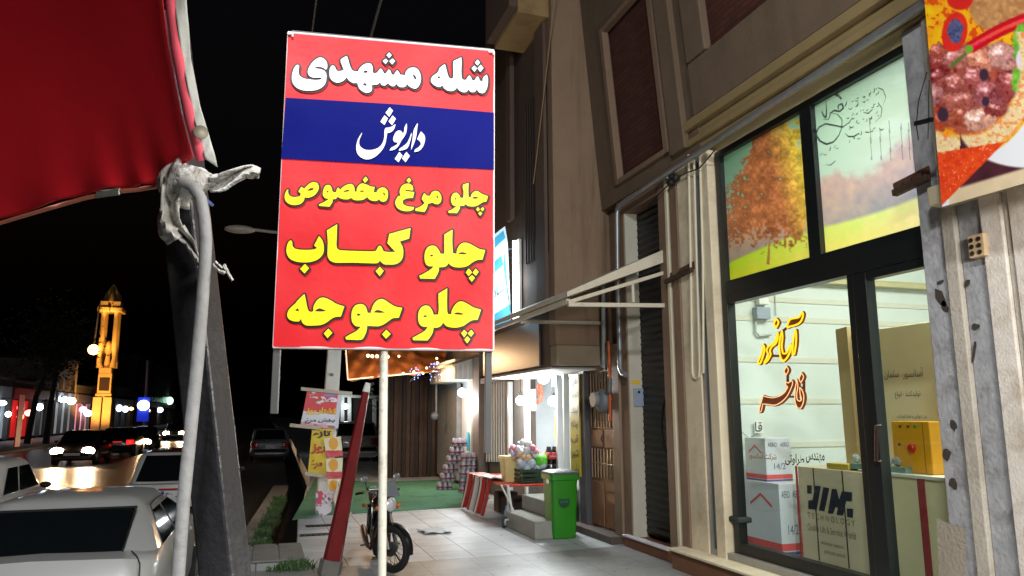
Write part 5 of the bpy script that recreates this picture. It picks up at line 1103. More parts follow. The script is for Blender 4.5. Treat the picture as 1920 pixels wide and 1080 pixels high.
k = MB(); k.box((FX, FYp(983, 780), .0), (FX + .1, FYp(964, 780), zsof)); k.build("front_wall", M("front_wall_grey", (150, 148, 144), .6, var=.2), gs)
k = MB(); y = FYp(1040, 800); k.box((FX + .55, gy0 + .2, .53), (FX + 1.1, gy0 + .8, 1.35)); k.build("counter", M("counter_grey", (150, 160, 164), .5, var=.1), gs, bevel=.01)
k = MB(); k.box((FX + 1.4, gy0 + .5, .53), (FX + 2.0, gy1 + .2, 1.5)); fr = k.build("freezer", M("freezer_white", (214, 220, 222), .4, var=.05), gs, bevel=.02)
for j in range(3):
    k = MB(); z = 1.0 + j * .42; k.box((FX + 2.2, gy0 - .1, z), (FX + 2.58, gy1 + .4, z + .025)); sh_ = k.build("shelf", m_alu, gs)
    for c_ in range(7):
        k = MB(); y = gy0 - .02 + c_ * .23; k.box((FX + 2.25, y, z + .027), (FX + 2.45, y + rnd.uniform(.12, .19), z + rnd.uniform(.2, .34)))
        k.build("packet", M("packet_%s" % "abcdefg"[(c_ + j * 3) % 7], ((200, 60, 60), (230, 190, 60), (70, 120, 180), (90, 160, 80), (220, 120, 60), (210, 210, 215), (160, 80, 140))[(c_ + j * 3) % 7], .5, var=.2), sh_)
def board(name, lab, px0, px1, py0, py1, x, col, txt, tcol, cat, n=1, emit=None, fa=True):
    t = thing(name, lab, cat, PX((px0 + px1) / 2, py1, x)); y0, y1 = FYp(px1, (py0 + py1) / 2, x), FYp(px0, (py0 + py1) / 2, x); z1, z0 = FZp((px0 + px1) / 2, py0, x), FZp((px0 + px1) / 2, py1, x)
    k = MB(); k.box((x, y0, z0), (x + .025, y1, z1)); k.build("board", M(name + "_" + "".join(w[0] for w in lab.split()[:4]) + "_face", col, .5, var=.1, emit=emit, es=.3 if emit else 0), t)
    k = MB(); h = (z1 - z0) / n
    for i in range(n):
        za, zb = z1 - h * (i + .18), z1 - h * (i + .82); xx = x - .004
        text(k, txt[i % len(txt)], (xx, y1 - (y1 - y0) * .12, za), (xx, y0 + (y1 - y0) * .12, za), (xx, y0 + (y1 - y0) * .12, zb), (xx, y1 - (y1 - y0) * .12, zb), bold=.02, fa=fa)
    k.build("board_lettering", M("board_ink_" + "".join(w[0] for w in lab.split()[:4]), tcol, .6, var=0), t); return t
board("price_board", "tall yellow board with black Persian lettering left of the brown door", 1069, 1086, 702, 892, FX - .05, (176, 158, 30), ["نان", "تخم مرغ", "لبنیات", "نوشابه", "آب", "شیر", "ماست"], (52, 46, 20), "sign", 7)
board("narrow_board", "narrow pale board with small dark lettering beside the grocery door", 996, 1002, 730, 770, FX - .1, (176, 196, 204), ["شیر", "پنیر"], (60, 70, 90), "sign", 2)
board("narrow_board", "pale blue upright card hanging at the top of the grocery door", 1035, 1043, 700, 724, FX - .1, (170, 206, 220), ["یخ", "آب"], (40, 60, 90), "sign", 2)
board("yellow_strip_sign", "lime yellow strip sign hanging inside the lit grocery door", 1040, 1047, 772, 822, FX + .2, (206, 214, 60), ["ارزان", "نان"], (60, 110, 50), "sign", 2)
t = thing("snack_string", "red and orange snack packets hanging in the grocery doorway", "snacks", PX(1012, 735, FX + .15)); k = MB()
for j in range(10):
    c0 = PX(1011 + rnd.uniform(-6, 6), 722 + j * 3.4, FX + .15); k.ball(c0, (.02, .06, .05), 6, 5, Matrix.Rotation(rnd.uniform(-.6, .6), 3, 'X'))
k.split("packet", M("snack_red", (226, 78, 50), .35, var=.5, scale=16), t)
k = MB(); a = PX(1011, 700, FX + .15); k.tube([a, PX(1012, 755, FX + .15)], .004, 5); k.build("string", m_black, t)
for (px, py, x, lab, pw) in ((1019, 708, FX - .12, "round glowing bulb hanging highest at the grocery front", 95), (976, 751, FX - .2, "round glowing bulb hanging left of the white grocery posts", 66), (1037, 752, FX + .05, "round glowing bulb hanging low inside the grocery door", 70)):
    c0 = PX(px, py, x); t = thing("hanging_bulb", lab, "bulb", c0, "bulbs hanging at the grocery")
    k = MB(); k.ball(c0, .085 if px != 1019 else .105, 14, 10); k.build("globe", emitter("bulb_white", (246, 252, 255), 14), t, smooth=60)
    k = MB(); k.tube([c0 + Vector((0, 0, .09)), c0 + Vector((0, 0, .15))], .03, 8); k.tube([c0 + Vector((0, 0, .15)), (c0.x, c0.y, zsof - .02)], .006, 5); k.build("lampholder", m_black, t)
    lamp("bulb_light", 'POINT', c0 + Vector((-.14, -.08, -.02)), pw, (.92, .98, 1), .1)
lamp("grocery_inside_light", 'AREA', (FX + 1.2, (gy0 + gy1) / 2, zsof - .05), 28, (.94, .99, 1), .9, .9, aim=(FX + 1.2, (gy0 + gy1) / 2, 0))
# steps
t = thing("concrete_steps", "two pale concrete steps up to the grocery beside the green bin", "steps", (4.2, 10.6, 0))
p0, p1 = PZ(1003, 1013), PZ(972, 986)
zst1 = .2
k = MB(); k.box((p0.x, p0.y, .002), (p0.x + .5, p1.y, .24)); k.build("step", M("step_concrete", (150, 150, 142), .75, var=.2, scale=8, bump=.4, dirt=(116, 112, 104), dirt_amt=.6), t, bevel=.015)
k = MB(); k.box((p0.x + .3, p0.y + .3, .242), (p0.x + .72, p1.y + .1, .46)); k.build("step", M("step_concrete", (176, 176, 168)), t, bevel=.015)
# green wheelie bin
bp = PZ(1063, 1012); bx = thing("waste_bin", "bright green plastic waste bin with a dark lid beside the brown door", "bin", bp)
d_ = .36
k = MB(); h = .88; wt, wb = .40, .33
def rr(cx, cy, w_, z, r=.05, n=5):
    out = []
    for q, (sx, sy) in enumerate(((1, 1), (-1, 1), (-1, -1), (1, -1))):
        for i in range(n): a = math.pi / 2 * (q + i / (n - 1)); out.append((cx + sx * (w_ / 2 - r) + r * math.cos(a), cy + sy * (w_ / 2 - r) + r * math.sin(a), z))
    return out
cx_, cy_ = bp.x, bp.y + .22
k.loft([rr(cx_, cy_, wb, .012), rr(cx_, cy_, wb + .02, .1), rr(cx_, cy_, wt - .01, h - .1), rr(cx_, cy_, wt + .03, h - .09), rr(cx_, cy_, wt + .03, h - .02)]); body = k.build("bin_body", M("bin_green", (40, 132, 18), .45, var=.12, scale=5, bump=.05), bx, smooth=35)
k = MB(); k.loft([rr(cx_, cy_, wt + .05, h - .018), rr(cx_, cy_, wt + .03, h + .01), rr(cx_, cy_, wt - .1, h + .035)]); k.build("lid", M("bin_lid", (78, 92, 84), .5, var=.2), bx, smooth=35)
k = MB(); k.lathe([(.085, 0), (.085, .003)], (cx_ - .02, cy_ - wb / 2 - .022, .5), (0, -1, .06), 20); em = k.build("emblem", M("emblem_green", (20, 74, 44), .5, var=.3, scale=40), body)
em.scale = (1, 1, 1)
k = MB(); text(k, "شهرداری", (cx_ - .08, cy_ - wb / 2 - .034, .53), (cx_ + .04, cy_ - wb / 2 - .034, .53), (cx_ + .04, cy_ - wb / 2 - .03, .48), (cx_ - .08, cy_ - wb / 2 - .03, .48)); k.build("emblem_lettering", M("emblem_pale", (90, 150, 110), .5, var=0), body)
for s in (-1, 1): k = MB(); k.lathe([(.06, 0), (.06, .03)], (cx_ + s * .15, cy_ + .17, .06), (s, 0, 0), 14); k.build("wheel", m_black, bx)
k = MB(); k.box((cx_ - .235, cy_ - .1, .74), (cx_ - .205, cy_ - .06, .8)); k.build("paper_label", m_white, bx)
# produce table
tb = thing("goods_table", "low goods table with a red and white striped cloth before the grocery", "table", (3.9, 12.3, 0))
tx0, tx1, ty0, ty1, tz = 3.62, 4.42, 11.35, 13.6, .6
k = MB(); k.box((tx0, ty0, tz - .03), (tx1, ty1, tz)); k.build("tabletop", M("table_red", (206, 62, 44), .5, var=.2), tb, bevel=.006)
for (x, y) in ((tx0 + .05, ty0 + .05), (tx0 + .05, ty1 - .05), (tx1 - .05, ty0 + .05), (tx1 - .05, ty1 - .05)): k = MB(); k.tube([(x, y, .003), (x, y, tz - .032)], .02, 8); k.build("leg", m_alu, tb)
nst = 11
for col, par, nm in ((M("cloth_red", (178, 44, 36), .8, var=.2), 0, "cloth_red_stripes"), (M("cloth_white", (222, 218, 208), .8, var=.1), 1, "cloth_white_stripes")):
    k = MB()
    for i in range(nst):
        if i % 2 != par: continue
        y0, y1 = ty0 + .75 + 1.6 * i / nst, ty0 + .75 + 1.6 * (i + 1) / nst
        k.grid(lambda u, v, y0=y0, y1=y1: (tx0 - .02 - .12 * (1 - v) ** 1.5 - .03 * math.sin(i * 2.1 + u * 3), y0 + (y1 - y0) * u, .05 + (tz + .03 - .05) * v), 3, 6)
        k.quad((tx0 - .02, y0, tz + .03), (tx0 - .02, y1, tz + .03), (tx0 + .3, y1, tz + .03), (tx0 + .3, y0, tz + .03))
    k.build("cloth_stripe", col, tb, smooth=60)
k = MB(); k.grid(lambda u, v: (tx0 - .04 + .45 * u, ty0 + .7 + .5 * v, tz + .05 + .02 * math.sin(u * 9)), 6, 4); k.build("white_cover", m_white, tb, solid=.02)
def gthing(name, lab, cat, px, py, y, grp=None): p = PY(px, py, y); return thing(name, lab, cat, p, grp), p
t, p = gthing("plastic_tub", "pale yellow square tub standing on the goods table", "tub", 957, 905, 12.0)
k = MB(); s = .14; z0 = tz + .001; k.loft([rr(p.x, 12.0, .24, z0, .03), rr(p.x, 12.0, .3, z0 + .36, .03), rr(p.x, 12.0, .34, z0 + .365, .03), rr(p.x, 12.0, .34, z0 + .41, .03)]); k.build("tub_body", M("tub_yellow", (222, 204, 140), .4, var=.12), t, smooth=35)
t, p = gthing("produce_crate", "dark green slatted crate of clear bags on the goods table", "crate", 999, 905, 11.7)
k = MB(); cw = .26
k.box((p.x - cw, 11.5, z0), (p.x + cw, 11.9, z0 + .02))
for i in range(3):
    z = z0 + .03 + i * .07
    for y in (11.5, 11.885): k.box((p.x - cw, y, z), (p.x + cw, y + .015, z + .045))
    for x in (p.x - cw, p.x + cw - .015): k.box((x, 11.516, z), (x + .015, 11.884, z + .045))
for x in (p.x - cw - .004, p.x - .02, p.x + cw - .03): k.box((x, 11.492, z0), (x + .035, 11.499, z0 + .23))
k.build("crate_body", M("crate_green", (36, 62, 44), .5, var=.3), t)
k = MB()
for j in range(16): k.ball((p.x + rnd.uniform(-.2, .2), 11.7 + rnd.uniform(-.14, .14), z0 + .22 + rnd.uniform(0, .1)), (rnd.uniform(.05, .09),) * 3, 8, 6)
k.build("clear_bag", M("bag_clear", (188, 206, 224), .15, var=.4, scale=30, bump=.5), t, smooth=70)
t, p = gthing("ball_bag", "large clear bag of pink, white and green play balls above the crate", "ball bag", 985, 870, 11.7)
cols = [(226, 160, 178), (232, 232, 232), (232, 190, 140), (180, 200, 222), (226, 140, 158), (236, 236, 230)]
for i, c_ in enumerate(cols):
    k = MB()
    for j in range(9):
        a = rnd.uniform(0, 6.28); r = .17 * math.sqrt(rnd.random()); k.ball((p.x - .03 + r * math.cos(a) * 1.15, 11.68 + rnd.uniform(-.14, .1), z0 + .47 + r * math.sin(a) * 1.0), .052, 10, 8)
    k.split("play_ball", M("ball_%s" % "abcdef"[i], c_, .3, var=.1), t, smooth=70)
k = MB(); k.ball((p.x + .24, 11.6, z0 + .34), .125, 16, 12); k.build("green_ball", M("ball_green", (96, 190, 62), .3, var=.1), t, smooth=70)
def cola(lab, px, zb):
    p = PY(px, 880, 11.55); t = thing("drink_pack", lab, "drink pack", (p.x, 11.55, zb), "packs of dark drink bottles")
    k = MB()
    for i in range(2):
        for j in range(2): k.lathe([(.045, .0), (.048, .1), (.048, .17), (.02, .25), (.018, .28)], (p.x - .05 + .1 * i, 11.5 + .1 * j, zb + .001), n=10)
    k.build("bottles", M("cola_dark", (32, 18, 18), .15, var=.2), t, smooth=50)
    k = MB(); k.box((p.x - .102, 11.447, zb + .08), (p.x + .102, 11.655, zb + .19)); k.build("red_wrap", M("cola_red", (176, 34, 44), .3, var=.3, scale=20), t, bevel=.02)
    k = MB(); text(k, "نوشابه", (p.x - .08, 11.443, zb + .16), (p.x + .08, 11.443, zb + .16), (p.x + .08, 11.443, zb + .11), (p.x - .08, 11.443, zb + .11)); k.build("wrap_lettering", m_white, t)
cola("dark drink bottles in red wrap, lower pack behind the green bin", 1034, tz + .001); cola("dark drink bottles in red wrap, upper pack of the two", 1035, tz + .285)
t, p = gthing("hand_trolley", "folded white hand trolley with small wheels in front of the goods table", "trolley", 957, 985, 11.2)
k = MB(); k.tube([(p.x - .04, 11.2, .62), (p.x + .03, 11.15, .12)], .018, 6); k.tube([(p.x - .14, 11.22, .62), (p.x + .1, 11.15, .12)], .012, 6); k.tube([(p.x - .12, 11.1, .12), (p.x + .16, 11.1, .12)], .014, 6); k.build("frame", m_white, t)
for dx, dy in ((-.13, -.05), (.13, -.05), (.02, -.12)): k = MB(); k.lathe([(.03, -.018), (.085, -.018), (.085, .018), (.03, .018)], (p.x + dx, 11.15 + dy, .09), (.8, -.6, 0), 16); w_ = k.build("wheel", M("trolley_wheel", (60, 66, 66), .5, var=.3), t); k = MB(); k.lathe([(.05, -.022), (.05, .022)], (p.x + dx, 11.15 + dy, .09), (.8, -.6, 0), 12); k.build("hub", m_alu, w_)
t, p = gthing("jerrycan_row", "dark boxes and bottles pushed under the goods table", "boxes", 995, 960, 12.1)
k = MB()
for i in range(4): k.box((3.95 + .0, 11.6 + i * .4, .003), (4.3, 11.9 + i * .4, .28 + .06 * (i % 2)))
k.build("box_body", M("underbox_dark", (66, 54, 46), .7, var=.4), t, bevel=.01)
k = MB()
for i in range(3): k.lathe([(.04, .003), (.045, .14), (.02, .2), (.02, .24)], (3.78, 11.5 + i * .16, .0), n=8)
k.build("bottle_body", M("bottle_blue", (120, 170, 210), .2, var=.5, scale=20), t, smooth=50)
# leaning packs of bottled goods in wrap
def pack(lab, px, y, h, lean, n):
    p = PZ(px, 925); t = thing("bottle_pack_stack", lab, "pack stack", (p.x, y, 0), "wrapped bottle packs stacked by the lit doorway")
    for i in range(n):
        k = MB(); z = .003 + h * i / n; x = p.x + lean * i / n
        for j in range(3):
            for q in range(2): k.lathe([(.05, 0), (.055, .02), (.052, h / n * .75), (.03, h / n * .98)], (x - .11 + .11 * j, y - .06 + .12 * q, z), n=8)
        k.build("bottle_pack", M("pack_wrap", (150, 142, 150), .2, var=.8, scale=14, bump=.4), t, smooth=50)
        k = MB(); k.box((x - .17, y - .125, z + h / n * .3), (x + .17, y + .125, z + h / n * .5)); k.build("label_band", M("pack_label_red", (110, 50, 58), .4, var=.5, scale=30), t, bevel=.02)
pack("taller wrapped bottle pack stack leaning to the right in the lit doorway", 846, 16.9, 1.15, .42, 6); pack("shorter wrapped bottle pack stack standing by the white post", 876, 16.2, .85, .06, 5)

# ------------------------------------------------------------------ low side building beyond the grocery
YL0, YL1 = 13.4, 20.3
sb = thing("low_shop_row", "low grey brown shop row with barred window and bright doorway", "building", (FX, 17, 0))
k = MB(); k.box((FX + .12, YL0, 0), (FX + .3, YL1, 3.4)); k.build("front_wall", M("row_wall", (112, 100, 92), .8, var=.3, scale=4, dirt=(70, 60, 54), dirt_amt=.6), sb)
def fpan(name, px0, px1, py0, py1, x0, x1, mat, par, ref=780):
    k = MB(); k.box((x0, FYp(px1, ref), FZp((px0 + px1) / 2, py1)), (x1, FYp(px0, ref), FZp((px0 + px1) / 2, py0))); return k.build(name, mat, par, bevel=.004)
wb = fpan("window", 908, 950, 706, 866, FX + .06, FX + .119, M("curtain_grey", (150, 144, 136), .7, var=.2, scale=12), sb)
k = MB()
for i in range(9): px = 911 + i * 4.6; y = FYp(px, 780); k.tube([(FX + .02, y, FZp(px, 866)), (FX + .02, y, FZp(px, 704))], .016, 6)
k.build("window_bars", M("bars_white", (206, 200, 190), .5, var=.1), wb)
wt_ = fpan("window", 926, 952, 690, 706, FX + .04, FX + .119, M("transom_grey", (116, 120, 120), .4, var=.2), sb)
k = MB()
for px in (926, 938, 951): y = FYp(px, 780); k.box((FX - .02, y - .04, FZp(px, 709)), (FX + .039, y + .04, FZp(px, 686)))
k.build("window_frame", m_alu, wt_)
fpan("post", 894, 906, 660, 905, FX - .1, FX + .11, M("post_brown", (108, 90, 80), .7, var=.25), sb); fpan("post", 951, 956, 690, 880, FX - .02, FX + .11, M("post_brown", (108, 90, 80)), sb)
fpan("fascia_beam", 905, 960, 706, 716, FX - .08, FX + .05, M("beam_maroon", (92, 58, 52), .7, var=.2), sb)
dw = fpan("doorway", 864, 886, 715, 905, FX + .02, FX + .119, M("doorway_white", (226, 232, 236), .6, var=.05), sb)
fpan("door_edge", 886, 889, 700, 905, FX - .08, FX + .02, m_cream, sb); fpan("curtain", 822, 858, 715, 895, FX - .02, FX + .1, M("curtain_pale", (148, 148, 150), .8, var=.3, scale=6), sb)
k = MB(); k.box((FX - .5, FYp(893, 690), FZp(870, 716)), (FX + .1, FYp(842, 690), FZp(870, 679))); cb_ = k.build("cooler_box", M("cooler_cream", (206, 204, 198), .6, var=.2), sb, bevel=.01)
k = MB(); y0, y1 = FYp(893, 690), FYp(842, 690)
for i in range(5): x = FX - .45 + i * .12; k.box((x, y0 - .012, FZp(890, 712)), (x + .03, y0 - .001, FZp(890, 684)))
for i in range(5): y = y0 + .1 + (y1 - y0 - .2) * i / 4; k.box((FX - .512, y - .02, FZp(870, 712)), (FX - .501, y + .02, FZp(870, 684)))
k.build("cooler_grille", m_alu, cb_)
k = MB(); ya = FYp(905, 690); k.hexa([(FX - .7, ya, 2.75), (FX + .1, ya, 3.0), (FX + .1, YL1, 3.0), (FX - .7, YL1, 2.75), (FX - .7, ya, 2.8), (FX + .1, ya, 3.06), (FX + .1, YL1, 3.06), (FX - .7, YL1, 2.8)]); k.build("lean_to_roof", M("roof_timber", (104, 82, 66), .8, var=.3), sb)
k = MB(); y = FYp(888, 830); k.box((FX - .14, y, FZp(888, 845)), (FX - .1, y + .09, FZp(888, 810))); k.build("blue_strip", M("strip_blue", (70, 176, 206), .4, var=.1), sb)
c0 = PX(866, 736, FX - .3); t = thing("hanging_bulb", "glowing white bulb over the bright doorway of the low shop row", "bulb", c0)
k = MB(); k.ball(c0, .1, 14, 10); k.build("globe", emitter("bulb_white", (246, 252, 255), 14), t, smooth=60); k = MB(); k.tube([c0 + Vector((0, 0, .1)), c0 + Vector((0, 0, .2))], .03, 8); k.build("lampholder", m_black, t)
lamp("doorway_light", 'POINT', c0 + Vector((-.05, -.05, -.26)), 80, (.9, .97, 1), .1)
# dark plank stall under the brown awning
YS = 20.6
st = thing("plank_stall", "dark plank market stall with shuttered boards under the brown awning", "stall", (3.4, YS, 0))
xs0, xs1 = PY(722, 800, YS).x, FX + .1
for i in range(13):
    xa = xs0 + (xs1 - xs0) * i / 13; xb = xs0 + (xs1 - xs0) * (i + 1) / 13 - .015
    k = MB(); k.box((xa, YS + .03 * (i % 2), .003), (xb, YS + .06 + .03 * (i % 2), 2.75)); k.build("plank", M("plank_%s" % "abc"[i % 3], ((58, 40, 30), (42, 31, 26), (70, 49, 37))[i % 3], .8, var=.4, scale=5, dirt=(36, 26, 22), dirt_amt=.6), st)
t = thing("plastic_awning", "sagging brown plastic awning sheet lit by warm party bulbs", "awning", PY(740, 690, 18.6))
def aw(u, v):
    px = 652 + 186 * u; pyb = 712 - 18 * u; pyt = 640; y = 18.2 + 1.6 * v; p = PY(px, pyb + (pyt - pyb) * v + 3 * math.sin(u * 11) * (1 - v) + 2 * math.sin(u * 31 + v * 6), y); p.y += .1 * math.sin(u * 14 + v * 3) + .05 * math.sin(u * 37 - v * 9) + .04 * math.sin(v * 21 + u * 17); return p
k = MB(); k.grid(aw, 70, 20); k.build("sheet", M("awning_brown", (150, 92, 52), .3, var=.35, scale=4, bump=.6, bscale=7), t, smooth=80, solid=.01)
k = MB(); k.tube([PY(652, 712, 18.2), PY(838, 694, 18.2)], .02, 6); k.tube([PY(648, 655, 18.2), PY(652, 712, 18.2)], .02, 6); k.build("awning_rod", m_white, t)
t = thing("party_bulb_string", "string of warm party bulbs under the brown awning", "lights", PY(700, 668, 18))
k = MB(); pts = [(690, 667), (698, 668), (707, 668), (717, 669), (727, 669), (776, 697), (793, 700), (819, 672), (820, 680), (756, 700), (748, 668), (800, 690)]
for (x, y) in pts: k.ball(PY(x, y, 17.95), .042 if x < 730 else .03, 8, 6)
k.build("bulbs", emitter("party_warm", (255, 206, 150), 5), t)
k = MB(); k.tube([PY(x, y - 2, 17.96) for x, y in pts[:5]], .006, 5); k.build("wire", m_black, t)
lamp("party_light", 'POINT', PY(712, 672, 17.2), 120, (1, .62, .32), .2); lamp("party_light", 'POINT', PY(812, 690, 17.2), 70, (1, .57, .28), .15)
t = thing("blue_light_string", "cluster of tiny blue white fairy lights hanging at the awning corner", "lights", PY(810, 705, 17.8))
k = MB()
for j in range(46):
    u = rnd.random(); x, y = (770 + 24 * rnd.random(), 712 - 26 * u + rnd.uniform(-4, 4)) if j < 14 else (806 + 30 * rnd.random(), 716 - 36 * u + rnd.uniform(-3, 3)); x += (1 - u) * -4
    k.ball(PY(x, y, 17.8), .013, 5, 4)
k.build("bulbs", emitter("fairy_blue", (150, 170, 255), 4), t)
k = MB(); k.tube([PY(768, 716, 17.82), PY(794, 690, 17.82), PY(815, 705, 17.82), PY(838, 690, 17.82)], .006, 5); k.build("wire", m_black, t)
t = thing("wall_tap", "small grey pipe fitting on the post of the plank stall", "pipe fitting", PY(818, 775, 19)); k = MB(); k.tube([PY(818, 700, 19), PY(818, 775, 19)], .03, 6); k.ball(PY(815, 780, 19), .11, 10, 6); k.build("fitting_body", M("fitting_grey", (96, 104, 108), .5, var=.2), t)

# ------------------------------------------------------------------ lamp post with posters, red post, motorbike
YP = PZ(606, 962).y
lp = thing("street_lamp", "tall pale street lamp post carrying posters at the edge of the green turf", "street lamp", PZ(606, 962))
pb = PZ(606, 962); w0 = .25
k = MB(); k.loft([[(pb.x - .13, YP - .1, .02), (pb.x + .13, YP - .1, .02), (pb.x + .13, YP + .1, .02), (pb.x - .13, YP + .1, .02)], [(pb.x + .06, YP - .08, 5.2), (pb.x + .28, YP - .08, 5.2), (pb.x + .28, YP + .08, 5.2), (pb.x + .06, YP + .08, 5.2)]]); k.build("post", M("post_white", (208, 208, 200), .6, var=.12, dirt=(130, 124, 112), dirt_amt=.6, dscale=3), lp, bevel=.012)
k = MB(); ca = PY(622, 700, YP - .115); k.box((ca.x - .03, YP - .125, ca.z - .05), (ca.x + .03, YP - .085, ca.z + .0)); k.build("hatch", M("hatch_grey", (110, 108, 100), .6, var=.2), lp)
h0 = PY(428, 430, YP); h1 = PY(520, 436, YP)
k = MB(); k.tube([(pb.x + .17, YP, 5.15), Vector((h1.x + .2, YP, h1.z - .02)), h1, PY(470, 430, YP)], .028, 8); k.build("arm", M("arm_grey", (128, 124, 116), .5, var=.2), lp, smooth=40)
k = MB(); c0 = PY(450, 430, YP); k.ball(c0, (.27, .1, .075), 14, 8); k.build("lamp_head", M("lamp_head_grey", (140, 132, 120), .5, var=.2), lp, smooth=60)
def poster(name, lab, cs, y, colfn, texts, bars=(), cat="poster", parent=None):
    t = thing(name, lab, cat, PY(cs[3][0], cs[3][1], y))
    P = lambda x, yy: PY(x, yy, y)
    print_sheet("printed_face", P, cs, 30, 36, colfn, print_mat("poster_print", 0, .4), t)
    for i, (s, q, col, b_) in enumerate(texts):
        k = MB(); text(k, s, *[PY(x, yy, y - .012) for x, yy in q], bold=b_); k.build("poster_lettering", M("poster_ink_%s_%s_%s" % col, col, .5, var=0), t)
    k = MB()
    for (x0, y0, x1, y1) in bars: k.beam(PY(x0, y0, y - .02), PY(x1, y1, y - .02), .05, .06)
    if bars: k.split("wooden_bar", M("bar_wood", (188, 178, 158), .7, var=.2), t, bevel=.006)
    return t
YQ = YP - .3
def pc(px, py):
    v = (py - 727) / 76.0 - (px - 605) * .0016; c = np.zeros(px.shape + (3,)); n = fbm(px, py, 8, 4)
    c[...] = (214, 44, 52); c = np.where((v > .62)[..., None], np.array([222, 222, 232]), c); c = np.where((v > .9)[..., None], np.array([226, 160, 170]) - 60 * (n > .55)[..., None], c)
    c = np.where((px > 634 + (py - 735) * -.1)[..., None], np.array([206, 210, 224]), c); bl = np.hypot((px - 620) / 13, (py - 737) / 8) < 1; c = np.where(bl[..., None], np.array([150, 110, 170]), c); return c
poster("hanging_poster", "red and white Persian poultry poster hung between wooden bars on the lamp post", [(577, 727), (642, 736), (634, 803), (563, 800)], YQ, pc,
       [("مرغ", [(577, 732), (634, 740), (631, 762), (575, 758)], (232, 232, 240), .05), ("کشتار روز", [(575, 763), (632, 765), (630, 779), (573, 778)], (238, 206, 40), .05), ("پخش مرغ", [(573, 784), (629, 784), (627, 795), (571, 794)], (44, 48, 96), .04)],
       [(564, 729, 660, 738), (543, 797, 602, 803)])
def py_(px, py): n = fbm(px, py, 9, 2); return np.stack([214 + 20 * n, 184 + 20 * n, 30 + 20 * n], -1)
poster("yellow_poster", "yellow Persian poster with red lettering hung under the poultry poster", [(585, 806), (624, 804), (612, 890), (577, 888)], YQ + .05, py_,
       [("تازه", [(588, 808), (621, 806), (619, 821), (587, 822)], (60, 34, 40), .05), ("روز", [(585, 832), (612, 832), (610, 850), (583, 852)], (190, 60, 40), .05), ("مرغ", [(583, 862), (606, 862), (603, 880), (581, 882)], (180, 36, 40), .05)], [(571, 888, 612, 893)])
def pm(px, py): n = fbm(px, py, 7, 12); v = ((py - 818) % 40) / 40.0; c = np.stack([226 + 0 * n, 216 + 10 * n, 170 + 30 * n], -1); c = np.where((v > .66)[..., None], np.array([206, 70, 80]) + 60 * (n[..., None] - .4), c); c = np.where((np.hypot((px - 625) / 9, (v - .34) * 3.4) < 1)[..., None], np.array([226, 160, 50]), c); return c
for i, (cs, lab) in enumerate((([(607, 823), (639, 818), (643, 855), (612, 858)], "cream packet card with a red base, topmost on the lamp post"), ([(611, 861), (643, 858), (641, 893), (612, 895)], "cream packet card with a pink base, middle one on the lamp post"), ([(614, 896), (640, 894), (636, 918), (615, 920)], "short cream packet card, lowest on the lamp post"))):
    t = poster("packet_card", lab, cs, YQ + .02 - .04 * i, pm, []); t["group"] = "packet cards on the lamp post"
def pg(px, py): n = fbm(px, py, 10, 31); n2 = fbm(px, py, 6, 3); c = np.stack([214 + 0 * n, 206 + 0 * n, 212 + 0 * n], -1); c = np.where((n > .56)[..., None], np.array([206, 70, 100]), c); return np.where((n2 < .36)[..., None], np.array([104, 110, 122]), c)
poster("torn_poster", "torn white and pink poster leaning at the foot of the lamp post", [(592, 922), (632, 916), (620, 960), (592, 978)], YQ - .05, pg, [])
t = thing("wrapped_bundle", "crumpled pale wrapping lying behind the red post", "wrapping", PZ(640, 972)); k = MB(); pz = PZ(640, 972)
k.grid(lambda u, v: (pz.x - .12 + .26 * u + .03 * math.sin(v * 9), pz.y + .1 * math.sin(u * 3.1) + .03 * math.sin(u * 13 + v * 7), .004 + (.62 - .3 * u) * v), 12, 12); k.build("wrapping_sheet", M("wrap_tan", (190, 176, 156), .6, var=.2, bump=.5), t, smooth=70, solid=.01)
YR = PZ(615, 1079).y
rp = thing("red_post", "dark red tapered post leaning to the right in front of the posters", "post", PZ(615, 1079))
k = MB(); a = PY(618, 1070, YR); b = PY(686, 735, YR); k.tube([(a.x, YR, .01), b], [.105, .042], 8); k.build("post_shaft", M("post_red", (116, 24, 26), .4, var=.3, scale=8, dirt=(90, 26, 24), dirt_amt=.6, dscale=5), rp, smooth=25)
k = MB(); k.tube([b, PY(690, 718, YR)], [.043, .03], 8); k.build("post_tip", m_white, rp); k = MB(); k.tube([(a.x - .01, YR, .006), (a.x + .02, YR, .16)], [.125, .12], 8); k.build("post_socket", M("socket_grey", (110, 108, 102), .6, var=.3), rp, smooth=25)
t = thing("leaf_spray", "dark strips of greenery tied at the top of the red post", "plant", PY(697, 725, YR)); k = MB()
for j in range(10): a_ = PY(690 + rnd.uniform(-3, 3), 722 + j * 4, YR); b2 = PY(700 + rnd.uniform(-4, 10), 715 + j * 6 + rnd.uniform(-4, 4), YR); k.add([a_, b2, b2 + Vector((.02, .02, -.03))], [(0, 1, 2)])
k.build("leaves", M("dark_leaf", (60, 74, 62), .5, var=.4), t)

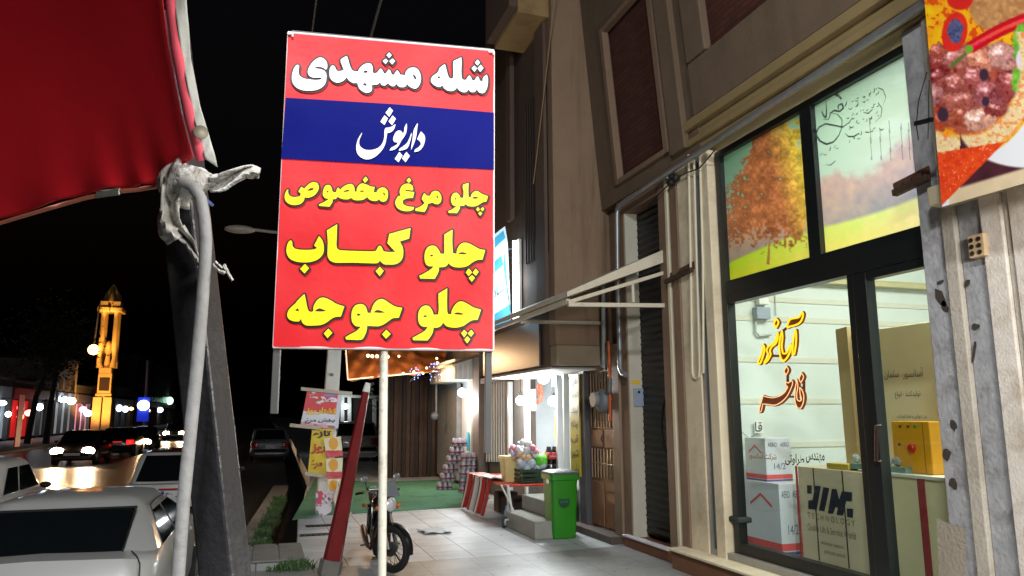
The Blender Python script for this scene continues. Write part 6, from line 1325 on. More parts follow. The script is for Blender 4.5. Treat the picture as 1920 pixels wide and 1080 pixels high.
# motorbike (local: forward +x)
mb_ = thing("motorbike", "black motorbike parked on the pale tiles with its front wheel turned", "motorbike", (0, 0, 0))
m_tyre = M("tyre", (24, 24, 25), .8, var=.2, bump=.3); m_chr = M("chrome", (190, 192, 196), .2, metal=.9, var=.1); m_bk = M("bike_black", (22, 20, 22), .3, var=.2); m_eng = M("engine_grey", (70, 66, 64), .5, metal=.4, var=.3); m_or = M("indicator_orange", (220, 110, 30), .3, var=.1)
STE = math.radians(40); SP = Vector((.47, 0, 0)); SR = Matrix.Rotation(STE, 3, 'Z')
def stf(p): return SP + SR @ (Vector(p) - SP)
def bb(mb, name, mat, par=mb_, steer=False, **kw):
    if steer: mb.v = [stf(p) for p in mb.v]
    return mb.build(name, mat, par, **kw)
def wheel(cx, steer):
    k = MB(); R = .245
    k.tube([(cx + R * math.cos(a), 0, .295 + R * math.sin(a)) for a in np.linspace(0, 2 * math.pi, 36, endpoint=False)], .048, 10, closed=True); wl = bb(k, "wheel", m_tyre, steer=steer, smooth=60)
    k = MB(); k.tube([(cx + .2 * math.cos(a), 0, .295 + .2 * math.sin(a)) for a in np.linspace(0, 2 * math.pi, 32, endpoint=False)], .013, 6, closed=True); bb(k, "rim", m_chr, wl, steer, smooth=60)
    k = MB()
    for j in range(18): a = 2 * math.pi * j / 18; k.tube([(cx + .04 * math.cos(a + .5), .03 * (-1) ** j, .295 + .04 * math.sin(a + .5)), (cx + .2 * math.cos(a), 0, .295 + .2 * math.sin(a))], .0028, 4, cap=False)
    k.lathe([(.045, -.05), (.045, .05)], (cx, 0, .295), (0, 1, 0), 14); k.lathe([(.09, -.02), (.09, .01)], (cx, -.03, .295), (0, 1, 0), 18); bb(k, "hub", m_eng, wl, steer)
wheel(.64, True); wheel(-.62, False)
k = MB()
for a0, cx, st_ in ((.1, .64, True),):
    k.loft([[(cx + r * math.cos(a), w_, .295 + r * math.sin(a)) for r, w_ in ((.31, -.05), (.325, 0), (.31, .05), (.30, 0))] for a in np.linspace(-.15, 2.5, 14)])
bb(k, "front_mudguard", m_bk, steer=True, smooth=50)
k = MB(); k.loft([[(-.62 + r * math.cos(a), w_, .295 + r * math.sin(a)) for r, w_ in ((.32, -.06), (.34, 0), (.32, .06), (.31, 0))] for a in np.linspace(.6, 3.3, 14)]); bb(k, "rear_mudguard", m_bk, smooth=50)
k = MB()
for s in (-1, 1): k.tube([(.64, s * .075, .295), (.47, s * .075, .80), (.45, s * .075, .88)], [.026, .022, .022], 8)
bb(k, "fork", m_chr, steer=True, smooth=40)
k = MB(); k.tube([(.36, .36, .98), (.40, .2, 1.0), (.45, .06, .92), (.45, -.06, .92), (.40, -.2, 1.0), (.36, -.36, .98)], .012, 8); bars = bb(k, "handlebar", m_chr, steer=True, smooth=40)
for s in (-1, 1):
    k = MB(); k.tube([(.375, s * .27, .988), (.358, s * .38, .978)], .018, 8); bb(k, "grip", m_bk, bars, True)
    k = MB(); k.tube([(.39, s * .22, 1.0), (.40, s * .27, 1.12)], .006, 6); bb(k, "mirror_stem", m_bk, bars, True)
    k = MB(); k.ball((.40, s * .29, 1.15), (.018, .06, .042), 12, 8); bb(k, "mirror", M("mirror_back", (150, 156, 160), .2, metal=.5, var=.1), bars, True, smooth=60)
    k = MB(); k.tube([(.54, s * .06, .8), (.54, s * .16, .8)], .01, 6); k.ball((.55, s * .18, .8), (.04, .035, .03), 10, 6); bb(k, "indicator", m_or, steer=True, smooth=50)
    k = MB(); k.tube([(-.72, s * .05, .68), (-.74, s * .16, .68)], .01, 6); k.ball((-.75, s * .18, .68), (.035, .035, .03), 10, 6); bb(k, "indicator", m_or, smooth=50)
k = MB(); k.lathe([(.03, -.11), (.085, -.05), (.098, .02), (.098, .04)], (.56, 0, .83), (1, 0, 0), 20); hl = bb(k, "headlight", m_bk, steer=True, smooth=50)
k = MB(); k.lathe([(.092, 0), (.07, .025), (0, .035)], (.601, 0, .83), (1, 0, 0), 20); bb(k, "lens", M("lens_clear", (220, 224, 226), .08, var=.05, metal=.3), hl, True, smooth=50)
k = MB(); k.lathe([(.05, 0), (.05, .05)], (.47, .06, .96), (-.3, 0, 1), 14); k.lathe([(.05, 0), (.05, .05)], (.47, -.06, .96), (-.3, 0, 1), 14); bb(k, "gauges", m_bk, steer=True)
k = MB(); k.grid(lambda u, v: (.60 - .10 * v, -.15 + .3 * u, .93 + .17 * v), 6, 4); bb(k, "fly_screen", M("screen_silver", (150, 158, 166), .25, metal=.4, var=.1), steer=True, solid=.01)
k = MB()
secs = [(.36, .05, .10), (.28, .12, .14), (.1, .14, .15), (-.05, .11, .12), (-.14, .06, .08)]
k.loft([[(x, w_ * math.cos(a), .80 + h_ * .8 * math.sin(a)) for a in np.linspace(0, 2 * math.pi, 14, endpoint=False)] for x, w_, h_ in secs]); tk = bb(k, "tank", M("tank_black", (30, 26, 30), .2, var=.1, coat=.5), smooth=60)
k = MB(); k.quad((.24, -.128, .83), (.08, -.141, .83), (.08, -.141, .79), (.24, -.128, .79)); k.quad((.24, .128, .83), (.08, .141, .83), (.08, .141, .79), (.24, .128, .79)); bb(k, "tank_stripe", m_or, tk)
k = MB(); k.loft([[(x, w_ * math.cos(a), z + h_ * math.sin(a)) for a in np.linspace(0, 2 * math.pi, 12, endpoint=False)] for x, z, w_, h_ in ((-.08, .80, .09, .03), (-.15, .81, .13, .05), (-.4, .80, .14, .05), (-.62, .84, .13, .05), (-.76, .86, .10, .03))]); bb(k, "seat", M("seat_vinyl", (30, 30, 34), .5, var=.2), smooth=60)
k = MB(); k.tube([(-.5, -.13, .86), (-.8, -.13, .92), (-.86, 0, .93), (-.8, .13, .92), (-.5, .13, .86)], .012, 6); k.tube([(-.7, -.13, .9), (-.7, .13, .9)], .01, 6); bb(k, "rear_rack", m_chr, smooth=40)
k = MB()
for s in (-1, 1): k.tube([(.45, s * .03, .85), (.3, s * .1, .5), (.1, s * .11, .32), (-.15, s * .11, .33), (-.22, s * .11, .6), (-.7, s * .09, .75)], .017, 8); k.tube([(-.2, s * .1, .36), (-.62, s * .1, .295)], .018, 8); k.tube([(-.62, s * .12, .31), (-.5, s * .12, .72)], [.03, .025], 10)
k.tube([(.45, 0, .78), (-.1, 0, .76)], .022, 8); bb(k, "frame", m_bk, smooth=40)
k = MB(); k.obox((.08, 0, .38), (.30, .22, .22)); k.lathe([(.075, 0), (.085, .05), (.085, .1), (.075, .15), (.06, .2)], (.16, 0, .47), (.35, 0, 1), 14); k.lathe([(.1, -.13), (.1, .13)], (.02, 0, .36), (0, 1, 0), 16); bb(k, "engine", m_eng, bevel=.01)
k = MB(); k.tube([(.26, -.06, .52), (.34, -.1, .40), (.24, -.14, .25), (0, -.16, .24), (-.3, -.17, .27), (-.72, -.18, .34), (-.9, -.18, .37)], [.02, .02, .022, .024, .04, .045, .035], 10); bb(k, "exhaust", M("exhaust_brown", (74, 46, 38), .4, metal=.5, var=.3), smooth=40)
for s in (-1, 1): k = MB(); k.loft([[(x, s * .14, z) for x, z in ((-.1, .72), (-.35, .70), (-.38, .52), (-.14, .48))], [(x, s * .16, z) for x, z in ((-.12, .70), (-.33, .68), (-.36, .54), (-.15, .50))]]); bb(k, "side_cover", m_bk)
k = MB(); k.tube([(0, .1, .28), (.04, .26, .26)], .012, 6); k.tube([(0, -.1, .28), (.04, -.26, .26)], .012, 6); k.tube([(-.02, .12, .26), (-.1, .28, .01)], .012, 6); bb(k, "footrest", m_eng)
k = MB(); k.ball((-.80, 0, .78), (.03, .06, .04), 10, 6); bb(k, "tail_light", M("tail_red", (150, 20, 20), .25, var=.1))
k = MB(); k.quad((.47, -.18, .70), (.44, -.2, .50), (.40, -.2, .50), (.43, -.18, .70)); k.quad((-.84, -.09, .62), (-.84, .09, .62), (-.86, .09, .48), (-.86, -.09, .48)); bb(k, "number_plate", m_white)
fp = PZ(735, 1076); RZ = math.radians(-94); fw_ = Matrix.Rotation(RZ, 3, 'Z') @ stf((.64, 0, 0)) * .86; mb_.scale = (.86, .86, .86); mb_.location = (fp.x - fw_.x, fp.y - fw_.y, .006); mb_.rotation_euler = (math.radians(0), 0, RZ)

# ------------------------------------------------------------------ cars (local: tail at y = 0, nose at y = L, road at z = 0)
m_gl = M("car_glass", (16, 20, 22), .06, var=.1, spec=.6); m_rub = M("rubber_black", (20, 20, 21), .7, var=.15); m_pl = M("plate_white", (206, 208, 210), .5, var=.05)
def make_car(name, label, group, paint, L=4.1, W=1.66, H=1.43, belt=.92, deck=.95, hood=.9, rg=(.62, 1.15), ws=(2.35, 3.05), wr=.50, roofc=None, trunk=True, lights=None, tail=(170, 20, 24), hz=None, plate="۴۶ د ۳۱۵", emit_tail=0.0, detail=True, light_mat=None, edge=.06, rwin=None, near=False):
    t = thing(name, label, "car", (0, 0, 0), group); hw = W / 2
    def sec(y, w_, zb, zs, zt):       # half profile, mirrored
        h = [(0, zb), (w_ * .8, zb), (w_ * .95, zb + .08), (w_, zb + .25), (w_ * 1.0, (zb + zs) / 2 + .05), (w_ * .975, zs - .05), (w_ * .93, zs), (w_ * .7, zt), (0, zt + .015)]
        return [(x, y, z) for x, z in h] + [(-x, y, z) for x, z in h[-2:0:-1]]
    rings = [sec(.0, hw * .86, .32, .74, .76), sec(.04, hw * .93, .24, .84, .87), sec(.16, hw * .97, .2, belt - .01, deck), sec(rg[0], hw * .99, .18, belt, deck + .005), sec(rg[0] + .5, hw, .18, belt, belt + .005), sec((rg[1] + ws[0]) / 2, hw, .18, belt, belt + .005), sec(ws[1] - .1, hw * .99, .18, belt - .01, hood + .04), sec(ws[1] + .25, hw * .98, .18, hood - .06, hood), sec(L - .25, hw * .93, .2, hood - .17, hood - .12), sec(L - .06, hw * .88, .26, .58, .62), sec(L, hw * .8, .34, .5, .52)]
    k = MB(); k.loft(rings); body = k.build("body", paint, t, smooth=50)
    # greenhouse: rounded rings from the belt to the roof
    def gring(z, y0, y1, w_, r, n=6):
        out = []
        for q, (sx, sy) in enumerate(((1, 1), (-1, 1), (-1, -1), (1, -1))):
            for i in range(n): a = math.pi / 2 * (q + i / (n - 1)); out.append((sx * (w_ - r) + r * math.cos(a), (y1 - r if sy > 0 else y0 + r) + r * math.sin(a), z))
        return out
    wb_, wt_ = hw * .93, W * wr * .84
    def at(f): return (belt + (H - edge - belt) * f, rg[0] + (rg[1] - rg[0]) * f, ws[1] + (ws[0] - ws[1]) * f, wb_ + (wt_ - wb_) * f)
    R0 = []
    for f, dr in ((0, 0), (.5, .012), (.9, .02), (1.0, .015)): z, y0, y1, w_ = at(f); R0.append(gring(z - .02, y0, y1, w_ + dr, .13 + .05 * f))
    z, y0, y1, w_ = at(1.0); R0.append(gring(H - edge * .5, y0 + .07, y1 - .07, w_ - .05, .16)); R0.append(gring(H - edge * .13, y0 + .25, y1 - .22, w_ - .2, .2)); R0.append(gring(H, y0 + .5, y1 - .45, w_ - .42, .12))
    k = MB(); k.loft(R0); cab = k.build("cabin", paint, t, smooth=60)
    if roofc is not None:
        k = MB(); k.loft([[(p[0], p[1], p[2] + .004) for p in R0[i]] for i in (4, 5, 6)]); k.build("roof", roofc, t, smooth=60)
    # glazing
    def pane(nm, fn, parent): k = MB(); k.grid(fn, 12, 6); return k.build(nm, m_gl, parent, smooth=60)
    def back(u, v):
        f = .04 + .93 * v; z, y0, y1, w_ = at(f); ww = w_ - .09 - .02 * f if rwin is None else min(rwin, w_ - .05); x = (2 * u - 1) * ww; return (x, y0 - .022 + .04 * (2 * u - 1) ** 4, z)
    def front(u, v):
        f = .06 + .84 * v; z, y0, y1, w_ = at(f); ww = w_ - .09; x = (2 * u - 1) * ww; return (x, y1 + .022 - .04 * (2 * u - 1) ** 4, z)
    pane("rear_window", back, t); pane("windscreen", front, t)
    ym = (at(.5)[1] + at(.5)[2]) / 2 - .02
    for s in (-1, 1):
        for (fa, fb, nm) in ((0, 1, "side_window"), (1, 0, "side_window")):
            def side(u, v, s=s, fa=fa):
                f = .08 + .80 * v; z, y0, y1, w_ = at(f); sl = math.sin(math.pi * min(1, f)) * .016
                if fa == 0: ya, yb = y0 + .26 + .10 * (1 - v), ym - .04
                else: ya, yb = ym + .04, y1 - .17
                return (s * (w_ + .008 + .022 * f ** .8 * (1 if f < .95 else .8)), ya + (yb - ya) * u, z - .02)
            pane(nm, side, t)
    # trim, bumpers, lights, wheels
    k = MB(); k.loft([sec(-.035, hw * .84, .3, .52, .54), sec(-.06, hw * .9, .33, .5, .52), sec(.02, hw * .985, .28, .54, .56), sec(.2, hw * 1.0, .26, .54, .55)]); k.build("rear_bumper", paint, t, smooth=50)
    k = MB(); k.box((-hw * .84, -.075, .40), (hw * .84, -.055, .48)); k.build("bumper_strip", m_rub, t, bevel=.01)
    k = MB(); k.loft([sec(L - .2, hw * .99, .22, .5, .52), sec(L + .02, hw * .86, .26, .48, .5), sec(L + .05, hw * .7, .3, .44, .46)]); k.build("front_bumper", paint, t, smooth=50)
    tm = M("tail_lamp_%d_%d" % (tail[0], int(emit_tail * 10)), tail, .2, var=.15, emit=tail if emit_tail else None, es=emit_tail)
    for s in (-1, 1):
        k = MB(); k.grid(lambda u, v, s=s: (s * (hw * .60 + hw * .37 * u), -.012 + .05 * u ** 3 + .02 * v + (.0 if u < .95 else .05), .62 + .22 * v), 6, 4); k.build("tail_light", tm, t, smooth=60, solid=.03)
        hm = light_mat if light_mat else M("headlamp", (200, 204, 206), .1, var=.05, metal=.3)
        k = MB(); k.ball((s * hw * .68, L - .03, .6), (.25, .1, .15) if light_mat else (.17, .07, .085), 12, 8); k.build("headlight", hm, t, smooth=60)
        k = MB(); k.ball((s * (hw + .09), ws[1] - .42, belt + .03), (.085, .04, .055), 10, 6); k.build("wing_mirror", m_rub, t, smooth=60)
        for y in (.72, L - .78):
            k = MB(); k.lathe([(.12, .0), (.28, -.01), (.30, .03), (.30, .17), (.28, .2)], (s * (hw - .17), y, .30), (s, 0, 0), 22); wl = k.build("wheel", m_rub, t, smooth=50)
            k = MB(); k.lathe([(.0, .19), (.1, .205), (.19, .2), (.2, .18)], (s * (hw - .17), y, .30), (s, 0, 0), 18); k.build("rim", M("rim_grey", (150, 152, 154), .35, metal=.5, var=.15), wl, smooth=40)
        if detail:
            k = MB(); yh = ym + .02
            for dy in (-.18, .78): k.box((s * (hw - .002), yh + dy, belt - .13), (s * (hw + .02), yh + dy + .16, belt - .10))
            k.build("door_handle", paint, t, bevel=.006)
    if near:
        z0_, z1_ = at(.01), at(.995); k = MB(); ww = rwin + .012
        k.tube([(-ww, z0_[1] - .02, z0_[0]), (ww, z0_[1] - .02, z0_[0]), (min(ww, z1_[3] - .03), z1_[1] - .012, z1_[0]), (-min(ww, z1_[3] - .03), z1_[1] - .012, z1_[0])], .011, 6, closed=True); k.build("window_seal", m_rub, t, smooth=40)
        for s in (-1, 1):
            k = MB(); k.tube([(s * .60, rg[0] - .02, deck + .012), (s * .66, rg[0] - .2, deck + .004), (s * .70, .1, deck - .03), (s * .71, .02, .85)], .005, 5); k.build("trunk_seam", m_rub, t)
            k = MB(); pts_ = []
            for f in (.62, .8, .92, .97): z, y0, y1, w_ = at(f); pts_.append((s * (w_ + .026), y0 + .22, z))
            z, y0, y1, w_ = at(.97); pts_ += [(s * (w_ + .026), y0 + .5, z + .01), (s * (w_ + .024), y1 - .3, z)]
            k.tube(pts_, .008, 6); k.build("chrome_strip", M("chrome_trim", (200, 202, 204), .15, metal=.9, var=.05), t, smooth=40)
    pz = .66 if hz is None else hz
    k = MB(); k.box((-.26, -.026, pz - .06), (.26, -.012, pz + .06)); np_ = k.build("number_plate", m_pl, t)
    k = MB(); k.box((-.258, -.03, pz - .055), (-.21, -.027, pz + .055)); k.build("plate_band", M("plate_blue", (30, 60, 150), .5, var=0), np_)
    k = MB(); text(k, plate, (-.19, -.03, pz + .042), (.24, -.03, pz + .042), (.24, -.03, pz - .042), (-.19, -.03, pz - .042), bold=.02, fa=False); k.build("plate_lettering", M("plate_ink", (24, 24, 28), .6, var=0), np_)
    k = MB(); k.box((-.3, L + .045, .42), (.3, L + .058, .52)); k.build("front_plate", m_pl, t); k = MB(); k.box((-.36, L - .01, .55), (.36, L + .02, .63)); k.build("grille", m_rub, t, bevel=.01)
    k = MB(); k.box((-.3, -.03, pz + .075), (.3, .005, pz + .1)); k.build("trunk_trim", tm, t, bevel=.004)
    return t
RD = -.36
def place(t, x, y, rz=0.0): t.location = (x, y, RD + .002); t.rotation_euler = (0, 0, rz); return t
m_pw = M("paint_white", (168, 169, 166), .3, var=.06, scale=3, coat=.6); m_pw2 = M("paint_offwhite", (200, 200, 198), .35, var=.08, coat=.5); m_pdk = M("paint_dark", (34, 26, 24), .3, var=.15, coat=.6); m_psil = M("paint_silver", (120, 122, 126), .35, metal=.3, var=.1, coat=.4)
c1 = make_car("parked_car", "white saloon car parked nearest the kerb with a dark rear window", "cars along the kerb", m_pw, L=4.2, rg=(.42, 1.0), ws=(2.35, 3.2), H=1.4, belt=1.03, deck=1.04, edge=.09, wr=.41, rwin=.52, near=True)
place(c1, -1.49, 6.05)
c2 = make_car("parked_car", "white hatchback with red tail lights and Persian plate ahead behind the hanging rope", "cars along the kerb", m_pw2, L=3.8, rg=(.06, .5), ws=(2.3, 2.95), H=1.43, belt=.93, deck=.9, roofc=M("roof_red_reflection", (120, 52, 44), .25, var=.2, coat=.5), tail=(190, 30, 30), hz=.73)  # dark red reflection is put into the roof colour
place(c2, -1.32, 14.2)
c3 = make_car("parked_car", "white car at the left picture edge showing its side windows", "cars along the kerb", m_pw2, L=4.0, rg=(.5, .95), ws=(2.3, 2.95), H=1.42, belt=.9)
place(c3, -4.3, 12.0)
hl_m = emitter("headlight_glow", (255, 226, 190), 90)
HX = []
def oncoming(lab, px, py, y):
    p = PY(px, py, y); t = make_car("oncoming_car", lab, "oncoming cars with headlights", m_pdk, L=4.0, light_mat=hl_m, detail=False, H=1.42)
    t.location = (p.x, y + 4.0, RD + .002); t.rotation_euler = (0, 0, math.pi); HX.append((p.x, y)); return t
oncoming("dark oncoming car with lit headlights, nearest of the oncoming ones", 137, 832, 35.5)
oncoming("dark oncoming car with lit headlights, behind the nearest one", 254, 816, 46)
oncoming("dark oncoming car with lit headlights, farthest and beside the rope", 327, 800, 66)
c7 = make_car("departing_car", "dark car with faint red tail lights beside the nearest oncoming car", "cars driving away", m_pdk, L=4.0, emit_tail=2.0, tail=(220, 30, 24), detail=False)
p = PY(216, 830, 42); place(c7, p.x, 42)
for (x, y) in HX:
    for s in (-.55, .55): lamp("headlight_beam", 'SPOT', (x + s, y - .15, RD + .6), 800, (1, .6, .3), .08, aim=(x + s, y - 30, RD - .6), spot=70)
c8 = make_car("parked_car", "dark saloon parked far along the kerb left of the poster post", "cars along the kerb", m_psil, L=4.2, tail=(150, 26, 26), detail=False); p = PZ(505, 866, RD); place(c8, p.x, p.y)
c9 = make_car("parked_car", "pale car far behind the lamp post and the red post", "cars along the kerb", m_pw2, L=4.0, detail=False, rg=(.1, .5)); p = PZ(668, 868, 0.0); c9.location = (p.x, p.y, .003)
k = MB()
t = thing("kiosk_frame", "white framed kiosk front far behind the red post", "kiosk", PZ(665, 862)); yk = PZ(665, 862).y + 4.6
for (x0, y0, x1, y1) in ((642, 742, 642, 838), (702, 745, 702, 838), (640, 742, 704, 745), (640, 836, 704, 832), (655, 742, 655, 790)): k.beam(PY(x0, y0, yk), PY(x1, y1, yk), .16, .12)
k.build("frame", m_white, t, bevel=.01)
k = MB(); k.quad(PY(642, 742, yk + .2), PY(702, 745, yk + .2), PY(702, 860, yk + .2), PY(642, 860, yk + .2)); k.build("back_panel", M("kiosk_dark", (40, 34, 32), .6, var=.3), t)
c0 = PY(648, 762, yk - .3); k = MB(); k.ball(c0, .12, 10, 6); k.build("lamp", emitter("kiosk_lamp", (230, 245, 255), 8), t); lamp("kiosk_light", 'POINT', c0 + Vector((0, -.3, 0)), 12, (.9, .97, 1), .1)

# ------------------------------------------------------------------ far side of the street: shops, trees, golden tower
XW = -18.55
def shop_house(lab, px0, px1, ztop, col, front_col, es, goods=(), sign=None, signcol=(200, 200, 200)):
    y0, y1 = PX(px0, 740, XW).y, PX(px1, 740, XW).y; t = thing("shop_house", lab, "building", (XW, (y0 + y1) / 2, -.09)); D = 5
    nm = "".join(w[0] for w in lab.split())
    k = MB(); k.box((XW - D, y0 + .05, -.1), (XW - .35, y1 - .05, ztop)); k.box((XW - .35, y0 + .05, 3.0), (XW, y1 - .05, ztop)); k.build("wall", M("far_wall_" + nm, col, .85, var=.3, scale=2), t)
    k = MB(); k.box((XW - D, y0, ztop + .002), (XW + .15, y1 - .02, ztop + .2)); k.build("roof", M("far_roof", (60, 56, 52), .9, var=.2), t)
    k = MB(); k.box((XW - .34, y0 + .3, .0), (XW - .3, y1 - .3, 2.9)); k.build("shopfront", M("front_" + nm, front_col, .5, var=.7, scale=1.3, emit=front_col, es=es * 2.6), t)
    n = max(2, int((y1 - y0) / 2.2)); k = MB()
    for i in range(n + 1): y = y0 + .15 + (y1 - y0 - .3) * i / n; k.box((XW - .33, y - .12, -.09), (XW + .02, y + .12, 2.98))
    k.split("pier", M("far_pier", (96, 90, 84), .8, var=.2), t)
    k = MB()
    for i in range(n):
        y = y0 + .3 + (y1 - y0 - .6) * (i + .5) / n; k.box((XW - .05, y - .7, 4.0), (XW + .01, y + .7, 5.2))
    if ztop > 5.5: k.split("window", M("far_window", (18, 18, 20), .2, var=.1), t)
    for (py_, pz, r, c_, s_) in goods:
        k = MB(); y = y0 + (y1 - y0) * py_; k.ball((XW + .3, y, pz), (r * .8, r * (.8 + 1.0 * rnd.random()), r * (.5 + .5 * rnd.random())), 10, 6); k.build("lamp", emitter("lampglow_%d_%d_%d" % c_, c_, s_), t, smooth=60)
    if sign:
        k = MB(); k.box((XW + .01, y0 + .4, 3.05), (XW + .12, y1 - .4, 3.85)); sg_ = k.build("sign_board", M("far_sign_" + nm, signcol, .5, var=.15, emit=signcol, es=.12), t)
    return t
WL, RL, PK = (226, 240, 255), (255, 60, 60), (255, 130, 170)
shop_house("low shop with pale front at the left picture edge", -120, 22, 4.4, (70, 64, 60), (120, 130, 140), .35, [(.78, 2.6, .35, WL, 14), (.9, 1.8, .25, WL, 5)], True, (90, 96, 100))
shop_house("shop with glowing red front and red lamps", 23, 64, 4.3, (64, 46, 42), (150, 22, 24), .5, [(.2, 2.3, .3, RL, 9), (.25, 1.6, .3, (255, 110, 70), 9), (.68, 1.9, .5, (255, 170, 140), 5)], True, (120, 24, 28))
shop_house("dim shop with a single white lamp behind the tree trunk", 65, 104, 4.6, (66, 62, 58), (96, 100, 104), .22, [(.1, 2.4, .35, WL, 12)], True, (70, 74, 78))
shop_house("two storey pale house with bright white lamps over its shop", 105, 142, 7.0, (150, 140, 128), (120, 122, 124), .35, [(.2, 3.2, .5, WL, 11), (.62, 3.1, .5, WL, 11)], True, (130, 134, 138))
shop_house("shop with pink and white lit goods beside the golden tower", 143, 172, 4.6, (70, 62, 60), (190, 130, 150), .4, [(.3, 2.3, .5, PK, 6), (.65, 1.9, .5, WL, 5)], True, (80, 74, 76))
shop_house("dark shop row with bluish lit windows right of the tower", 205, 252, 5.2, (58, 52, 48), (60, 66, 72), .25, [(.3, 2.6, .5, (190, 220, 240), 4), (.55, 2.5, .5, (200, 225, 240), 5), (.8, 2.6, .4, (255, 210, 160), 5)], True, (60, 60, 62))
shop_house("dark brown two storey house far along the street", 253, 330, 10.5, (66, 52, 44), (50, 44, 42), .2, [(.2, 2.4, .7, (255, 200, 150), 4), (.5, 2.6, .7, (210, 230, 255), 5), (.75, 4.5, .9, (170, 230, 200), 4)], True, (64, 54, 48))
shop_house("darkest house far along the street beyond the rope", 331, 430, 12, (44, 38, 34), (40, 36, 34), .15, [], None)
def far_tree(lab, px, py_base, h, lean, r, seed):
    p = PZ(px, py_base, -.09); rr_ = random.Random(seed); t = thing("street_tree", lab, "tree", p, "trees on the far pavement")
    k = MB(); k.tube([p, p + Vector((lean * .3, 0, h * .35)), p + Vector((lean, 0, h * .62))], [.2, .16, .1], 8); top = p + Vector((lean, 0, h * .62))
    for j in range(7): a = 6.28 * j / 7; k.tube([top + Vector((0, 0, -.4 * (j % 3))), top + Vector((math.cos(a) * r * .7, math.sin(a) * r * .7, h * .2 + .3 * (j % 2)))], [.06, .02], 5)
    k.build("trunk", M("bark_dark", (58, 48, 40), .9, var=.3), t)
    k = MB()
    for j in range(1500):
        c = top + Vector((rr_.gauss(0, r * .42), rr_.gauss(0, r * .42), h * .2 + rr_.gauss(0, h * .13))); a = rr_.uniform(0, 6.28); b = rr_.uniform(-.8, .8); s = rr_.uniform(.08, .2); u = Vector((math.cos(a), math.sin(a), b)).normalized() * s; v = Vector((-math.sin(a), math.cos(a), rr_.uniform(-.6, .6))).normalized() * s * .6
        k.quad(c - u, c - v, c + u, c + v)
    k.build("crown", M("crown_dark", (44, 50, 34), .8, var=.5, scale=2), t)
far_tree("leaning dark street tree before the red lit shop", 50, 832, 8.5, .9, 2.6, 3); far_tree("upright dark street tree before the dim shop", 86, 832, 7.5, .2, 2.2, 4)
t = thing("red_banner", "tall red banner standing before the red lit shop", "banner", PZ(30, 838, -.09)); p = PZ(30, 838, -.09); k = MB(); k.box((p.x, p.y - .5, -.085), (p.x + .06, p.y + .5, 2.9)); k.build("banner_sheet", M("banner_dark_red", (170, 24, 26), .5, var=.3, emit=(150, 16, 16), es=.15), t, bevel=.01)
# golden tower
YT = 92.0; pt = PY(196, 800, YT); zt0 = -.09
tw = thing("monument_tower", "golden floodlit monument tower with four slim columns and an ornate crown", "tower", (pt.x, YT, zt0))
m_gold = M("tower_stone", (226, 192, 120), .7, var=.2, scale=2)
def TZ(py): return PY(196, py, YT).z
def TX(px): return PY(px, 720, YT).x
x0, x1 = TX(180), TX(216); W_ = x1 - x0; xc = (x0 + x1) / 2
for sx in (-1, 1):
    for sy in (-1, 1):
        k = MB(); k.box((xc + sx * W_ * .26 - .42, YT + sy * W_ * .3 - .55, zt0), (xc + sx * W_ * .26 + .42, YT + sy * W_ * .3 + .55, TZ(745))); k.build("leg", m_gold, tw, bevel=.05)
k = MB(); k.box((xc - W_ * .42, YT - W_ * .42, TZ(745)), (xc + W_ * .42, YT + W_ * .42, TZ(738))); k.box((xc - W_ * .36, YT - W_ * .36, TZ(738)), (xc + W_ * .36, YT + W_ * .36, TZ(700))); k.box((xc - W_ * .36, YT - W_ * .36, TZ(700)), (xc + W_ * .30, YT + W_ * .36, TZ(690))); k.build("base_block", m_gold, tw, bevel=.08)
k = MB(); k.box((xc - .5, YT - W_ * .37, TZ(733)), (xc + .5, YT - W_ * .34, TZ(708))); k.build("arch_niche", M("niche_dark", (60, 40, 24), .8, var=.2), tw)
for sx in (-1, 1):
    for sy in (-1, 1):
        x, y = xc + sx * W_ * .34, YT + sy * W_ * .34
        k = MB(); k.tube([(x, y, TZ(690)), (x + sx * .1, y, TZ(672)), (x, y, TZ(655)), (x, y, TZ(585))], [.32, .2, .26, .24], 10); k.build("column", m_gold, tw, smooth=50)
        k = MB(); k.box((x - .6, y - .6, TZ(586)), (x + .6, y + .6, TZ(578))); k.box((x - .38, y - .38, TZ(578)), (x + .38, y + .38, TZ(566))); k.build("capital", m_gold, tw, bevel=.06)
k = MB(); k.tube([(xc, YT, TZ(690)), (xc, YT, TZ(668)), (xc, YT, TZ(640))], [.4, .25, .1], 8); k.ball((xc, YT, TZ(652)), (.45, .45, .8), 10, 8); k.build("inner_shaft", m_gold, tw, smooth=50)
k = MB()
for sx in (-1, 1):
    k.tube([(xc + sx * W_ * .36, YT, TZ(568)), (xc + sx * W_ * .30, YT, TZ(556)), (xc + sx * W_ * .14, YT, TZ(545)), (xc, YT, TZ(533))], [.34, .32, .26, .12], 8)
    k.tube([(xc, YT + sx * W_ * .36, TZ(568)), (xc, YT + sx * W_ * .25, TZ(552)), (xc, YT, TZ(536))], [.34, .28, .12], 8)
k.ball((xc, YT, TZ(562)), (.45, .45, .8), 10, 8); k.build("crown", m_gold, tw, smooth=50)
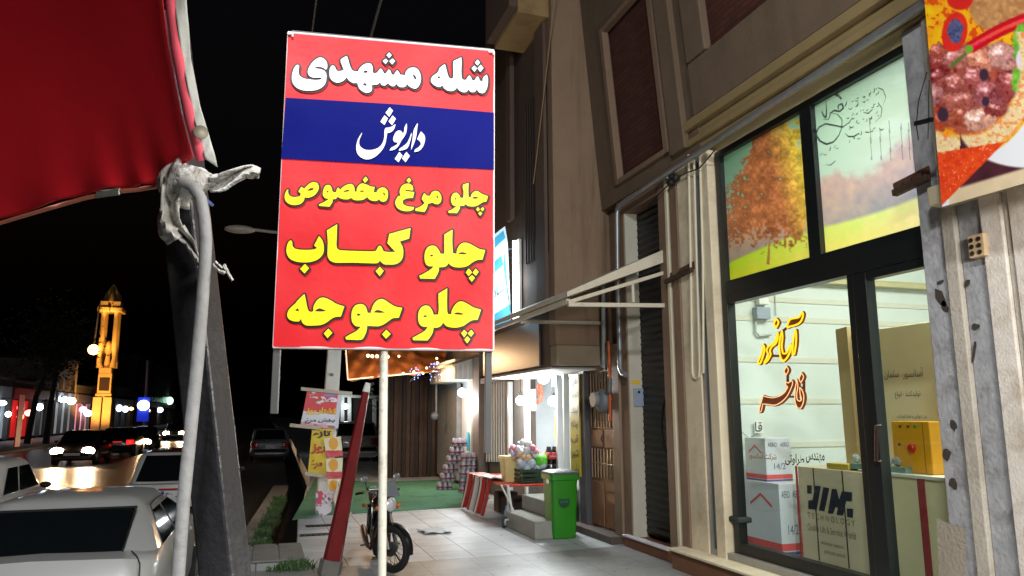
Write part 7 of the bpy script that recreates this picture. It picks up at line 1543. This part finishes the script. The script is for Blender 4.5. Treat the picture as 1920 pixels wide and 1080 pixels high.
k = MB(); k.ball((TX(178), YT - 2.2, TZ(659)), .55, 10, 8); k.build("floodlight", emitter("flood_orange", (255, 180, 90), 14), tw, smooth=60); k = MB(); k.tube([(TX(178), YT - 2.2, TZ(656)), (TX(182), YT - 2.2, TZ(575))], .09, 6); k.build("floodlight_mast", m_galv, tw)
for (dx, dy, z, aimz, pw) in ((0, -7, zt0 + 1, TZ(710), 4200), (-2, -3.2, TZ(690), TZ(560), 800), (2, -3.2, TZ(690), TZ(560), 800), (0, -2.2, TZ(600), TZ(560), 260)):
    lamp("tower_flood", 'SPOT', (xc + dx, YT + dy, z), pw, (1, .5, .13), .3, aim=(xc, YT, aimz), spot=80)
for (dx, dz) in ((-1.3, 688), (1.2, 688), (-.9, 742), (1.4, 676)): pass
# poles and small lamps along the street
t = thing("street_pole", "slim grey pole with a blue lit box sign at its foot", "pole", PZ(270, 806, -.09)); p = PY(272, 806, 75); k = MB(); k.tube([(p.x, 75, RD), PY(277, 676, 75)], [.16, .09], 8); k.build("pole", M("pole_grey", (130, 124, 122), .6, var=.1), t, smooth=40)
k = MB(); a = PY(260, 745, 74.6); b = PY(278, 790, 74.6); k.box((a.x, 74.4, b.z), (b.x, 74.7, a.z)); k.build("sign_box", M("sign_box_blue", (30, 50, 170), .5, var=.1, emit=(24, 44, 190), es=.7), t)
k = MB(); k.ball(PY(269, 760, 74.2), (.5, .2, .45), 10, 6); k.build("sign_lamp", emitter("sign_lamp_white", (220, 236, 255), 10), t); t.location = (p.x, 75, RD)
for ch in t.children: ch.data.transform(Matrix.Translation(OFF[t] - Vector((p.x, 75, RD))))
def cable(lab, px, z, r=.012):
    a = PZ(px, 62, z); k = MB(); k.tube([(a.x, -3, z + .1), (a.x, a.y, z), (a.x, 30, z - .25), (a.x, 60, z + .1)], r, 6); o = k.build("overhead_cable", M("cable_grey", (70, 70, 72), .6, var=.1), None); tag(o, lab, "cable")
cable("thin overhead cable above the left part of the menu banner", 585, 6.5); cable("thin overhead cable above the middle of the menu banner", 697, 5.6, .014)
bpy.context.view_layer.update()
